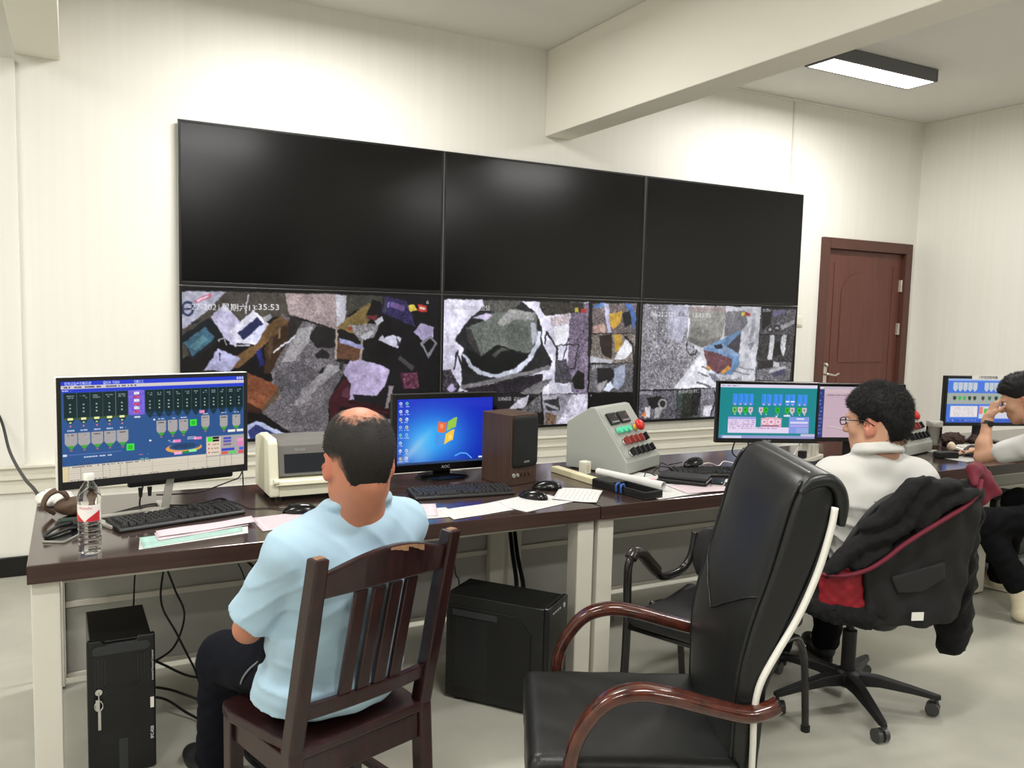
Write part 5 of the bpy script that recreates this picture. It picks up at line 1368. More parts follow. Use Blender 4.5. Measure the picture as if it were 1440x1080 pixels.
# highlighter
pen = thing('highlighter', 'pink highlighter pen lying on white paper', 'pen', (1.850, -2.110, DT + 0.012), -52)
m_pink = M('pink_plastic', (238, 84, 130), rough=0.35)
MB().cyl((-0.062, 0, 0), (0.030, 0, 0), 0.0075, n=14).build('barrel', m_pink, pen, auto=40)
MB().cyl((0.030, 0, 0), (0.060, 0, 0), 0.0068, 0.005, n=14).build('tip_cap', m_blackpl, pen, auto=40)
# beige bar, small white block, black tray
bar = MB().box((0, 0, 0.0145), (0.045, 0.36, 0.029)).build('plastic_bar', M('cream_plastic', (214, 206, 170), rough=0.5, var=0.08, vscale=12), None, bevel=0.003)
bar.location = (1.570, -1.895, DT + 0.0005); bar.rotation_euler.z = math.radians(3); tag(bar, 'long cream plastic bar lying beside the control box', 'bar')
wb_ = thing('white_holder', 'small white block standing beside the control box', 'holder', (1.675, -1.815, DT), 10)
MB().box((0, 0, 0.032), (0.045, 0.045, 0.064)).build('block', m_white_pl, wb_, bevel=0.006)
MB().box((0, -0.0228, 0.03), (0.02, 0.002, 0.035)).build('block_recess', M('cream_plastic', (214, 206, 170)), wb_, bevel=0.0008)
tr = thing('black_tray', 'long black plastic tray with a blue clip at the front edge', 'tray', (1.625, -2.235, DT + 0.0005), 8)
tb = MB(); tb.box2((-0.055, -0.17, 0), (0.055, 0.17, 0.008)); tb.box2((-0.055, -0.17, 0.008), (-0.047, 0.17, 0.034)); tb.box2((0.047, -0.17, 0.008), (0.055, 0.17, 0.034)); tb.box2((-0.047, -0.17, 0.008), (0.047, -0.162, 0.034)); tb.box2((-0.047, 0.05, 0.008), (0.047, 0.17, 0.036))
tb.build('tray_body', m_blackpl, tr, bevel=0.002)
MB().tube(catmull([(-0.06, -0.03, 0.004), (-0.062, -0.03, 0.036), (-0.045, -0.03, 0.042), (-0.04, -0.03, 0.02)], 5), 0.005, n=8).build('clip', M('blue_plastic', (50, 90, 160), rough=0.4), tr, smooth=True)
MB().tube(catmull([(-0.06, 0.0, 0.004), (-0.062, 0.0, 0.036), (-0.045, 0.0, 0.042), (-0.04, 0.0, 0.02)], 5), 0.005, n=8).build('clip', MATS['blue_plastic'], tr, smooth=True)
# wallet / organiser and silver-edged phone
wa = thing('leather_organiser', 'thick black leather organiser in front of the middle keyboard', 'organiser', (1.995, -2.185, DT + 0.0062), -52)
m_bleather = M('black_leather_fine', (22, 22, 23), rough=0.42, bump=0.25, bscale=220)
MB().box((0, 0, 0.010), (0.235, 0.125, 0.018)).build('lower_cover', m_bleather, wa, bevel=0.007, seg=3)
MB().box((0, 0, 0.028), (0.230, 0.120, 0.017)).build('upper_cover', m_bleather, wa, bevel=0.007, seg=3)
MB().tube([(x_, y_, 0.0193) for x_, y_ in ((0.116, -0.06), (0.116, 0.06))], 0.0022, n=6).build('zip', m_silverpl, wa)
kp = thing('flip_phone', 'black phone with silver edges leaning beside the organiser', 'phone', (2.128, -2.270, DT + 0.001), -48)
MB().prism(rrect(0.062, 0.125, 0.014), 0.0, 0.010, 'z').build('lower_half', m_silverpl, kp, bevel=0.003)
MB().prism(rrect(0.058, 0.120, 0.013), 0.0102, 0.022, 'z').build('upper_half', m_blackgl, kp, bevel=0.004)

# dot-matrix printer
m_beige = M('printer_beige', (214, 212, 184), rough=0.45); m_beige2 = M('printer_beige_light', (226, 224, 200), rough=0.45)
m_smoke = M('smoke_grey_plastic', (116, 114, 110), rough=0.3); m_window = M('dark_window', (44, 46, 50), rough=0.12)
pr = thing('dot_matrix_printer', 'beige dot-matrix printer with a smoky window, between the two left monitors', 'printer', (0.345, -1.735, DT), 0)
PW = 0.43
sidep = [(-0.150, 0.02), (-0.152, 0.075), (-0.142, 0.10), (-0.118, 0.238), (-0.095, 0.254), (0.06, 0.258), (0.15, 0.235), (0.15, 0.02)]
for sx in (-1, 1):
    b_ = MB(); b_.prism(sidep, sx * PW / 2, sx * (PW / 2 - 0.040), 'x'); b_.build('side_cover', m_beige2, pr, bevel=0.010, seg=3)
MB().prism([(-0.128, 0.02), (-0.128, 0.085), (-0.100, 0.085), (-0.080, 0.232), (0.06, 0.240), (0.14, 0.225), (0.14, 0.02)], -PW / 2 + 0.04, PW / 2 - 0.04, 'x').build('body', m_beige, pr)
lid = MB().prism([(-0.127, 0.10), (-0.104, 0.222), (-0.088, 0.246), (0.05, 0.252), (0.05, 0.242), (-0.08, 0.234), (-0.094, 0.215), (-0.115, 0.10)], -PW / 2 + 0.042, PW / 2 - 0.042, 'x').build('lid', m_smoke, pr, bevel=0.003)
sl = Vector((0, 0.023, 0.122)).normalized()
wv = MB(); wv.bar((-0.0, -0.1255, 0.112), (0.0, -0.1105, 0.188), 0.30, 0.003, (0, -1, 0.19)); wv.build('window', m_window, lid)
lettering('DS-650', 0.014, m_greytxt, lid, (-0.085, -0.1105, 0.204), (1, 0, 0), (0, 0.185, 0.983))
MB().prism([(-0.165, 0.070), (-0.160, 0.086), (-0.128, 0.094), (-0.128, 0.082), (-0.155, 0.070)], -PW / 2 + 0.02, PW / 2 - 0.02, 'x').build('paper_ledge', m_beige2, pr, bevel=0.002)
MB().cyl((-PW / 2 + 0.015, -0.158, 0.085), (-PW / 2 + 0.035, -0.158, 0.085), 0.012, n=14).build('ledge_hinge', m_beige2, pr, auto=40)
MB().box2((-PW / 2 + 0.04, -0.140, 0.02), (PW / 2 - 0.04, -0.1285, 0.066)).build('lower_front', m_beige2, pr, bevel=0.002)
for sx in (-1, 1):
    for sy in (-1, 1): MB().cyl((sx * 0.17, sy * 0.11, 0), (sx * 0.17, sy * 0.11, 0.021), 0.014, n=12).build('rubber_foot', m_blackpl, pr)

# wooden loudspeaker
m_walnut = M('walnut_veneer', (82, 60, 48), rough=0.4, rgb2=(60, 43, 35), vscale=5, stretch=(16, 16, 0.7))
m_grille = M('speaker_cloth', (24, 25, 25), rough=0.85, bump=0.3, bscale=500)
sp = thing('loudspeaker', 'walnut loudspeaker with a black front grille, right of the blue-desktop monitor', 'speaker', (1.241, -1.830, DT), 15.5)
sp.scale = (0.80, 0.667, 0.985)
MB().box2((-0.103, -0.150, 0), (0.103, 0.150, 0.330)).build('cabinet', m_walnut, sp, bevel=0.004)
g = MB(); g.loft([[(p[0] * s_, -0.1505 - yy, 0.203 + p[1] * s_) for p in rrect(0.186, 0.238, 0.02, 5)] for s_, yy in ((1, 0), (1, 0.012), (0.955, 0.022), (0.85, 0.026))])
go = g.build('grille', m_grille, sp, auto=50)
lettering('EDIFIER', 0.013, m_greytxt, go, (0.0, -0.1775, 0.110), (1, 0, 0), (0, 0, 1))
for k, (kx, kr) in enumerate(((-0.082, 0.011), (-0.052, 0.009), (-0.016, 0.009), (0.014, 0.009), (0.044, 0.009))):
    MB().cyl((kx, -0.1505, 0.048), (kx, -0.163, 0.048), kr, kr * 0.85, n=16).build('knob', m_walnut if k > 1 else m_silverpl, sp, auto=40)

# sloping control box, twice
m_boxgrey = M('control_box_grey', (164, 167, 160), rough=0.42, bump=0.05, bscale=250)
m_red = M('red_button', (206, 40, 36), rough=0.3); m_green = M('green_button', (84, 206, 160), rough=0.3, emit=0.12); m_ring = M('chrome', (205, 205, 205))
m_redlit = M('red_lamp', (226, 90, 80), rough=0.3, emit=0.15); m_yel = M('yellow_ring', (220, 176, 60), rough=0.4)
def control_box(label, loc, rz):
    t = thing('control_box', label, 'control box', loc, rz, 'grey control boxes')
    w, d = 0.37, 0.35; P0, P1 = Vector((0, 0.0, 0.062)), Vector((0, 0.19, 0.318))
    prof_ = [(0.0, 0.006), (0.0, 0.062), (0.19, 0.318), (0.215, 0.322), (d, 0.238), (d, 0.006)]
    MB().prism(prof_, 0, w, 'x').build('housing', m_boxgrey, t, bevel=0.003)
    for x_, y_ in ((0.03, 0.03), (w - 0.03, 0.03), (0.03, d - 0.03), (w - 0.03, d - 0.03)):
        MB().cyl((x_, y_, 0), (x_, y_, 0.0065), 0.012, n=10).build('rubber_foot', m_blackpl, t)
    u = (P1 - P0).normalized(); n_ = Vector((0, -u.z, u.y)); L_ = (P1 - P0).length
    def at(x_, s_, h_=0.0): return Vector((x_, 0, 0)) + P0 + u * s_ + n_ * h_
    def frame(x_, s_, h_=0.0):
        o_ = at(x_, s_, h_); return Matrix(((1, 0, 0, o_.x), (0, u.y, n_.y, o_.y), (0, u.z, n_.z, o_.z), (0, 0, 0, 1)))
    fp = MB(); fp.box_m((w - 0.035, L_ - 0.045, 0.003), frame(w / 2, L_ / 2, 0.0015)); fpo = fp.build('face_plate', m_boxgrey, t, bevel=0.001)
    for k in range(2):
        b_ = MB(); b_.box_m((0.092, 0.066, 0.014), frame(0.095 + 0.112 * k, 0.243, 0.010)); mo = b_.build('digital_meter', m_blackpl, t, bevel=0.004)
        b_ = MB(); b_.box_m((0.074, 0.030, 0.001), frame(0.095 + 0.112 * k, 0.252, 0.0175)); b_.build('display', m_window, mo)
        lettering('1', 0.018, m_redlit, mo, at(0.118 + 0.112 * k, 0.252, 0.0185), (1, 0, 0), u, 'digit')
        b_ = MB()
        for q in range(4): b_.box_m((0.011, 0.006, 0.002), frame(0.066 + 0.018 * q + 0.112 * k, 0.222, 0.018))
        b_.build('meter_keys', m_greytxt, mo)
    def stud(x_, s_, r_, h_, mat, name, ring=True, dome=False):
        b_ = MB(); b_.cyl(at(x_, s_, 0.003), at(x_, s_, 0.010), r_ * 1.18, n=18); r_o = b_.build(name, m_blackpl if not ring else m_ring, t, auto=40)
        b_ = MB(); b_.cyl(at(x_, s_, 0.010), at(x_, s_, h_), r_, r_ * (0.8 if dome else 0.95), n=18); b_.build('cap', mat, r_o, auto=40)
        return r_o
    for k in range(3): stud(0.080 + 0.050 * k, 0.172, 0.0175, 0.026, m_green, 'green_button')
    es = stud(0.262, 0.172, 0.017, 0.030, m_yel, 'emergency_stop')
    b_ = MB(); b_.lathe([(0.0, 0.0), (0.026, 0.0), (0.031, 0.006), (0.030, 0.016), (0.022, 0.026), (0.0, 0.029)], 20, frame(0.268, 0.172, 0.028)); b_.build('mushroom_head', m_red, es, auto=50)
    for r_, s_, n__, lit in ((0, 0.108, 5, 4), (1, 0.044, 5, 1)):
        for k in range(n__):
            x_ = 0.080 + 0.052 * k
            so = stud(x_, s_, 0.0165, 0.014, m_ring, 'selector_switch')
            b_ = MB(); b_.box_m((0.010, 0.040, 0.026), frame(x_, s_, 0.027))
            b_.build('lever', m_blackpl if (r_ == 1 or k == 4) else MATS.get('dark_red_lever') or M('dark_red_lever', (140, 52, 48), rough=0.4), so, bevel=0.002)
    return t
control_box('grey sloping control box with buttons and switches, beside the black tray', (1.835, -1.945, DT), 27)
control_box('second grey control box, half hidden behind the white-shirted man\'s head', (3.740, -2.070, DT), 14)

# power strip with plugs
ps = thing('power_strip', 'white power strip crowded with plugs in front of the teal monitor', 'power strip', (3.030, -1.960, DT + 0.0005), 22)
ps.location = (3.060, -1.955, DT + 0.0005)
MB().box((0, 0, 0.014), (0.30, 0.070, 0.027)).build('strip_body', m_white_pl, ps, bevel=0.005)
for k, (x_, h_) in enumerate(((-0.03, 0.085), (0.035, 0.072), (0.092, 0.060))):
    q = MB().box((x_, 0, 0.0275 + h_ / 2), (0.048, 0.040, h_)).build('plug', m_white_pl, ps, bevel=0.005)
    if k: MB().cyl((x_, 0, 0.0275 + h_), (x_, 0, 0.0275 + h_ + 0.024), 0.0085, 0.005, n=10).build('cable_boot', m_white_pl, q, auto=40)
MB().box((-0.085, 0, 0.048), (0.034, 0.040, 0.040)).build('plug', m_blackpl, ps, bevel=0.004)

# glass tumbler, brown lumps, cable clutter and egg-like ball on the right desk
jar = thing('tea_tumbler', 'clear glass tea tumbler with a steel lid on the right desk', 'tumbler', (4.130, -1.960, DT))
MB().lathe([(0.0, 0.004), (0.040, 0.001), (0.044, 0.006), (0.045, 0.150), (0.042, 0.152), (0.041, 0.012), (0.0, 0.012)], 28).build('glass_body', M('clear_glass', (238, 242, 240), rough=0.02, trans=1.0, ior=1.08), jar, smooth=True)
MB().lathe([(0.0, 0.0125), (0.0405, 0.0125), (0.0405, 0.040), (0.0, 0.040)], 24).build('tea', M('tea_dark', (112, 84, 62), rough=0.3), jar, auto=40)
MB().lathe([(0.0, 0.1525), (0.046, 0.1525), (0.047, 0.156), (0.047, 0.182), (0.044, 0.186), (0.0, 0.187)], 28).build('lid', m_silverpl, jar, auto=40)
m_brownbag = M('dark_brown_fabric', (58, 40, 34), rough=0.9, var=0.3, vscale=25)
crumple('cloth_bundle', 'crumpled dark brown bundle between the tumbler and right monitor', 'bundle', 4.46, -1.86, 0.095, 0.06, 0.048, m_brownbag, 3.0)
crumple('cloth_bundle', 'crumpled dark brown bundle under the right monitor\'s left edge', 'bundle', 4.66, -1.90, 0.075, 0.05, 0.036, m_brownbag, 5.0)
eg = MB(); eg.lathe([(0.0, 0.0), (0.014, 0.003), (0.024, 0.016), (0.025, 0.028), (0.019, 0.046), (0.010, 0.055), (0.0, 0.058)], 20); eo = eg.build('egg', M('egg_shell', (226, 206, 180), rough=0.6), None, smooth=True)
eo.location = (4.235, -2.010, DT); tag(eo, 'pale egg lying beside the tea tumbler', 'egg')
ad = thing('power_adapter', 'black power adapter with a tangled cord in front of the tumbler', 'adapter', (3.960, -2.165, DT), -20)
MB().box((0, 0, 0.019), (0.13, 0.06, 0.037)).build('adapter_body', m_darkpl, ad, bevel=0.008, seg=3)
MB().tube(catmull([(0.065, 0, 0.02), (0.10, 0.03, 0.01), (0.15, -0.02, 0.03), (0.19, 0.03, 0.008), (0.14, 0.05, 0.03), (0.17, -0.03, 0.01), (0.22, 0.0, 0.02), (0.25, 0.03, 0.007), (0.20, 0.06, 0.007), (0.14, 0.02, 0.02)], 7), 0.0055, n=7).build('cord', m_cable, ad, smooth=True)
sb = thing('tape_dispenser', 'black desk phone handset lying beside the white keyboard', 'handset', (4.225, -2.140, DT), 20)
hs = MB(); hs.tube(catmull([(-0.09, 0, 0.018), (-0.06, 0, 0.034), (0, 0, 0.042), (0.06, 0, 0.034), (0.09, 0, 0.018)], 6), [0.017 + 0.006 * abs(i - 12) / 12 for i in range(25)], n=12); hs.build('grip', m_darkpl, sb, smooth=True)
sb.name = 'phone_handset'
for sx in (-1, 1): MB().cyl((sx * 0.085, 0, 0.001), (sx * 0.085, 0, 0.024), 0.026, 0.022, n=18).build('ear_cup', m_darkpl, sb, bevel=0.003, auto=40)

# ------------------------------------------------------------------ cables on the desks
def cable(label, pts, r=0.003, mat=None, n=8, name='cable', group=None):
    o = MB().tube(catmull(pts, n), r, n=7).build(name, mat or m_cable, None, smooth=True)
    return tag(o, label, 'cable', group)
Z = DT
cable('black cable curling behind the left keyboard to the big monitor', [(-0.33, -1.81, Z + 0.09), (-0.34, -1.80, Z + 0.01), (-0.30, -1.86, Z + 0.004), (-0.20, -1.84, Z + 0.004), (-0.10, -1.80, Z + 0.006), (-0.04, -1.74, Z + 0.004), (-0.02, -1.80, Z + 0.004), (-0.12, -1.86, Z + 0.012), (-0.22, -1.80, Z + 0.004), (-0.30, -1.75, Z + 0.004), (-0.44, -1.86, Z + 0.004), (-0.50, -1.93, Z + 0.004)], 0.0035)
cable('black mouse cable running from the left keyboard to the mouse', [(0.20, -2.06, Z + 0.006), (0.12, -1.98, Z + 0.003), (0.04, -1.95, Z + 0.003), (0.02, -1.87, Z + 0.003), (-0.02, -1.78, Z + 0.003)], 0.002)
cable('black cable from the big monitor running back over the desk edge', [(-0.28, -1.80, Z + 0.05), (-0.22, -1.74, Z + 0.035), (-0.10, -1.66, Z + 0.02), (0.05, -1.60, Z + 0.05), (0.10, -1.47, Z + 0.02), (0.10, -1.45, 0.3)], 0.003)
cable('black coiled mouse cord left of the middle keyboard', [(2.19, -1.93, Z + 0.045), (2.12, -1.90, Z + 0.03), (2.08, -1.93, Z + 0.045), (2.10, -1.97, Z + 0.02), (2.06, -1.93, Z + 0.05), (2.03, -1.95, Z + 0.012), (2.07, -1.99, Z + 0.03), (2.02, -1.97, Z + 0.04), (1.99, -1.95, Z + 0.006), (1.97, -2.0, Z + 0.004), (1.93, -1.98, Z + 0.02), (1.90, -2.0, Z + 0.004)], 0.0028)
cable('white charging cable arching from the power strip towards the lilac monitor', [(3.145, -1.920, Z + 0.110), (3.15, -1.925, Z + 0.15), (3.19, -1.98, Z + 0.19), (3.24, -2.06, Z + 0.175), (3.27, -2.14, Z + 0.12), (3.28, -2.20, Z + 0.04), (3.27, -2.24, Z + 0.004)], 0.0032, m_whitecable)
cable('white cable arching left from the power strip over the desk', [(3.093, -1.942, Z + 0.122), (3.09, -1.945, Z + 0.155), (3.02, -1.97, Z + 0.165), (2.93, -2.01, Z + 0.11), (2.83, -2.06, Z + 0.06), (2.70, -2.10, Z + 0.03), (2.60, -2.06, Z + 0.03), (2.50, -1.98, Z + 0.035)], 0.0032, m_whitecable)
cable('thin white cable lying behind the middle keyboard', [(2.27, -1.90, Z + 0.004), (2.36, -1.93, Z + 0.03), (2.46, -1.90, Z + 0.004), (2.52, -1.88, Z + 0.02), (2.58, -1.92, Z + 0.004), (2.50, -1.95, Z + 0.004)], 0.0028, m_whitecable)
cable('black cable loop hanging under the teal monitor', [(2.62, -1.85, Z + 0.13), (2.60, -1.85, Z + 0.06), (2.64, -1.87, Z + 0.03), (2.70, -1.86, Z + 0.06), (2.72, -1.84, Z + 0.13)], 0.004)
cable('black cables lying between the power strip and keyboard', [(2.80, -1.84, Z + 0.004), (2.86, -1.93, Z + 0.006), (2.94, -2.0, Z + 0.004), (2.98, -2.07, Z + 0.004), (2.92, -2.05, Z + 0.008), (2.86, -1.98, Z + 0.004), (2.90, -1.90, Z + 0.012)], 0.003)
cable('thick dark cable hanging down the wall left of the big monitor', [(-1.10, -0.02, 1.35), (-0.98, -0.04, 1.05), (-0.90, -0.10, 0.90), (-0.84, -0.5, 0.79), (-0.76, -1.0, 0.752), (-0.70, -1.30, 0.735), (-0.68, -1.44, 0.66), (-0.67, -1.46, 0.30), (-0.66, -1.47, 0.03)], 0.0075)
cable('thin black antenna lead standing behind the control box', [(3.36, -0.02, 0.70), (3.37, -0.03, 0.6), (3.37, -0.04, 0.3), (3.38, -0.05, 0.02)], 0.006)

# ------------------------------------------------------------------ computer cases on the floor
m_case = M('case_black', (20, 21, 21), rough=0.38, bump=0.03, bscale=400)
m_case2 = M('case_black_front', (14, 15, 16), rough=0.3)
ip = thing('industrial_computer', 'tall black industrial computer with a key in its front lock, under the left desk', 'computer', (-0.440, -2.190, 0), 1.0)
MB().box2((-0.092, -0.145, 0.012), (0.092, 0.165, 0.450)).build('case_body', m_case, ip, bevel=0.003)
for sx in (-1, 1):
    for yy in (-0.11, 0.13): MB().cyl((sx * 0.07, yy, 0), (sx * 0.07, yy, 0.0125), 0.016, n=12).build('rubber_foot', m_blackpl, ip)
fpn = MB(); FW = 0.101
fpn.prism([(-FW, 0.006), (FW, 0.006), (FW, 0.462), (0.06, 0.462), (0.045, 0.448), (-0.045, 0.448), (-0.06, 0.462), (-FW, 0.462)], -0.168, -0.146, 'y')
fp_ = fpn.build('front_door', m_case2, ip, bevel=0.005)
MB().prism(rrect(0.17, 0.030, 0.013), -0.1715, -0.1682, 'y', Matrix.Translation((0, 0, 0.428))).build('handle_recess', M('case_grey_trim', (44, 46, 48), rough=0.4), fp_, bevel=0.001)
gv = MB()
for k in range(4):
    o_ = 0.010 * k
    for sx in (-1, 1):
        gv.box2((sx * (0.078 - o_) - 0.0018, -0.1695, 0.300 + o_ * 0.4), (sx * (0.078 - o_) + 0.0018, -0.1682, 0.405 - o_ * 0.3))
        gv.bar((sx * (0.078 - o_), -0.1689, 0.300 + o_ * 0.4), (sx * (0.045 - o_), -0.1689, 0.278 + o_ * 0.4), 0.0014, 0.0036, (0, 0, 1))
gv.build('door_ribs', M('case_rib', (30, 31, 33), rough=0.35), fp_)
vt = MB()
for i in range(15):
    for j in range(18):
        x_ = -0.080 + 0.0075 * i + (0.00375 if j % 2 else 0)
        if -0.012 < x_ < 0.022: continue
        vt.cyl((x_ + 0.015, -0.1683, 0.030 + 0.0068 * j), (x_ + 0.015, -0.1687, 0.030 + 0.0068 * j), 0.0022, n=5)
vo = vt.build('vent_holes', M('vent_dark', (34, 36, 38), rough=0.6), fp_); vo['kind'] = 'stuff'
MB().box2((-0.012, -0.1705, 0.02), (0.016, -0.1682, 0.125)).build('vent_bar', MATS['case_grey_trim'], fp_, bevel=0.001)
lk = MB().cyl((-0.068, -0.168, 0.295), (-0.068, -0.177, 0.295), 0.0105, n=18).build('lock', m_chrome, fp_, auto=40)
ky = MB()
ky.tube([(-0.068 + 0.012 * math.cos(a_), -0.180, 0.252 + 0.016 * math.sin(a_)) for a_ in np.linspace(0, 2 * math.pi, 18)[:-1]], 0.0026, n=6, closed=True)
ky.box((-0.0715, -0.1815, 0.256), (0.012, 0.002, 0.036)); ky.box((-0.067, -0.1815, 0.205), (0.009, 0.002, 0.066)); ky.cyl((-0.068, -0.178, 0.293), (-0.068, -0.181, 0.272), 0.0025, n=6)
ky.build('key', m_chrome, lk, bevel=0.0006)
MB().box2((0.084, -0.1690, 0.210), (0.095, -0.1681, 0.246)).build('sticker', m_whitesh, fp_)
m_pale = M('pale_print', (200, 202, 204), rough=0.5)
lettering('IPC-820', 0.013, m_pale, fp_, (0.089, -0.1688, 0.125), (0, 0, 1), (-1, 0, 0), bold=True)
lettering('Industrial Personal Computer', 0.0085, m_pale, fp_, (0.092, -0.1688, 0.355), (0, 0, 1), (-1, 0, 0))

tw = thing('computer_tower', 'black computer tower with a perforated side panel, standing by the middle desk legs', 'computer', (0.943, -2.402, 0), 38)
MB().box2((-0.100, -0.200, 0.014), (0.100, 0.215, 0.430)).build('case_body', m_case, tw, bevel=0.003)
MB().box2((-0.101, -0.222, 0.008), (0.101, -0.2005, 0.434)).build('front_panel', m_case2, tw, bevel=0.005)
for sx in (-1, 1):
    for yy in (-0.16, 0.17): MB().cyl((sx * 0.075, yy, 0), (sx * 0.075, yy, 0.0145), 0.018, n=12).build('rubber_foot', m_blackpl, tw)
oc = [(-0.185, 0.055), (0.195, 0.055), (0.195, 0.385), (-0.09, 0.385), (-0.150, 0.325), (-0.150, 0.12), (-0.185, 0.085)]
sdp = MB().prism(oc, -0.1045, -0.1005, 'x').build('side_panel', m_case2, tw, bevel=0.003)
MB().box2((-0.1075, -0.01, 0.348), (-0.1046, 0.185, 0.372)).build('panel_ridge', MATS['case_grey_trim'], sdp, bevel=0.002)
vt = MB()
for i in range(17):
    for j in range(34):
        vt.box((-0.1048, 0.035 + 0.0082 * i, 0.065 + 0.0082 * j), (0.0006, 0.0048, 0.0048))
vo = vt.build('vent_holes', M('vent_dark', (34, 36, 38)), sdp); vo['kind'] = 'stuff'
po = MB()
for k in range(4): po.box((-0.055 + 0.022 * k, -0.2225, 0.405), (0.013, 0.002, 0.006))
po.cyl((0.055, -0.222, 0.405), (0.055, -0.225, 0.405), 0.009, n=14)
po.build('front_ports', m_greytxt, tw)

# cables under the desks
G = 'black cables hanging under the left desk'
def ucable(label, pts, r=0.0042): return cable(label, pts, r, m_cable, group=G)
ucable('thin black cable dropping behind the industrial computer, leftmost', [(-0.33, -1.68, 0.69), (-0.345, -1.70, 0.58), (-0.36, -1.76, 0.47), (-0.37, -1.85, 0.40), (-0.385, -2.0, 0.34)], 0.003)
ucable('black cable looping beside the industrial computer, top loop', [(-0.25, -1.68, 0.69), (-0.26, -1.72, 0.56), (-0.22, -1.80, 0.42), (-0.19, -1.85, 0.33), (-0.23, -1.92, 0.24), (-0.30, -1.97, 0.21), (-0.38, -2.0, 0.20)])
ucable('black cable falling from the desk into the tangle by the computer', [(-0.22, -1.66, 0.69), (-0.24, -1.72, 0.55), (-0.27, -1.80, 0.38), (-0.22, -1.86, 0.26), (-0.16, -1.88, 0.12), (-0.12, -1.86, 0.02), (-0.02, -1.84, 0.008), (0.16, -1.80, 0.008)])
ucable('thick black cable swinging right towards the balding man\'s knee', [(-0.14, -1.64, 0.69), (-0.05, -1.66, 0.58), (0.08, -1.68, 0.46), (0.18, -1.70, 0.34), (0.24, -1.72, 0.20), (0.26, -1.72, 0.05), (0.36, -1.74, 0.008)], 0.006)
ucable('thin black wire hanging in front of the grey panel', [(-0.06, -1.63, 0.69), (-0.02, -1.64, 0.58), (0.05, -1.66, 0.44), (0.09, -1.67, 0.34), (0.17, -1.68, 0.24), (0.20, -1.69, 0.10), (0.21, -1.70, 0.01)], 0.0026)
ucable('black cable rising from the floor to the computer\'s back', [(0.30, -1.82, 0.10), (0.12, -1.86, 0.085), (-0.06, -1.92, 0.08), (-0.18, -1.96, 0.12), (-0.28, -2.0, 0.20), (-0.37, -2.01, 0.27)], 0.0048)
ucable('black cable lying on the floor right of the industrial computer', [(-0.37, -2.01, 0.14), (-0.26, -2.0, 0.10), (-0.12, -2.02, 0.03), (0.02, -2.06, 0.008), (0.20, -2.10, 0.008), (0.34, -2.08, 0.008), (0.48, -2.0, 0.008), (0.60, -2.06, 0.008)], 0.005)
ucable('lowest black cable on the floor curving towards the man\'s shoe', [(-0.38, -2.01, 0.10), (-0.28, -1.98, 0.06), (-0.20, -2.06, 0.02), (-0.12, -2.16, 0.008), (0.02, -2.18, 0.008), (0.14, -2.12, 0.008), (0.30, -2.16, 0.008), (0.46, -2.22, 0.008), (0.52, -2.14, 0.008)], 0.005)
cable('pair of thick black cables running down behind the black tower, left one', [(1.30, -1.72, 0.69), (1.26, -1.80, 0.60), (1.19, -1.98, 0.46), (1.14, -2.12, 0.36), (1.11, -2.17, 0.26)], 0.010)
cable('pair of thick black cables running down behind the black tower, right one', [(1.32, -1.72, 0.69), (1.285, -1.80, 0.60), (1.215, -1.98, 0.45), (1.175, -2.12, 0.34), (1.15, -2.17, 0.24)], 0.010)
cable('thin black wire dropping from the desk to the left side of the tower', [(0.74, -2.30, 0.69), (0.75, -2.31, 0.60), (0.77, -2.29, 0.50), (0.80, -2.26, 0.45), (0.81, -2.22, 0.30)], 0.0026)
cable('grey network cable with a blue plug coiled on the floor under the middle desk', [(1.62, -1.90, 0.008), (1.72, -1.84, 0.010), (1.85, -1.82, 0.012), (1.80, -1.92, 0.012), (1.70, -1.90, 0.022), (1.76, -1.86, 0.020), (1.95, -1.84, 0.008), (2.06, -1.88, 0.008)], 0.004, M('grey_cable', (120, 120, 118), rough=0.5))
for k, pts in enumerate((
        [(4.05, -1.70, 0.69), (4.06, -1.74, 0.5), (4.10, -1.80, 0.36), (4.06, -1.84, 0.22), (4.12, -1.82, 0.10), (4.10, -1.85, 0.008)],
        [(4.15, -1.70, 0.69), (4.17, -1.76, 0.52), (4.12, -1.82, 0.40), (4.18, -1.86, 0.30), (4.10, -1.88, 0.20), (4.18, -1.84, 0.12), (4.24, -1.86, 0.008)],
        [(4.25, -1.70, 0.69), (4.22, -1.76, 0.46), (4.14, -1.84, 0.30), (4.22, -1.90, 0.22), (4.14, -1.92, 0.16), (4.06, -1.90, 0.26), (4.16, -1.86, 0.33), (4.26, -1.86, 0.18), (4.30, -1.90, 0.008)])):
    cable(('leftmost', 'middle', 'rightmost')[k] + ' black cable of the tangle hanging under the right desk', pts, 0.005, group='cable tangle under the right desk')

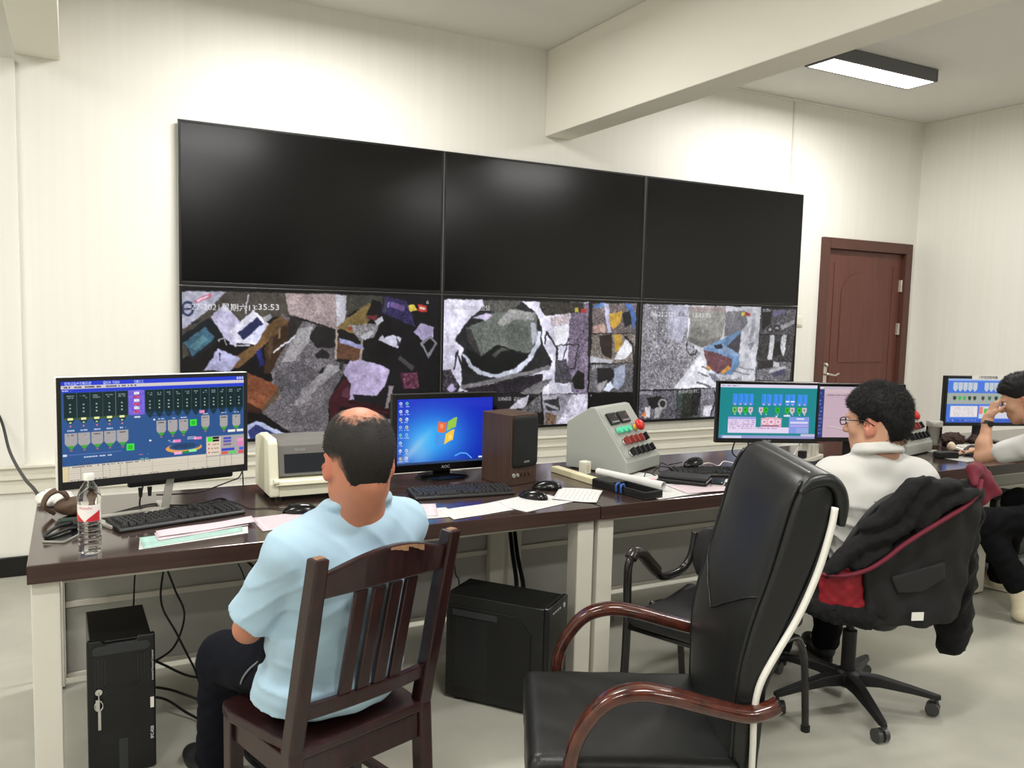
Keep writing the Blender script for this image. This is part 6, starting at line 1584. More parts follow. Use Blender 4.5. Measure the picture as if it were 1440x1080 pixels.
# ------------------------------------------------------------------ wooden chair
m_cwood = M('dark_red_wood', (50, 24, 23), rough=0.34, rgb2=(32, 16, 16), vscale=7, stretch=(8, 8, 1.0), coat=0.15)
m_worn = M('worn_bare_wood', (150, 112, 82), rough=0.7, var=0.3, vscale=40)
def wooden_chair():
    t = thing('wooden_chair', 'dark red wooden chair with a slatted back, under the balding man', 'chair', (0.055, -3.038, 0), 17.5)
    w = 0.205
    def yb(z): return -0.150 - 0.114 * max(0, (z - 0.44)) / 0.517 if z > 0.44 else -0.150 - 0.03 * (0.44 - z) / 0.44
    seat = MB()
    n = 12
    out = [(-0.195, -0.175), (0.195, -0.175)] + [(0.235 - 0.01 * k / 3, 0.13 + 0.05 * k / 3) for k in range(4)] + [(0.21 - 0.42 * k / n, 0.205 + 0.012 * math.sin(math.pi * k / n)) for k in range(n + 1)] + [(-0.225 - 0.01 * k / 3, 0.18 - 0.05 * k / 3) for k in range(4)]
    seat.prism(out, 0.420, 0.448, 'z'); seat.build('seat', m_cwood, t, bevel=0.006)
    for sx in (-1, 1):
        pst = [(sx * w, yb(z), z) for z in (0.0, 0.22, 0.44, 0.60, 0.76, 0.90, 0.957)]
        b = MB()
        rings = []
        for x_, y_, z_ in pst:
            hw = 0.021 if z_ < 0.9 else 0.019; hd = 0.023
            rings.append([(x_ - hw, y_ - hd, z_), (x_ + hw, y_ - hd, z_), (x_ + hw, y_ + hd, z_), (x_ - hw, y_ + hd, z_)])
        b.loft(rings); po_ = b.build('leg', m_cwood, t, bevel=0.006)
        MB().prism([(-0.014, -0.012), (0.015, -0.008), (0.012, 0.014), (-0.010, 0.010)], 0.9562, 0.9585, 'z', Matrix.Translation((sx * w, yb(0.957), 0))).build('worn_patch', m_worn, po_)
        b = MB(); b.loft([[(sx * 0.200 + dx * s_, 0.165 + dy * s_, z_) for dx, dy in ((-1, -1), (1, -1), (1, 1), (-1, 1))] for s_, z_ in ((0.016, 0.0), (0.020, 0.2), (0.021, 0.4195))])
        b.build('leg', m_cwood, t, bevel=0.004)
        MB().bar((sx * 0.198, 0.145, 0.385), (sx * 0.203, -0.130, 0.385), 0.022, 0.066).build('apron', m_cwood, t, bevel=0.003)
        MB().bar((sx * 0.199, 0.145, 0.16), (sx * 0.204, -0.150, 0.16), 0.020, 0.026).build('stretcher', m_cwood, t, bevel=0.003)
    MB().bar((-0.183, 0.172, 0.385), (0.183, 0.172, 0.385), 0.022, 0.066).build('apron', m_cwood, t, bevel=0.003)
    MB().bar((-0.183, -0.155, 0.380), (0.183, -0.155, 0.380), 0.022, 0.075).build('apron', m_cwood, t, bevel=0.003)
    MB().bar((-0.199, 0.0, 0.16), (0.203, 0.0, 0.16), 0.020, 0.024).build('stretcher', m_cwood, t, bevel=0.003)
    # crest rail, arched and slightly bowed backwards
    rings = []
    for i in range(15):
        u = -1 + 2 * i / 14; x_ = u * (w - 0.018)
        top = 0.912 + 0.046 * math.cos(u * math.pi / 2); bot = 0.848 + 0.008 * math.cos(u * math.pi / 2); bow = -0.020 * (1 - u * u)
        rings.append([(x_, yb(bot) + bow - 0.012, bot), (x_, yb(bot) + bow + 0.012, bot), (x_, yb(top) + bow + 0.012, top), (x_, yb(top) + bow - 0.012, top)])
    b = MB(); b.loft(rings); cr = b.build('crest_rail', m_cwood, t, bevel=0.006)
    b = MB()
    for i in range(6):
        u0, u1 = -0.10 + 0.1 * i, -0.10 + 0.1 * (i + 1)
        def pt(u, dz, q): top = 0.912 + 0.046 * math.cos(u * math.pi / 2); return (u * (w - 0.018), yb(top) - 0.020 * (1 - u * u) - 0.0125 - 0.0004 * q, top + dz)
        d0 = -0.005 - 0.004 * ((i * 7) % 3)
        b.add([pt(u0, -0.003, 1), pt(u1, -0.003, 1), pt(u1, d0 - 0.006, 1), pt(u0, d0 - 0.004, 1), pt(u0, -0.003, 0), pt(u1, -0.003, 0), pt(u1, d0 - 0.006, 0), pt(u0, d0 - 0.004, 0)], [(0, 1, 2, 3), (4, 7, 6, 5), (0, 4, 5, 1), (2, 6, 7, 3), (1, 5, 6, 2), (0, 3, 7, 4)])
    b.build('worn_patch', m_worn, cr)
    # lower rail and four slats
    rings = []
    for i in range(9):
        u = -1 + 2 * i / 8; x_ = u * (w - 0.018); bow = -0.012 * (1 - u * u)
        rings.append([(x_, yb(z_) + bow + dy, z_) for dy, z_ in ((-0.011, 0.520), (0.011, 0.520), (0.011, 0.562), (-0.011, 0.562))])
    b = MB(); b.loft(rings); b.build('lower_rail', m_cwood, t, bevel=0.004)
    for k in range(4):
        u = -0.42 + 0.28 * k; x_ = u * (w - 0.018); hw = 0.0185
        b = MB(); b.loft([[(x_ + dx, yb(z_) - bw * (1 - u * u) + dy, z_) for dx, dy in ((-hw, -0.007), (hw, -0.007), (hw, 0.007), (-hw, 0.007))] for z_, bw in ((0.5625, 0.012), (0.66, 0.014), (0.76, 0.017), (0.852, 0.020))])
        b.build('slat', m_cwood, t, bevel=0.003)
    return t
wooden_chair()

# ------------------------------------------------------------------ black leather armchair in the foreground
m_leather = M('black_leather', (24, 25, 25), rough=0.36, spec=0.45, bump=0.12, bscale=260)
m_armwood = M('polished_arm_wood', (84, 38, 25), rough=0.18, rgb2=(50, 22, 16), vscale=9, stretch=(3, 3, 3), coat=0.6)
m_whitemetal = M('white_frame_metal', (222, 220, 212), rough=0.25)
def leather_chair():
    t = thing('leather_armchair', 'high-backed black leather armchair with curved polished wooden arms, in the foreground', 'armchair', (0.760, -3.470, 0), 62.3)
    # backrest: rounded slab swept along its side profile (y, z, thickness, half width)
    prof = [(-0.238, 0.390, 0.050, 0.222), (-0.244, 0.45, 0.060, 0.236), (-0.246, 0.55, 0.062, 0.244), (-0.252, 0.67, 0.072, 0.250), (-0.288, 0.80, 0.096, 0.254),
            (-0.328, 0.92, 0.108, 0.257), (-0.360, 1.03, 0.118, 0.258), (-0.378, 1.10, 0.116, 0.256), (-0.392, 1.142, 0.098, 0.250), (-0.404, 1.163, 0.056, 0.240)]
    path = catmull([(0, p[0], p[1]) for p in prof], 3); pr = catmull([(p[2], p[3], 0) for p in prof], 3)
    rings = []
    for i, c in enumerate(path):
        a = path[max(i - 1, 0)]; b_ = path[min(i + 1, len(path) - 1)]; tan = (b_ - a).normalized()
        nrm = Vector((0, tan.z, -tan.y))              # towards the sitter
        th, hw = pr[i].x, pr[i].y; ring = []
        N = 40
        for k in range(N):
            a_ = 2 * math.pi * k / N; ca, sa = math.cos(a_), math.sin(a_); e = 0.32
            px = hw * math.copysign(abs(ca) ** e, ca); pn = th / 2 * math.copysign(abs(sa) ** e, sa)
            if sa > 0: pn += 0.018 * (1 - (px / hw) ** 2) * (1 if 0.5 < c.z < 1.1 else 0.6)     # padded front
            ring.append(Vector((px, 0, 0)) + c + nrm * pn)
        rings.append(ring)
    b = MB(); b.loft(rings); bk = b.build('backrest', m_leather, t, auto=60)
    # head roll folding over the top to the rear
    rl = MB(); rr = []
    pts = [(-0.345, 1.135), (-0.372, 1.158), (-0.410, 1.166), (-0.434, 1.150), (-0.447, 1.115), (-0.447, 1.058)]
    pth = catmull([(0, y_, z_) for y_, z_ in pts], 4)
    for i, c in enumerate(pth):
        a = pth[max(i - 1, 0)]; b_ = pth[min(i + 1, len(pth) - 1)]; tan = (b_ - a).normalized(); nrm = Vector((0, tan.z, -tan.y))
        s_ = min(1.0, 0.35 + i / 6.0) * min(1.0, 0.45 + (len(pth) - 1 - i) / 5.0)
        rr.append([Vector((q[0], 0, 0)) + c + nrm * q[1] for q in rrect(0.516, 0.032 * s_, 0.015 * s_, 4)])
    rl.loft(rr); rl.build('head_roll', m_leather, bk, auto=60)
    # piping along both front edges and the V-shaped seam
    for sx in (-1, 1):
        pp = []
        for i, c in enumerate(path[2:-3]):
            a = path[i + 1]; b_ = path[i + 3]; tan = (b_ - a).normalized(); nrm = Vector((0, tan.z, -tan.y))
            pp.append(c + nrm * (pr[i + 2].x / 2 - 0.004) + Vector((sx * (pr[i + 2].y - 0.012), 0, 0)))
        MB().tube(pp, 0.0055, n=8).build('piping', m_leather, bk, smooth=True)
    def front(x_, z_):
        j = min(range(len(path)), key=lambda q: abs(path[q].z - z_)); a = path[max(j - 1, 0)]; b_ = path[min(j + 1, len(path) - 1)]
        tan = (b_ - a).normalized(); nrm = Vector((0, tan.z, -tan.y)); hw = pr[j].y
        c = path[j] + tan * ((z_ - path[j].z) / max(tan.z, 0.2))
        return c + Vector((x_, 0, 0)) + nrm * (pr[j].x / 2 * (1 - abs(x_ / hw) ** 8 * 0.2) + 0.018 * (1 - (x_ / hw) ** 2) + 0.001)
    MB().tube([front(x_, z_) for x_, z_ in [(0.235 - 0.0235 * k, 0.86 - 0.0115 * k) for k in range(11)]] + [front(-0.0235 * k, 0.745 + 0.0115 * k) for k in range(1, 11)], 0.0022, n=6).build('seam', m_leather, bk, smooth=True)
    # white metal band down the rear side edges
    for sx in (-1, 1):
        bp = catmull([(sx * 0.262, -0.424, 1.105), (sx * 0.264, -0.416, 1.05), (sx * 0.264, -0.392, 0.95), (sx * 0.263, -0.352, 0.84), (sx * 0.260, -0.305, 0.745), (sx * 0.258, -0.272, 0.67), (sx * 0.256, -0.262, 0.60), (sx * 0.252, -0.264, 0.50), (sx * 0.246, -0.262, 0.40), (sx * 0.225, -0.235, 0.335)], 5)
        MB().tube(bp, 0.0105, n=10, flat=(0.75, 1.0)).build('metal_band', m_whitemetal, t, smooth=True)
    b = MB(); b.loft([[(x_, y_ + dy, z_) for x_, dy in ((-hw, -0.010), (hw, -0.010), (hw, 0.010), (-hw, 0.010))] for y_, z_, hw in ((-0.268, 0.36, 0.225), (-0.276, 0.50, 0.240), (-0.282, 0.65, 0.248), (-0.330, 0.79, 0.252), (-0.382, 0.92, 0.254), (-0.416, 1.03, 0.252), (-0.430, 1.10, 0.246))])
    b.build('back_board', m_leather, t, bevel=0.006)
    # seat cushion with a waterfall front
    f = Field((-0.31, -0.27, 0.26), (0.31, 0.33, 0.53), 0.006)
    f.box((0, 0.018, 0.392), (0.262, 0.262, 0.078), 0.032, k=0.0)
    f.warp(lambda x, y, z: -0.008 * np.exp(-((x / 0.20) ** 2 + ((y - 0.02) / 0.18) ** 2)) * (z > 0.40) + 0.0015 * wob(x, y, z, 22, 0.5))
    f.build('seat_cushion', m_leather, t)
    MB().box2((-0.235, -0.20, 0.300), (0.235, 0.22, 0.325)).build('seat_frame', m_blackpl, t, bevel=0.01)
    # arms
    for sx in (-1, 1):
        ap = catmull([(sx * 0.255, 0.140, 0.325), (sx * 0.270, 0.172, 0.38), (sx * 0.278, 0.180, 0.46), (sx * 0.279, 0.160, 0.545), (sx * 0.279, 0.105, 0.622), (sx * 0.278, 0.032, 0.652), (sx * 0.278, -0.05, 0.645), (sx * 0.276, -0.15, 0.620), (sx * 0.274, -0.235, 0.602), (sx * 0.270, -0.285, 0.610), (sx * 0.266, -0.315, 0.624)], 6)
        n_ = len(ap); rad = [0.0190 + 0.006 * math.exp(-((i - n_ * 0.55) / (n_ * 0.22)) ** 2) for i in range(n_)]
        rings = []
        for i, c in enumerate(ap):
            a = ap[max(i - 1, 0)]; b_ = ap[min(i + 1, n_ - 1)]; tan = (b_ - a).normalized(); x_ = Vector((1, 0, 0)); u_ = tan.cross(x_).normalized()
            rings.append([c + x_ * q[0] + u_ * q[1] for q in rrect(rad[i] * 2.3, 0.034, 0.014, 4)])
        b = MB(); b.loft(rings); b.build('armrest', m_armwood, t, auto=50)
        MB().bar((sx * 0.262, 0.145, 0.333), (sx * 0.20, 0.08, 0.331), 0.03, 0.02).build('arm_bracket', m_blackpl, t, bevel=0.004)
    # cantilever tube frame
    fr = catmull([(-0.215, -0.20, 0.33), (-0.215, 0.02, 0.322), (-0.215, 0.22, 0.31), (-0.215, 0.262, 0.27), (-0.215, 0.250, 0.16), (-0.215, 0.245, 0.06), (-0.215, 0.20, 0.018), (-0.215, 0.0, 0.0165), (-0.215, -0.24, 0.0165), (-0.205, -0.275, 0.0165), (-0.17, -0.285, 0.0165), (0.17, -0.285, 0.0165), (0.205, -0.275, 0.0165), (0.215, -0.24, 0.0165), (0.215, 0.0, 0.0165), (0.215, 0.20, 0.018), (0.215, 0.245, 0.06), (0.215, 0.250, 0.16), (0.215, 0.262, 0.27), (0.215, 0.22, 0.31), (0.215, 0.02, 0.322), (0.215, -0.20, 0.33)], 4)
    MB().tube(fr, 0.016, n=12).build('tube_frame', m_whitemetal, t, smooth=True)
    return t
leather_chair()

# ------------------------------------------------------------------ black tubular visitor chair behind it
m_tube = M('black_tube', (26, 25, 24), rough=0.22, spec=0.6)
m_brownarm = M('worn_black_arm', (44, 38, 34), rough=0.25)
m_vinyl = M('black_vinyl', (20, 20, 22), rough=0.45, bump=0.08, bscale=200)
def tube_chair():
    t = thing('visitor_chair', 'black tubular visitor chair half hidden behind the leather armchair', 'chair', (1.515, -2.971, 0), 112)
    for sx in (-1, 1):
        x_ = sx * 0.258
        fp = catmull([(x_, 0.225, 0.012), (x_, 0.205, 0.20), (x_, 0.198, 0.40), (x_, 0.205, 0.56), (x_, 0.200, 0.63), (x_, 0.165, 0.662), (x_, 0.11, 0.645), (x_, 0.02, 0.575), (x_, -0.04, 0.528), (x_, -0.12, 0.515), (x_ * 0.99, -0.20, 0.520), (x_ * 0.93, -0.235, 0.56), (x_ * 0.90, -0.250, 0.62), (x_ * 0.90, -0.258, 0.67)], 5)
        MB().tube(fp, 0.0155, n=12).build('side_tube', m_tube, t, smooth=True)
        MB().tube(catmull([(x_, 0.190, 0.648), (x_, 0.165, 0.665), (x_, 0.11, 0.648), (x_, 0.05, 0.601), (x_, 0.0, 0.562)], 5), 0.0235, n=12).build('arm_pad', m_brownarm, t, smooth=True)
        MB().tube(catmull([(x_, 0.02, 0.43), (x_, -0.12, 0.40), (x_, -0.20, 0.30), (x_, -0.235, 0.14), (x_, -0.255, 0.012)], 5), 0.0135, n=12).build('rear_leg', m_tube, t, smooth=True)
        for zz in (0.35, 0.27): MB().sphere((x_ + sx * 0.0005, -0.195 - (0.35 - zz) * 0.4, zz), 0.006).build('screw', m_chrome, t, smooth=True)
        for yy in (0.226, -0.256): MB().cyl((x_, yy, 0), (x_, yy, 0.022), 0.017, n=12).build('foot_cap', m_blackpl, t, auto=40)
    MB().tube([(-0.258, 0.199, 0.395), (0.258, 0.199, 0.395)], 0.011, n=10).build('cross_tube', m_tube, t, smooth=True)
    MB().tube([(-0.258, -0.10, 0.405), (0.258, -0.10, 0.405)], 0.011, n=10).build('cross_tube', m_tube, t, smooth=True)
    f = Field((-0.27, -0.25, 0.38), (0.27, 0.27, 0.50), 0.006)
    f.box((0, 0.0, 0.438), (0.238, 0.225, 0.027), 0.024)
    f.warp(lambda x, y, z: 0.014 * (y / 0.22) ** 2 * -1 + 0.007)
    f.build('seat_pad', m_vinyl, t)
    b = MB(); rings = []
    for z_, y_, hw in ((0.500, -0.222, 0.16), (0.51, -0.224, 0.20), (0.55, -0.228, 0.222), (0.60, -0.236, 0.226), (0.665, -0.250, 0.218), (0.695, -0.256, 0.19), (0.705, -0.258, 0.15)):
        rings.append([(hw * math.cos(a_) if abs(math.cos(a_)) > 0.01 else 0, y_ + 0.024 * math.copysign(abs(math.sin(a_)) ** 0.5, math.sin(a_)) - 0.03 * (1 - math.cos(a_) ** 2) * 0.5, z_) for a_ in np.linspace(0, 2 * math.pi, 29)[:-1]])
    b.loft(rings); b.build('back_pad', m_vinyl, t, auto=50)
    return t
tube_chair()

# ------------------------------------------------------------------ office swivel chair
m_mesh = M('grey_black_mesh', (40, 41, 42), rough=0.8, bump=0.2, bscale=500)
def office_chair():
    t = thing('office_chair', 'black office swivel chair on castors, under the white-shirted man', 'chair', (2.190, -3.010, 0), -25)
    hub = MB(); hub.lathe([(0.0, 0.075), (0.045, 0.075), (0.052, 0.085), (0.050, 0.125), (0.034, 0.140), (0.0, 0.140)], 20); hub.build('hub', m_blackpl, t, auto=40)
    MB().cyl((0, 0, 0.138), (0, 0, 0.30), 0.028, n=18).cyl((0, 0, 0.30), (0, 0, 0.40), 0.016, n=14).build('gas_lift', m_blackpl, t, auto=40)
    # star base; the photo shows arms towards the camera, right and left
    for k in range(5):
        a = math.radians(-92.5 + 72 * k); c, s = math.cos(a), math.sin(a); R = 0.330
        r_ = []
        for d_, w_, z0, z1 in ((0.02, 0.032, 0.080, 0.130), (0.12, 0.028, 0.088, 0.126), (0.24, 0.022, 0.078, 0.104), (0.325, 0.017, 0.066, 0.086), (0.345, 0.010, 0.066, 0.084)):
            r_.append([(c * d_ - s * q, s * d_ + c * q, z_) for q, z_ in ((-w_, z0), (w_, z0), (w_ * 0.7, z1), (-w_ * 0.7, z1))])
        b = MB(); b.loft(r_); arm = b.build('base_arm', m_blackpl, t, bevel=0.004)
        x_, y_ = c * R, s * R
        cs = MB(); cs.cyl((x_, y_, 0.050), (x_, y_, 0.068), 0.008, n=10)
        ax = math.radians(40 * k + 15); dx, dy = math.cos(ax), math.sin(ax); ox, oy = x_ - dy * 0.012, y_ + dx * 0.012
        for sg in (-1, 1): cs.cyl((ox + dx * 0.006 * sg, oy + dy * 0.006 * sg, 0.0265), (ox + dx * 0.024 * sg, oy + dy * 0.024 * sg, 0.0265), 0.0262, n=18)
        cs.build('castor', M('castor_grey', (62, 62, 62), rough=0.35), arm, auto=40)
    MB().box((0, -0.01, 0.415), (0.20, 0.24, 0.035)).build('mechanism', m_blackpl, t, bevel=0.01)
    f = Field((-0.28, -0.27, 0.40), (0.28, 0.29, 0.54), 0.006)
    f.box((0, 0.015, 0.468), (0.245, 0.240, 0.037), 0.035); f.build('seat', M('black_fabric', (22, 22, 23), rough=0.9, bump=0.15, bscale=400), t)
    # bent plastic spine and frame of the back
    MB().tube(catmull([(0, -0.06, 0.405), (0, -0.20, 0.400), (0, -0.285, 0.43), (0, -0.305, 0.52), (0, -0.300, 0.66), (0, -0.325, 0.82)], 5), 0.032, n=12, flat=(1.25, 0.5)).build('back_spine', m_darkpl, t, smooth=True)
    fr = catmull([(-0.18, -0.262, 0.50), (-0.212, -0.262, 0.56), (-0.205, -0.268, 0.64), (-0.14, -0.285, 0.78), (-0.075, -0.305, 0.88), (0.0, -0.318, 0.925), (0.09, -0.318, 0.925), (0.165, -0.300, 0.88), (0.205, -0.278, 0.75), (0.215, -0.262, 0.60), (0.18, -0.262, 0.50), (0, -0.270, 0.485)], 5, closed=True)
    MB().tube(fr, 0.014, n=10, closed=True).build('back_frame', m_darkpl, t, smooth=True)
    b = MB(); V = []; Fq = []
    for j in range(9):
        z_ = 0.495 + 0.43 * j / 8; yy = -0.262 - 0.056 * max(0, (z_ - 0.6) / 0.32) ** 1.3
        xl = -0.208 + 0.19 * max(0, (z_ - 0.62) / 0.30) ** 1.15; xr = 0.21 - 0.10 * max(0, (z_ - 0.72) / 0.2) ** 2
        for i in range(9):
            u = -1 + i / 4; V.append((xl + (xr - xl) * (u + 1) / 2, yy - 0.014 * (1 - u * u), z_))
    for j in range(8):
        for i in range(8): a = j * 9 + i; Fq.append((a, a + 1, a + 10, a + 9))
    b.add(V, Fq); mo = b.build('back_mesh', m_mesh, t, smooth=True); sm = mo.modifiers.new('thickness', 'SOLIDIFY'); sm.thickness = 0.006
    for sx in (-1, 1):
        MB().tube(catmull([(sx * 0.20, 0.0, 0.43), (sx * 0.27, 0.0, 0.44), (sx * 0.285, 0.0, 0.52), (sx * 0.285, 0.01, 0.645)], 5), 0.018, n=10, flat=(1.3, 0.7)).build('arm_post', m_darkpl, t, smooth=True)
        MB().box((sx * 0.285, 0.03, 0.660), (0.075, 0.25, 0.026)).build('arm_pad', m_darkpl, t, bevel=0.012, seg=3)
    return t
office_chair()

# ------------------------------------------------------------------ people
m_skin = M_attr('skin', rough=0.5, spec=0.35, sss=0.06, bump=0.03, bscale=350)
m_hair = M_attr('short_hair', rough=0.6, spec=0.3, bump=0.35, bscale=420)
m_eye = M('eye_white', (222, 218, 212), rough=0.2); m_iris = M('dark_iris', (28, 20, 16), rough=0.1)

class Head:
    """head frame: x to the person's right, y forward, z up."""
    def __init__(s, c, yaw=0, pitch=0, roll=0, sc=1.0):
        s.c = np.array(c, float); s.R = rotm(yaw, pitch, roll); s.s = sc
    def p(s, v): return s.c + s.R @ (np.array(v, float) * s.s)
    def ell(s, F, c, r, k=0.0, mode='u', rot=None):
        F.ell(s.p(c), np.array(r) * s.s, s.R if rot is None else s.R @ rot, k * s.s, mode)
    def cap(s, F, a, b, ra, rb, k=0.0): F.cap(s.p(a), s.p(b), ra * s.s, rb * s.s, k * s.s)
    def inv(s, P):
        if isinstance(P, np.ndarray) and P.ndim == 2: return (P - s.c) @ s.R / s.s
        x, y, z = P; q = (x - s.c[0], y - s.c[1], z - s.c[2])
        return [(q[0] * s.R[0, i] + q[1] * s.R[1, i] + q[2] * s.R[2, i]) / s.s for i in range(3)]
    def skull(s, F, g=0.0, k=0.03):
        s.ell(F, (0, -0.014, 0.028), (0.075 + g, 0.098 + g, 0.090 + g), k)
        s.ell(F, (0, -0.050, -0.010), (0.062 + g, 0.058 + g, 0.070 + g), k)
        s.ell(F, (0, -0.032, -0.062), (0.052 + g, 0.044 + g, 0.055 + g), k)
    def build(s, F, neck, rn=0.056):
        s.skull(F)
        s.ell(F, (0, 0.028, -0.038), (0.060, 0.066, 0.080), 0.03); s.ell(F, (0, 0.046, -0.086), (0.040, 0.042, 0.032), 0.03)
        s.ell(F, (0, 0.070, -0.102), (0.020, 0.017, 0.015), 0.02)
        for q in (-1, 1):
            s.ell(F, (q * 0.040, 0.056, -0.026), (0.024, 0.026, 0.022), 0.02)
            s.ell(F, (q * 0.024, 0.080, 0.020), (0.026, 0.014, 0.009), 0.014)
            s.ell(F, (q * 0.031, 0.096, 0.002), (0.017, 0.014, 0.011), 0.008, 's')
            s.ell(F, (q * 0.052, 0.010, -0.075), (0.016, 0.030, 0.028), 0.03)
            er = rotm(q * -18, -8, 0)
            s.ell(F, (q * 0.079, -0.010, -0.018), (0.009, 0.020, 0.033), 0.008, rot=er)
            s.ell(F, (q * 0.083, -0.004, -0.010), (0.006, 0.010, 0.018), 0.005, 's', rot=er)
            s.ell(F, (q * 0.078, 0.000, -0.042), (0.007, 0.010, 0.012), 0.006, rot=er)
        s.cap(F, (0, 0.086, 0.010), (0, 0.110, -0.030), 0.009, 0.0125, 0.010)
        for q in (-1, 1): s.ell(F, (q * 0.011, 0.100, -0.034), (0.008, 0.009, 0.007), 0.006)
        s.ell(F, (0, 0.090, -0.062), (0.022, 0.009, 0.005), 0.006); s.ell(F, (0, 0.088, -0.072), (0.019, 0.009, 0.0055), 0.006)
        F.cap(s.p((0, -0.030, -0.040)), neck, rn * s.s, rn * 1.08, 0.03)
        F.cap(s.p((0, -0.050, -0.060)), np.array(neck) + s.R @ np.array((0, -0.012, 0)), 0.040 * s.s, 0.048, 0.03)
    def eyes(s, parent):
        for q in (-1, 1):
            e = MB().sphere(tuple(s.p((q * 0.031, 0.079, 0.003))), 0.0125 * s.s, 14, 10).build('eye', m_eye, parent, smooth=True)
            d = s.R @ np.array((0, 1, 0)); c = s.p((q * 0.031, 0.079, 0.003)) + d * 0.0098 * s.s
            MB().sphere(tuple(c), 0.0046 * s.s, 10, 6).build('iris', m_iris, e, smooth=True)

def hand(F, wrist, d, n, side, curl=25.0, sc=1.0, spread=4.0, thumb_out=40):
    """palm and five fingers; d = direction wrist->fingers, n = palm normal (fingers curl towards n), side=+1 if the thumb lies towards n x d."""
    d = Vector(d).normalized(); n = Vector(n); n = (n - d * n.dot(d)).normalized(); w = n.cross(d) * side; wr = Vector(wrist)
    Rm = np.array(((w.x, d.x, n.x), (w.y, d.y, n.y), (w.z, d.z, n.z)))
    F.cap(wr - d * 0.03 * sc, wr + d * 0.015 * sc, 0.026 * sc, 0.024 * sc, 0.015)
    F.box(wr + d * 0.050 * sc, (0.040 * sc, 0.048 * sc, 0.0145 * sc), 0.012 * sc, Rm, 0.012)
    for k, (off, ln) in enumerate(((0.030, 0.070), (0.0105, 0.079), (-0.0095, 0.073), (-0.0285, 0.058))):
        p = wr + d * (0.094 - 0.004 * abs(k - 1)) * sc + w * off * sc; a = math.radians(curl * (0.6 + 0.15 * k)); dirv = d.copy()
        dirv = (d + w * math.tan(math.radians(spread * (1.5 - k)))).normalized(); r = 0.0088 * sc
        p0 = p - d * 0.02 * sc
        F.cap(p0, p, r * 1.08, r * 1.05, 0.004)
        for j, fr in enumerate((0.45, 0.30, 0.25)):
            ax = math.sin(a); dirv = (dirv * math.cos(a) + n * ax).normalized()
            q = p + dirv * ln * fr * sc; F.cap(p, q, r * (1 - 0.07 * j), r * (0.95 - 0.07 * j), 0.002); p = q; a = math.radians(curl)
    p = wr + d * 0.022 * sc + w * 0.030 * sc
    t = (d * math.cos(math.radians(thumb_out)) + w * math.sin(math.radians(thumb_out)) + n * 0.35).normalized()
    q = p + t * 0.042 * sc; F.cap(p - t * 0.012 * sc, q, 0.0145 * sc, 0.0105 * sc, 0.010)
    t2 = (t * 0.8 + d * 0.5 + n * 0.15).normalized(); F.cap(q, q + t2 * 0.030 * sc, 0.0100 * sc, 0.0082 * sc, 0.003)

def torso(F, J, g=0.0, k=0.05):
    """J: pelvis, waist, chest, neck, shl, shr"""
    F.ell(J['pelvis'], (0.160 + g, 0.118 + g, 0.110 + g), k=k); F.ell(J['waist'], (0.146 + g, 0.104 + g, 0.140 + g), k=k)
    F.ell(J['chest'], (0.160 + g, 0.112 + g, 0.150 + g), k=k)
    up = (np.array(J['shl']) + np.array(J['shr'])) / 2; mid = (np.array(J['chest']) + up) / 2
    F.ell(mid, (0.165 + g, 0.105 + g, 0.110 + g), k=k)
    for q in ('shl', 'shr'):
        s_ = np.array(J[q]); F.cap(up * 0.35 + s_ * 0.65, s_, 0.062 + g, 0.056 + g, k); F.cap(np.array(J['neck']) + (0, 0, -0.015), up * 0.35 + s_ * 0.65, 0.046 + g, 0.052 + g, k)
def limb(F, pts, rs, g=0.0, k=0.02): F.chain(pts, [r + g for r in rs], k)
def bounds(pts, pad): P = np.array(pts, float); return P.min(0) - pad, P.max(0) + pad

def skin_color(base, head, ear=(196, 112, 92), scalp=None):
    base = np.array(base, float)
    def fn(P):
        q = head.inv(P); c = np.tile(base, (len(P), 1))
        v = wob(P[:, 0], P[:, 1], P[:, 2], 60, 0.3)[:, None]; c = c * (1 + 0.03 * v)
        e = (np.abs(q[:, 0]) > 0.072) & (q[:, 2] < 0.03) & (q[:, 2] > -0.065) & (np.abs(q[:, 1]) < 0.05)
        c[e] = c[e] * 0.45 + np.array(ear) * 0.55
        lips = np.exp(-((q[:, 0] / 0.024) ** 2 + ((q[:, 2] + 0.067) / 0.010) ** 2)) * (q[:, 1] > 0.08)
        c = c * (1 - 0.5 * lips[:, None]) + np.array((168, 92, 84)) * 0.5 * lips[:, None]
        return np.clip(c, 0, 255)
    return fn

def body(parent, J, head, skin, h=0.0052, hands=(), g=-0.010):
    pts = [J[k] for k in J] + [head.p((0, 0, 0.15)), head.p((0, 0.14, 0)), head.p((0, -0.14, 0))] + [head.p((0.12, 0, 0)), head.p((-0.12, 0, 0))]
    lo, hi = bounds(pts, 0.16); lo[2] = max(lo[2], -0.01)
    F = Field(lo, hi, h)
    torso(F, J, g); head.build(F, J['neck'])
    F.cap(J['neck'], np.array(J['neck']) * 0.6 + np.array(J['chest']) * 0.4, 0.056, 0.060, 0.03)
    for q in 'lr':
        limb(F, [J['sh' + q], J['el' + q]], [0.044, 0.036], 0, 0.02); limb(F, [J['el' + q], J['wr' + q]], [0.037, 0.025], 0, 0.015)
        mid = np.array(J['el' + q]) * 0.68 + np.array(J['wr' + q]) * 0.32
        F.ell(mid, (0.040, 0.040, 0.040), k=0.03)
        limb(F, [J['hip' + q], J['kn' + q]], [0.072, 0.050], 0, 0.03); limb(F, [J['kn' + q], J['an' + q]], [0.048, 0.034], 0, 0.02)
        F.cap(J['an' + q], J['to' + q], 0.032, 0.026, 0.02)
    for a in hands: hand(F, *a[0], **a[1])
    return F.build('body', m_skin, parent, color=skin_color(skin, head))

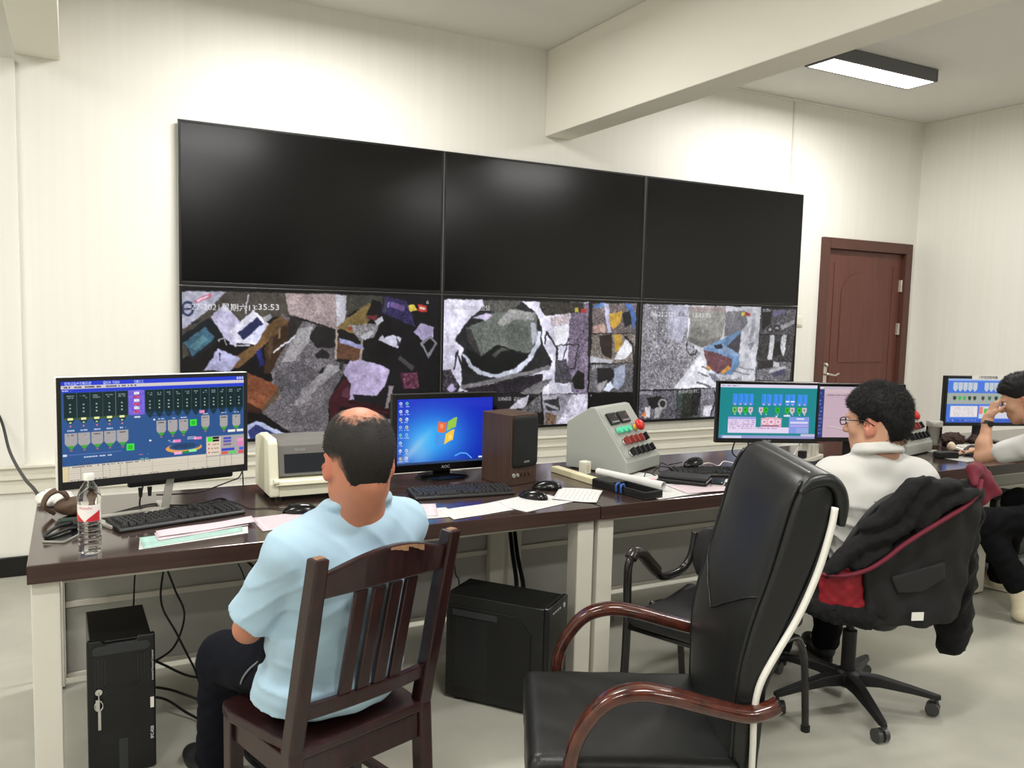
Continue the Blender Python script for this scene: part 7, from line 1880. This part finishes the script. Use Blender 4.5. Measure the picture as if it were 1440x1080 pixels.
def pants(parent, J, mat, g=0.014, h=0.007, folds=0.004, cut=None):
    keys = ['pelvis', 'hipl', 'hipr', 'knl', 'knr', 'anl', 'anr']
    lo, hi = bounds([J[k] for k in keys], 0.20); lo[2] = max(lo[2], 0.0)
    F = Field(lo, hi, h)
    F.ell(np.array(J['pelvis']) + (0, 0, -0.01), (0.168 + g, 0.128 + g, 0.100), k=0.04)
    for q in 'lr':
        limb(F, [J['hip' + q], J['kn' + q]], [0.080, 0.060], g, 0.045)
        limb(F, [J['kn' + q], J['an' + q]], [0.058, 0.048], g, 0.03)
    F.warp(lambda x, y, z: folds * wob(x, y, z, 38, 1.1) + folds * 0.6 * np.sin(z * 95 + 5 * np.sin(x * 22) + y * 30) * 0.6)
    if cut: F.cut(*cut)
    return F.build('trousers', mat, parent)

def shoe(parent, an, to, mat, sole, name='shoe', up=(0, 0, 1)):
    an, to, up = Vector(an), Vector(to), Vector(up); d = (to - an); d = d - up * d.dot(up); d.normalize(); s = d.cross(up).normalized()
    R_ = np.array(((s.x, d.x, up.x), (s.y, d.y, up.y), (s.z, d.z, up.z)))
    base = an - up * 0.085
    lo, hi = bounds([base - d * 0.12, base + d * 0.24, an + up * 0.06], 0.09)
    F = Field(lo, hi, 0.005)
    F.ell(base + d * 0.02 + up * 0.035, (0.040, 0.075, 0.045), R_, 0.02); F.ell(base + d * 0.125 + up * 0.026, (0.046, 0.080, 0.034), R_, 0.03); F.cap(base + up * 0.05, an + up * 0.02, 0.042, 0.044, 0.03)
    F.cut(base + up * 0.004, -up)
    o = F.build(name, mat, parent)
    b = MB(); n = 26; ring = []
    for i in range(n):
        a = 2 * math.pi * i / n; yy = math.sin(a); xx = math.cos(a)
        ring.append(base + d * (0.072 + 0.142 * yy) + s * xx * (0.041 + 0.008 * yy))
    b.loft([[p for p in ring], [p + up * 0.016 for p in ring]]); b.build('sole', sole, o, bevel=0.003)
    return o

def hair_shell(parent, head, thick, region, color, h=0.0038, spikes=0, seed=3, slen=0.012, srad=0.0016):
    """hair volume around the skull. thick(x,y,z) in head units; negative where there is no hair."""
    lo = head.c - 0.17; hi = head.c + 0.17
    F = Field(lo, hi, h); head.skull(F, 0.0, 0.03)
    x, y, z = F.xyz(); q = head.inv((x, y, z))
    F.d = (F.d - thick(*q) * head.s).astype(np.float32)
    P, Fc = F.mesh()
    e = np.concatenate([Fc[:, [0, 1]], Fc[:, [1, 2]], Fc[:, [2, 3]], Fc[:, [3, 0]]])
    A = np.zeros_like(P); c = np.zeros(len(P)); np.add.at(A, e[:, 0], P[e[:, 1]]); np.add.at(c, e[:, 0], 1); np.add.at(A, e[:, 1], P[e[:, 0]]); np.add.at(c, e[:, 1], 1)
    P = P * 0.5 + 0.5 * A / np.maximum(c, 1)[:, None]
    cols = color(head.inv(P))
    if spikes:
        r = np.random.default_rng(seed); qq = head.inv(P); ok = np.nonzero(thick(qq[:, 0], qq[:, 1], qq[:, 2]) > 0.004)[0]
        ids = r.choice(ok, spikes); nv = len(P); VV = [P]; CC = [cols]; FF = [Fc]
        ctr = head.p((0, -0.01, 0.0))
        for i in ids:
            nrm = P[i] - ctr; nrm /= np.linalg.norm(nrm); t = r.normal(0, 0.45, 3); dv = nrm + t + head.R @ np.array((0, 0.25, 0.1)); dv /= np.linalg.norm(dv)
            a = np.cross(dv, r.normal(0, 1, 3)); a /= np.linalg.norm(a); b = np.cross(dv, a); L = slen * r.uniform(0.6, 1.3) * head.s; w = srad * head.s
            base = P[i] - nrm * 0.003
            VV.append(np.array([base + a * w, base - a * w * 0.5 + b * w * 0.87, base - a * w * 0.5 - b * w * 0.87, base + dv * L]))
            CC.append(np.tile(cols[i] * r.uniform(0.8, 1.25), (4, 1))); k = nv; nv += 4
            FF.append(np.array([[k, k + 1, k + 3, k + 3], [k + 1, k + 2, k + 3, k + 3], [k + 2, k, k + 3, k + 3]]))
        P = np.concatenate(VV); cols = np.concatenate(CC); tri = np.concatenate(FF)
        me = bpy.data.meshes.new('hair'); me.from_pydata(P.tolist(), [], [tuple(f) if f[2] != f[3] else tuple(f[:3]) for f in tri.tolist()])
        me.polygons.foreach_set('use_smooth', [True] * len(me.polygons)); me.materials.append(m_hair)
    else:
        me = grid_mesh('hair', P, Fc, m_hair)
    set_col(me, np.clip(cols, 0, 255))
    return link(bpy.data.objects.new('hair', me), parent)

# ---- the balding man in the pale blue shirt
m_blueshirt = M('pale_blue_cotton', (168, 197, 216), rough=0.85, sheen=0.1, bump=0.15, bscale=500)
m_navy = M('navy_trousers', (16, 18, 26), rough=0.9, spec=0.15, bump=0.15, bscale=400)
m_blackshoe = M('black_shoe', (24, 24, 25), rough=0.5)
def man_blue():
    t = thing('person', 'person in a pale blue shirt with a bald crown, seated with back turned', 'person', (0.055, -3.038, 0), 17.5)
    hd = Head((-0.008, -0.138, 1.158), yaw=-19, pitch=-11, sc=1.08)
    J = dict(pelvis=(0, -0.01, 0.55), waist=(0, -0.055, 0.68), chest=(0.0, -0.088, 0.81), neck=(0.0, -0.132, 0.998), shl=(-0.168, -0.078, 0.918), shr=(0.180, -0.088, 0.944),
             ell=(-0.217, 0.050, 0.700), elr=(0.240, 0.045, 0.710), wrl=(-0.055, 0.205, 0.705), wrr=(0.055, 0.185, 0.725),
             hipl=(-0.085, 0.02, 0.545), hipr=(0.085, 0.02, 0.545), knl=(-0.118, 0.385, 0.485), knr=(0.125, 0.40, 0.500), anl=(-0.060, 0.56, 0.09), anr=(0.10, 0.47, 0.09), tol=(-0.060, 0.68, 0.035), tor=(0.105, 0.60, 0.035))
    J = {k: np.array(v, float) for k, v in J.items()}
    hands = [((J['wrl'], (0.9, 0.25, 0.10), (0.1, -0.9, 0.1), -1), dict(curl=28)), ((J['wrr'], (-0.9, 0.15, 0.0), (0.0, -0.9, -0.2), 1), dict(curl=28))]
    bo = body(t, J, hd, (186, 124, 98), hands=hands)
    hd.eyes(bo)
    # shirt
    lo, hi = bounds([J[k] for k in ('pelvis', 'chest', 'shl', 'shr', 'ell', 'elr', 'neck')], 0.17); F = Field(lo, hi, 0.006)
    g = 0.016; torso(F, J, g, 0.05)
    F.ell((-0.008, -0.010, 0.535), (0.216, 0.168, 0.090), k=0.05); F.ell((-0.005, -0.035, 0.66), (0.190, 0.140, 0.14), k=0.05)
    for q in 'lr':
        s_, e_ = J['sh' + q], J['el' + q]; en = s_ + (e_ - s_) * 0.84
        S = Field(lo, hi, 0.006); S.cap(s_, e_, 0.062, 0.067); S.cut(en, e_ - s_); F.merge(S, 0.022)
    F.cut((0, 0, 0.470), (0, 0, -1))
    # crew neckline
    nk = J['neck']; F.cap(nk + (0, 0.035, 0.062), nk + (0, 0.05, 0.22), 0.062, 0.085, 0.006, 's')
    ring = [nk + np.array((0.070 * math.sin(a), 0.006 + 0.074 * math.cos(a), 0.040 - 0.020 * math.cos(a))) for a in np.linspace(0, 2 * math.pi, 25)]
    for a, b in zip(ring[:-1], ring[1:]): F.cap(a, b, 0.0125, 0.0125, 0.018)
    def ridge(v): return 1 - np.abs(np.sin(v))
    def folds(x, y, z):
        low = np.clip((0.78 - z) / 0.22, 0, 1); mid = np.exp(-((z - 0.80) / 0.09) ** 2)
        a = ridge(z * 46 + 4.0 * np.abs(x) + 1.5 * np.sin(x * 11 + y * 9) + x * 5) ** 2 * -0.011 * low * (0.55 + 0.45 * np.sin(x * 8 + 1.3 + z * 5))
        b = ridge((z + np.abs(x) * 0.9) * 44 + 1.2 * np.sin(x * 13)) ** 2 * -0.006 * mid * np.clip(np.abs(x) / 0.12, 0, 1)
        c = 0.006 * wob(x, y, z, 24, 0.8) - 0.003 * ridge(x * 30 + z * 18 + 2 * np.sin(z * 12)) ** 3 * (1 - low)
        return a + b + c
    F.warp(folds)
    F.build('shirt', m_blueshirt, t)
    pants(t, J, m_navy)
    for q in 'lr': shoe(t, J['an' + q], J['to' + q], m_blackshoe, m_blackpl)
    # pocket flap edge on the left hip
    MB().tube(catmull([(-0.168, 0.085, 0.585), (-0.180, 0.11, 0.560), (-0.186, 0.135, 0.530), (-0.186, 0.15, 0.505)], 5), 0.003, n=6).build('pocket_edge', M('pocket_grey', (120, 122, 128), rough=0.7), t, smooth=True)
    # hair: short back and sides, bare crown
    def bald(x, y, z):
        u = np.sqrt((x / 0.062) ** 2 + ((y + 0.040) / 0.064) ** 2)
        return smoothstep(1.25, 0.45, u + 0.16 * wob(x, y, z, 130, 1.0) + 0.12 * wob(x, y, z, 300, 2.0)) * smoothstep(0.035, 0.085, z)
    def hairline(x, y, z):
        ax = np.abs(x)
        zl = np.where(y < -0.005, -0.092 + 0.086 * smoothstep(0.036, 0.072, ax), 0.0 + 0.055 * smoothstep(0.02, 0.07, y))
        return smoothstep(-0.018, 0.034, z - zl + 0.008 * wob(x, y, z, 160, 0.4)) * smoothstep(0.082, 0.066, y)
    def thick(x, y, z):
        k = hairline(x, y, z) * (1 - bald(x, y, z)); return 0.0085 * k - 0.0014
    def col(q):
        x, y, z = q[:, 0], q[:, 1], q[:, 2]; k = (hairline(x, y, z) * (1 - bald(x, y, z)))[:, None]; k = smoothstep(0.14, 0.85, k)
        return np.array((172, 116, 92)) * (1 - k) + np.array((26, 23, 21)) * k
    hair_shell(t, hd, thick, None, col, spikes=2600, slen=0.007, srad=0.0011)
    return t
man_blue()

# ---- the man with glasses in the white shirt
m_whiteshirt = M('white_cotton', (204, 203, 198), rough=0.85, sheen=0.1, bump=0.12, bscale=500)
m_blackcloth = M('black_trousers', (13, 13, 15), rough=0.9, spec=0.15, bump=0.15, bscale=400)
def man_white():
    t = thing('person', 'person with glasses and thick black hair in a white shirt, turned to the left', 'person', (2.190, -3.030, 0), -22)
    hd = Head((-0.052, -0.150, 1.172), yaw=38, pitch=-7, sc=1.06)
    J = dict(pelvis=(0, -0.075, 0.60), waist=(-0.01, -0.105, 0.73), chest=(-0.025, -0.125, 0.85), neck=(-0.044, -0.162, 1.035), shl=(-0.178, -0.095, 0.940), shr=(0.118, -0.165, 0.955),
             ell=(-0.262, -0.085, 0.690), elr=(0.240, -0.115, 0.700), wrl=(-0.215, 0.155, 0.715), wrr=(0.205, 0.130, 0.715),
             hipl=(-0.085, -0.04, 0.595), hipr=(0.085, -0.04, 0.595), knl=(-0.13, 0.36, 0.56), knr=(0.12, 0.37, 0.56), anl=(-0.12, 0.42, 0.09), anr=(0.11, 0.44, 0.09), tol=(-0.125, 0.55, 0.035), tor=(0.115, 0.57, 0.035))
    J = {k: np.array(v, float) for k, v in J.items()}
    hands = [((J['wrl'], (0.1, 0.95, -0.05), (0.15, 0, -1), 1), dict(curl=22)), ((J['wrr'], (-0.1, 0.95, -0.05), (-0.15, 0, -1), -1), dict(curl=22))]
    bo = body(t, J, hd, (196, 150, 124), hands=hands)
    hd.eyes(bo)
    lo, hi = bounds([J[k] for k in ('pelvis', 'chest', 'shl', 'shr', 'ell', 'elr', 'neck', 'wrl', 'wrr')], 0.15); F = Field(lo, hi, 0.0062)
    torso(F, J, 0.016, 0.05)
    for q in 'lr':
        s_, e_, w_ = J['sh' + q], J['el' + q], J['wr' + q]
        F.cap(s_, e_, 0.066, 0.055, 0.035); F.cap(e_, e_ + (w_ - e_) * 0.86, 0.054, 0.042, 0.02)
    F.cut((0, 0, 0.545), (0, 0, -1))
    # shirt collar: folded ring round the neck
    nk = J['neck']; 
    F.cap(nk + (0, 0.035, 0.062), nk + (0, 0.05, 0.22), 0.062, 0.085, 0.006, 's')
    for lv, rr in ((0.024, 0.010), (0.040, 0.008)):      # folded collar
        ring = [nk + np.array(((0.082 - 0.3 * (lv - 0.024)) * math.sin(a), 0.002 + (0.086 - 0.3 * (lv - 0.024)) * math.cos(a), lv - 0.020 * math.cos(a))) for a in np.linspace(0.45, 2 * math.pi - 0.45, 25)]
        for a, b in zip(ring[:-1], ring[1:]): F.cap(a, b, rr + 0.003, rr + 0.003, 0.006)
    F.warp(lambda x, y, z: 0.006 * wob(x, y, z, 26, 2.0) - 0.010 * (1 - np.abs(np.sin(z * 34 + 3 * np.sin(x * 10 + y * 9) + x * 16))) ** 2 * np.clip((0.97 - z) / 0.15, 0, 1))
    sh = F.build('shirt', m_whiteshirt, t)
    pants(t, J, m_blackcloth)
    for q in 'lr': shoe(t, J['an' + q], J['to' + q], m_blackshoe, m_blackpl)
    def hl(x, y, z):
        ax = np.abs(x)
        zl = np.where(y < -0.012, -0.082 + 0.085 * smoothstep(0.046, 0.078, ax), np.where(y < 0.030, 0.0 - 0.028 * smoothstep(0.062, 0.074, ax) * (y > 0.012), 0.020 + 0.030 * smoothstep(0.03, 0.085, y)))
        return smoothstep(-0.010, 0.012, z - zl + 0.007 * wob(x, y, z, 120, 0.9))
    def thick(x, y, z):
        k = hl(x, y, z); top = smoothstep(0.0, 0.09, z)
        v = (0.005 + 0.011 * top + 0.002 * (y < -0.02)) * (1 + 0.17 * wob(x, y, z, 95, 1.6) + 0.13 * wob(x, y, z, 190, 0.2))
        return v * k - 0.006 * (1 - k)
    hair_shell(t, hd, thick, None, lambda q: np.tile(np.array((20.0, 19, 19)), (len(q), 1)), spikes=6500, slen=0.016, srad=0.0013)
    # glasses
    m_gl = M('dark_glasses_frame', (44, 28, 26), rough=0.25); P_ = lambda v: Vector(hd.p(v))
    gl = MB()
    for q in (-1, 1):
        rim = [P_((q * (0.033 + 0.024 * math.copysign(abs(math.cos(a)) ** 0.6, math.cos(a))), 0.102, 0.002 + 0.013 * math.copysign(abs(math.sin(a)) ** 0.6, math.sin(a)))) for a in np.linspace(0, 2 * math.pi, 25)[:-1]]
        gl.tube(rim, 0.0019 * hd.s, n=6, closed=True)
        gl.tube([P_((q * 0.058, 0.102, 0.006)), P_((q * 0.070, 0.090, 0.008)), P_((q * 0.080, 0.04, 0.006)), P_((q * 0.084, -0.005, 0.004)), P_((q * 0.082, -0.028, -0.014))], 0.0022 * hd.s, n=6)
    gl.tube([P_((-0.010, 0.104, 0.006)), P_((0, 0.109, 0.009)), P_((0.010, 0.104, 0.006))], 0.0018 * hd.s, n=6)
    gl.build('glasses', m_gl, t, smooth=True)
    return t
man_white()

# ---- the man leaning on the right desk
m_tee = M('white_tee', (206, 205, 201), rough=0.85, bump=0.1, bscale=500)
m_cream = M('cream_canvas', (206, 196, 168), rough=0.7, var=0.12, vscale=30); m_creamsole = M('cream_rubber', (214, 206, 184), rough=0.6)
def man_right():
    ox, oy = 4.12, -2.95
    t = thing('person', 'person in a white T-shirt leaning an elbow on the desk, hand at forehead', 'person', (ox, oy, 0), 0)
    def w(x, y, z): return np.array((x - ox, y - oy, z))
    hd = Head(w(4.130, -2.480, 1.128), yaw=32, pitch=-24, sc=1.05)
    J = dict(pelvis=w(4.14, -2.95, 0.575), waist=w(4.14, -2.87, 0.70), chest=w(4.13, -2.74, 0.82), neck=w(4.135, -2.585, 1.00), shl=w(3.985, -2.665, 0.905), shr=w(4.295, -2.60, 0.92),
             ell=w(3.935, -2.395, 0.795), elr=w(4.37, -2.385, 0.795), wrl=w(4.005, -2.375, 1.015), wrr=w(4.24, -2.215, 0.785),
             hipl=w(4.07, -2.93, 0.565), hipr=w(4.22, -2.90, 0.565), knl=w(3.725, -2.575, 0.485), knr=w(4.20, -2.46, 0.535), anl=w(3.785, -2.735, 0.185), anr=w(4.18, -2.40, 0.09), tol=w(3.775, -2.775, 0.04), tor=w(4.17, -2.27, 0.035))
    hands = [((J['wrl'], (0.42, -0.12, 0.85), (0.55, -0.45, -0.35), 1), dict(curl=30, sc=0.98)), ((J['wrr'], (-0.85, 0.35, 0.0), (0, 0, -1), -1), dict(curl=15))]
    bo = body(t, J, hd, (198, 152, 124), hands=hands)
    hd.eyes(bo)
    lo, hi = bounds([J[k] for k in ('pelvis', 'chest', 'shl', 'shr', 'neck')], 0.22); F = Field(lo, hi, 0.0065)
    torso(F, J, 0.016, 0.05)
    for q in 'lr':
        s_, e_ = J['sh' + q], J['el' + q]; F.cap(s_, s_ + (e_ - s_) * 0.60, 0.068, 0.060, 0.035)
    F.cut((0, 0, 0.545), (0, 0, -1)); nk = J['neck']; F.cap(nk + (0, 0.03, 0.02), nk + (0, 0.10, 0.20), 0.060, 0.075, 0.006, 's')
    F.warp(lambda x, y, z: 0.004 * wob(x, y, z, 26, 2.6) + 0.003 * np.sin(z * 55 + 8 * np.sin(y * 12)))
    F.build('shirt', m_tee, t)
    pants(t, J, m_blackcloth, folds=0.006)
    # left foot stands on its toes, tucked back; right foot flat
    shoe(t, J['anr'], J['tor'], m_cream, m_creamsole)
    lo, hi = bounds([J['anl'], J['tol']], 0.14); lo[2] = 0.001; F = Field(lo, hi, 0.005)
    a, b = J['anl'], J['tol']
    F.cap(a + (0, 0, 0.005), a + (0.004, -0.01, -0.03), 0.044, 0.046, 0.02); F.cap(a + (0.004, -0.012, -0.03), b + (-0.004, 0.004, 0.02), 0.048, 0.040, 0.02); F.cap(a + (0.02, -0.05, -0.03), a + (0.01, -0.045, -0.10), 0.034, 0.032, 0.03)
    F.ell(b + (-0.005, 0.0, 0.0), (0.045, 0.045, 0.036), k=0.02); F.cut((0, 0, 0.003), (0, 0, -1))
    so = F.build('shoe', m_cream, t)
    z0 = Vector(a) + Vector((-0.046, -0.016, 0.05))
    MB().tube([z0, z0 + Vector((0.0, -0.006, -0.05)), z0 + Vector((0.004, -0.01, -0.09))], 0.004, n=6).build('zip', m_darkpl, so, smooth=True)
    # watch
    wv = Vector(J['wrl']); d_ = (wv - Vector(J['ell'])).normalized(); c_ = wv - d_ * 0.035; x_ = d_.orthogonal().normalized(); y_ = d_.cross(x_)
    ring = [[c_ + (x_ * math.cos(a_) + y_ * math.sin(a_)) * rr + d_ * dz for rr, dz in ((0.0285, -0.010), (0.0315, -0.010), (0.0315, 0.010), (0.0285, 0.010))] for a_ in np.linspace(0, 2 * math.pi, 25)[:-1]]
    bm_ = MB(); bm_.loft(ring, closed=True); wt = bm_.build('watch', m_blackpl, t, auto=40)
    cx = c_ + Vector((-0.5, -0.85, 0.0)).normalized() * 0.033
    MB().cyl(cx, cx + Vector((-0.5, -0.85, 0)).normalized() * 0.007, 0.016, n=18).build('watch_face', m_blackgl, wt, auto=40)
    def hl(x, y, z):
        ax = np.abs(x); zl = np.where(y < -0.01, -0.060 + 0.07 * smoothstep(0.045, 0.078, ax), 0.012 + 0.045 * smoothstep(0.02, 0.085, y))
        return smoothstep(-0.012, 0.014, z - zl)
    hair_shell(t, hd, lambda x, y, z: (0.006 + 0.018 * smoothstep(0.02, 0.09, z) * (1 + 0.2 * wob(x, y, z, 90, 1))) * hl(x, y, z) - 0.005 * (1 - hl(x, y, z)), None, lambda q: np.tile(np.array((24.0, 23, 23)), (len(q), 1)), spikes=2500, slen=0.012)
    return t
man_right()

# stool under him, mostly outside the picture
sto = thing('office_stool', 'black round stool under the man leaning on the right desk', 'stool', (4.15, -2.95, 0))
MB().lathe([(0.0, 0.435), (0.16, 0.435), (0.185, 0.445), (0.188, 0.465), (0.165, 0.482), (0.0, 0.486)], 28).build('stool_seat', m_vinyl, sto, auto=50)
MB().cyl((0, 0, 0.06), (0, 0, 0.435), 0.024, n=16).build('stool_column', m_blackpl, sto, auto=40)
MB().lathe([(0.0, 0.0), (0.19, 0.0), (0.192, 0.012), (0.06, 0.030), (0.03, 0.06), (0.0, 0.06)], 28).build('stool_base', m_blackpl, sto, auto=40)
# black computer case under the right desk
pc = thing('computer_case', 'black computer case on a low base under the right desk', 'computer', (4.66, -2.06, 0), 8)
MB().box2((-0.22, -0.10, 0.06), (0.22, 0.10, 0.46)).build('case_body', m_case, pc, bevel=0.003)
MB().box2((-0.232, -0.098, 0.064), (-0.2205, 0.098, 0.456)).build('front_panel', m_case2, pc, bevel=0.003)
MB().box2((-0.30, -0.15, 0.0), (0.28, 0.15, 0.0595)).build('trolley_base', M('trolley_grey', (90, 90, 90), rough=0.4), pc, bevel=0.01)

# ------------------------------------------------------------------ jacket hung over the office chair
m_fleece = M('black_fleece', (14, 14, 15), rough=0.95, bump=0.6, bscale=160)
m_jshell = M('black_jacket_cloth', (22, 22, 23), rough=0.8, bump=0.2, bscale=300)
m_maroon = M('maroon_trim', (104, 22, 42), rough=0.7, bump=0.2, bscale=200)
m_redlin = M('red_quilted_lining', (150, 24, 38), rough=0.6, bump=0.25, bscale=60)
def jacket():
    t = thing('jacket', 'black fleece jacket with maroon trim and red lining, hung over the office chair', 'jacket', (2.190, -3.010, 0), -25)
    yc = lambda x, z: -0.352 + 0.9 * np.maximum(np.abs(x) - 0.12, 0) ** 2 - 0.03 * np.clip((z - 0.6) / 0.35, 0, 1)
    F = Field((-0.36, -0.46, 0.40), (0.40, -0.12, 1.06), 0.0065)
    F.slab([(-0.150, 0.665), (-0.03, 0.765), (0.12, 0.860), (0.270, 0.930), (0.245, 0.62), (0.225, 0.48), (0.10, 0.445), (-0.11, 0.462), (-0.135, 0.60)], yc, 0.020, 0.0)
    F.cap((0.10, -0.33, 0.955), (0.285, -0.27, 0.925), 0.035, 0.045, 0.03)      # shoulder over the top corner
    F.warp(lambda x, y, z: 0.007 * wob(x, y, z, 30, 1.4) + 0.003 * np.sin(x * 60 + z * 25))
    bo = F.build('jacket_back', m_jshell, t)
    yf = lambda x, z: -0.362 + 0.9 * np.maximum(np.abs(x) - 0.12, 0) ** 2 - 0.02 * np.clip((z - 0.6) / 0.35, 0, 1)
    F = Field((-0.40, -0.48, 0.55), (0.36, -0.14, 1.06), 0.0065)
    F.slab([(-0.292, 0.668), (-0.215, 0.742), (-0.110, 0.900), (-0.010, 0.985), (0.06, 1.000), (0.16, 0.985), (0.25, 0.950), (0.12, 0.868), (-0.03, 0.772), (-0.15, 0.672), (-0.280, 0.640)], yf, 0.030, 0.0, 0.02)
    F.warp(lambda x, y, z: 0.010 * np.sin((x * 0.62 - z * 0.78) * 95 + 2.0 * np.sin((x + z) * 14)) + 0.006 * wob(x, y, z, 60, 0.6))
    F.build('fleece_front', m_fleece, t)
    F = Field((-0.36, -0.42, 0.44), (-0.06, -0.18, 0.70), 0.006)
    F.slab([(-0.275, 0.640), (-0.140, 0.665), (-0.115, 0.500), (-0.20, 0.490), (-0.270, 0.520)], lambda x, z: -0.335 + 1.2 * np.maximum(np.abs(x) - 0.12, 0) ** 2, 0.016)
    F.warp(lambda x, y, z: 0.0035 * (np.abs(np.sin((x + z) * 62)) + np.abs(np.sin((x - z) * 62)) - 1.2))
    F.build('red_lining', m_redlin, t)
    F = Field((-0.40, -0.45, 0.40), (-0.02, -0.20, 0.58), 0.006)
    F.chain([(-0.31, -0.285, 0.505), (-0.22, -0.325, 0.490), (-0.12, -0.350, 0.480), (-0.07, -0.352, 0.500)], [0.030, 0.036, 0.036, 0.026], 0.02)
    F.warp(lambda x, y, z: 0.008 * wob(x, y, z, 110, 0.2)); F.build('fleece_hem', m_fleece, t)
    F = Field((0.18, -0.36, 0.24), (0.44, -0.04, 1.02), 0.0065)
    F.chain([(0.255, -0.265, 0.920), (0.300, -0.205, 0.840), (0.308, -0.185, 0.60), (0.304, -0.195, 0.42), (0.300, -0.200, 0.330)], [0.058, 0.066, 0.064, 0.060, 0.056], 0.03); F.cut((0, 0, 0.300), (0, 0, -1))
    F.warp(lambda x, y, z: 0.007 * wob(x, y, z, 60, 2.2) + 0.004 * np.sin(z * 70 + 3 * np.sin(x * 30))); F.build('sleeve', m_fleece, t)
    pp = [(-0.285, -0.352, 0.640), (-0.22, -0.388, 0.648), (-0.15, -0.400, 0.672), (-0.09, -0.406, 0.712), (-0.03, -0.410, 0.765), (0.04, -0.412, 0.815), (0.12, -0.412, 0.866), (0.19, -0.400, 0.905), (0.245, -0.375, 0.945), (0.275, -0.340, 0.985)]
    MB().tube(catmull(pp, 5), 0.011, n=10, flat=(1.0, 0.7)).build('trim', m_maroon, t, smooth=True)
    # stand-up collar flopping to the right
    F = Field((0.10, -0.42, 0.74), (0.50, -0.06, 1.08), 0.006)
    F.chain([(0.255, -0.345, 0.970), (0.270, -0.300, 1.010), (0.310, -0.255, 1.010), (0.355, -0.235, 0.975), (0.395, -0.245, 0.930)], [0.012, 0.022, 0.024, 0.022, 0.012], 0.02)
    F.slab([(0.295, 1.005), (0.355, 0.985), (0.405, 0.925), (0.340, 0.880), (0.285, 0.800), (0.270, 0.880)], lambda x, z: -0.262 + 0 * x, 0.012, 0.03)
    F.warp(lambda x, y, z: 0.005 * wob(x, y, z, 50, 0.9)); F.build('collar', m_maroon, t)
    F = Field((-0.12, -0.44, 0.52), (0.20, -0.30, 0.76), 0.0055)
    F.slab([(-0.050, 0.640), (0.140, 0.700), (0.150, 0.640), (0.07, 0.585), (-0.02, 0.580)], lambda x, z: yc(x, z) - 0.020, 0.008, 0.0, 0.004); F.build('pocket_flap', M('dark_grey_cloth', (34, 34, 35), rough=0.85), t)
    MB().box((0.055, -0.383, 0.500), (0.045, 0.003, 0.030), rz=4).build('white_tag', m_whitesh, t)
    return t
jacket()
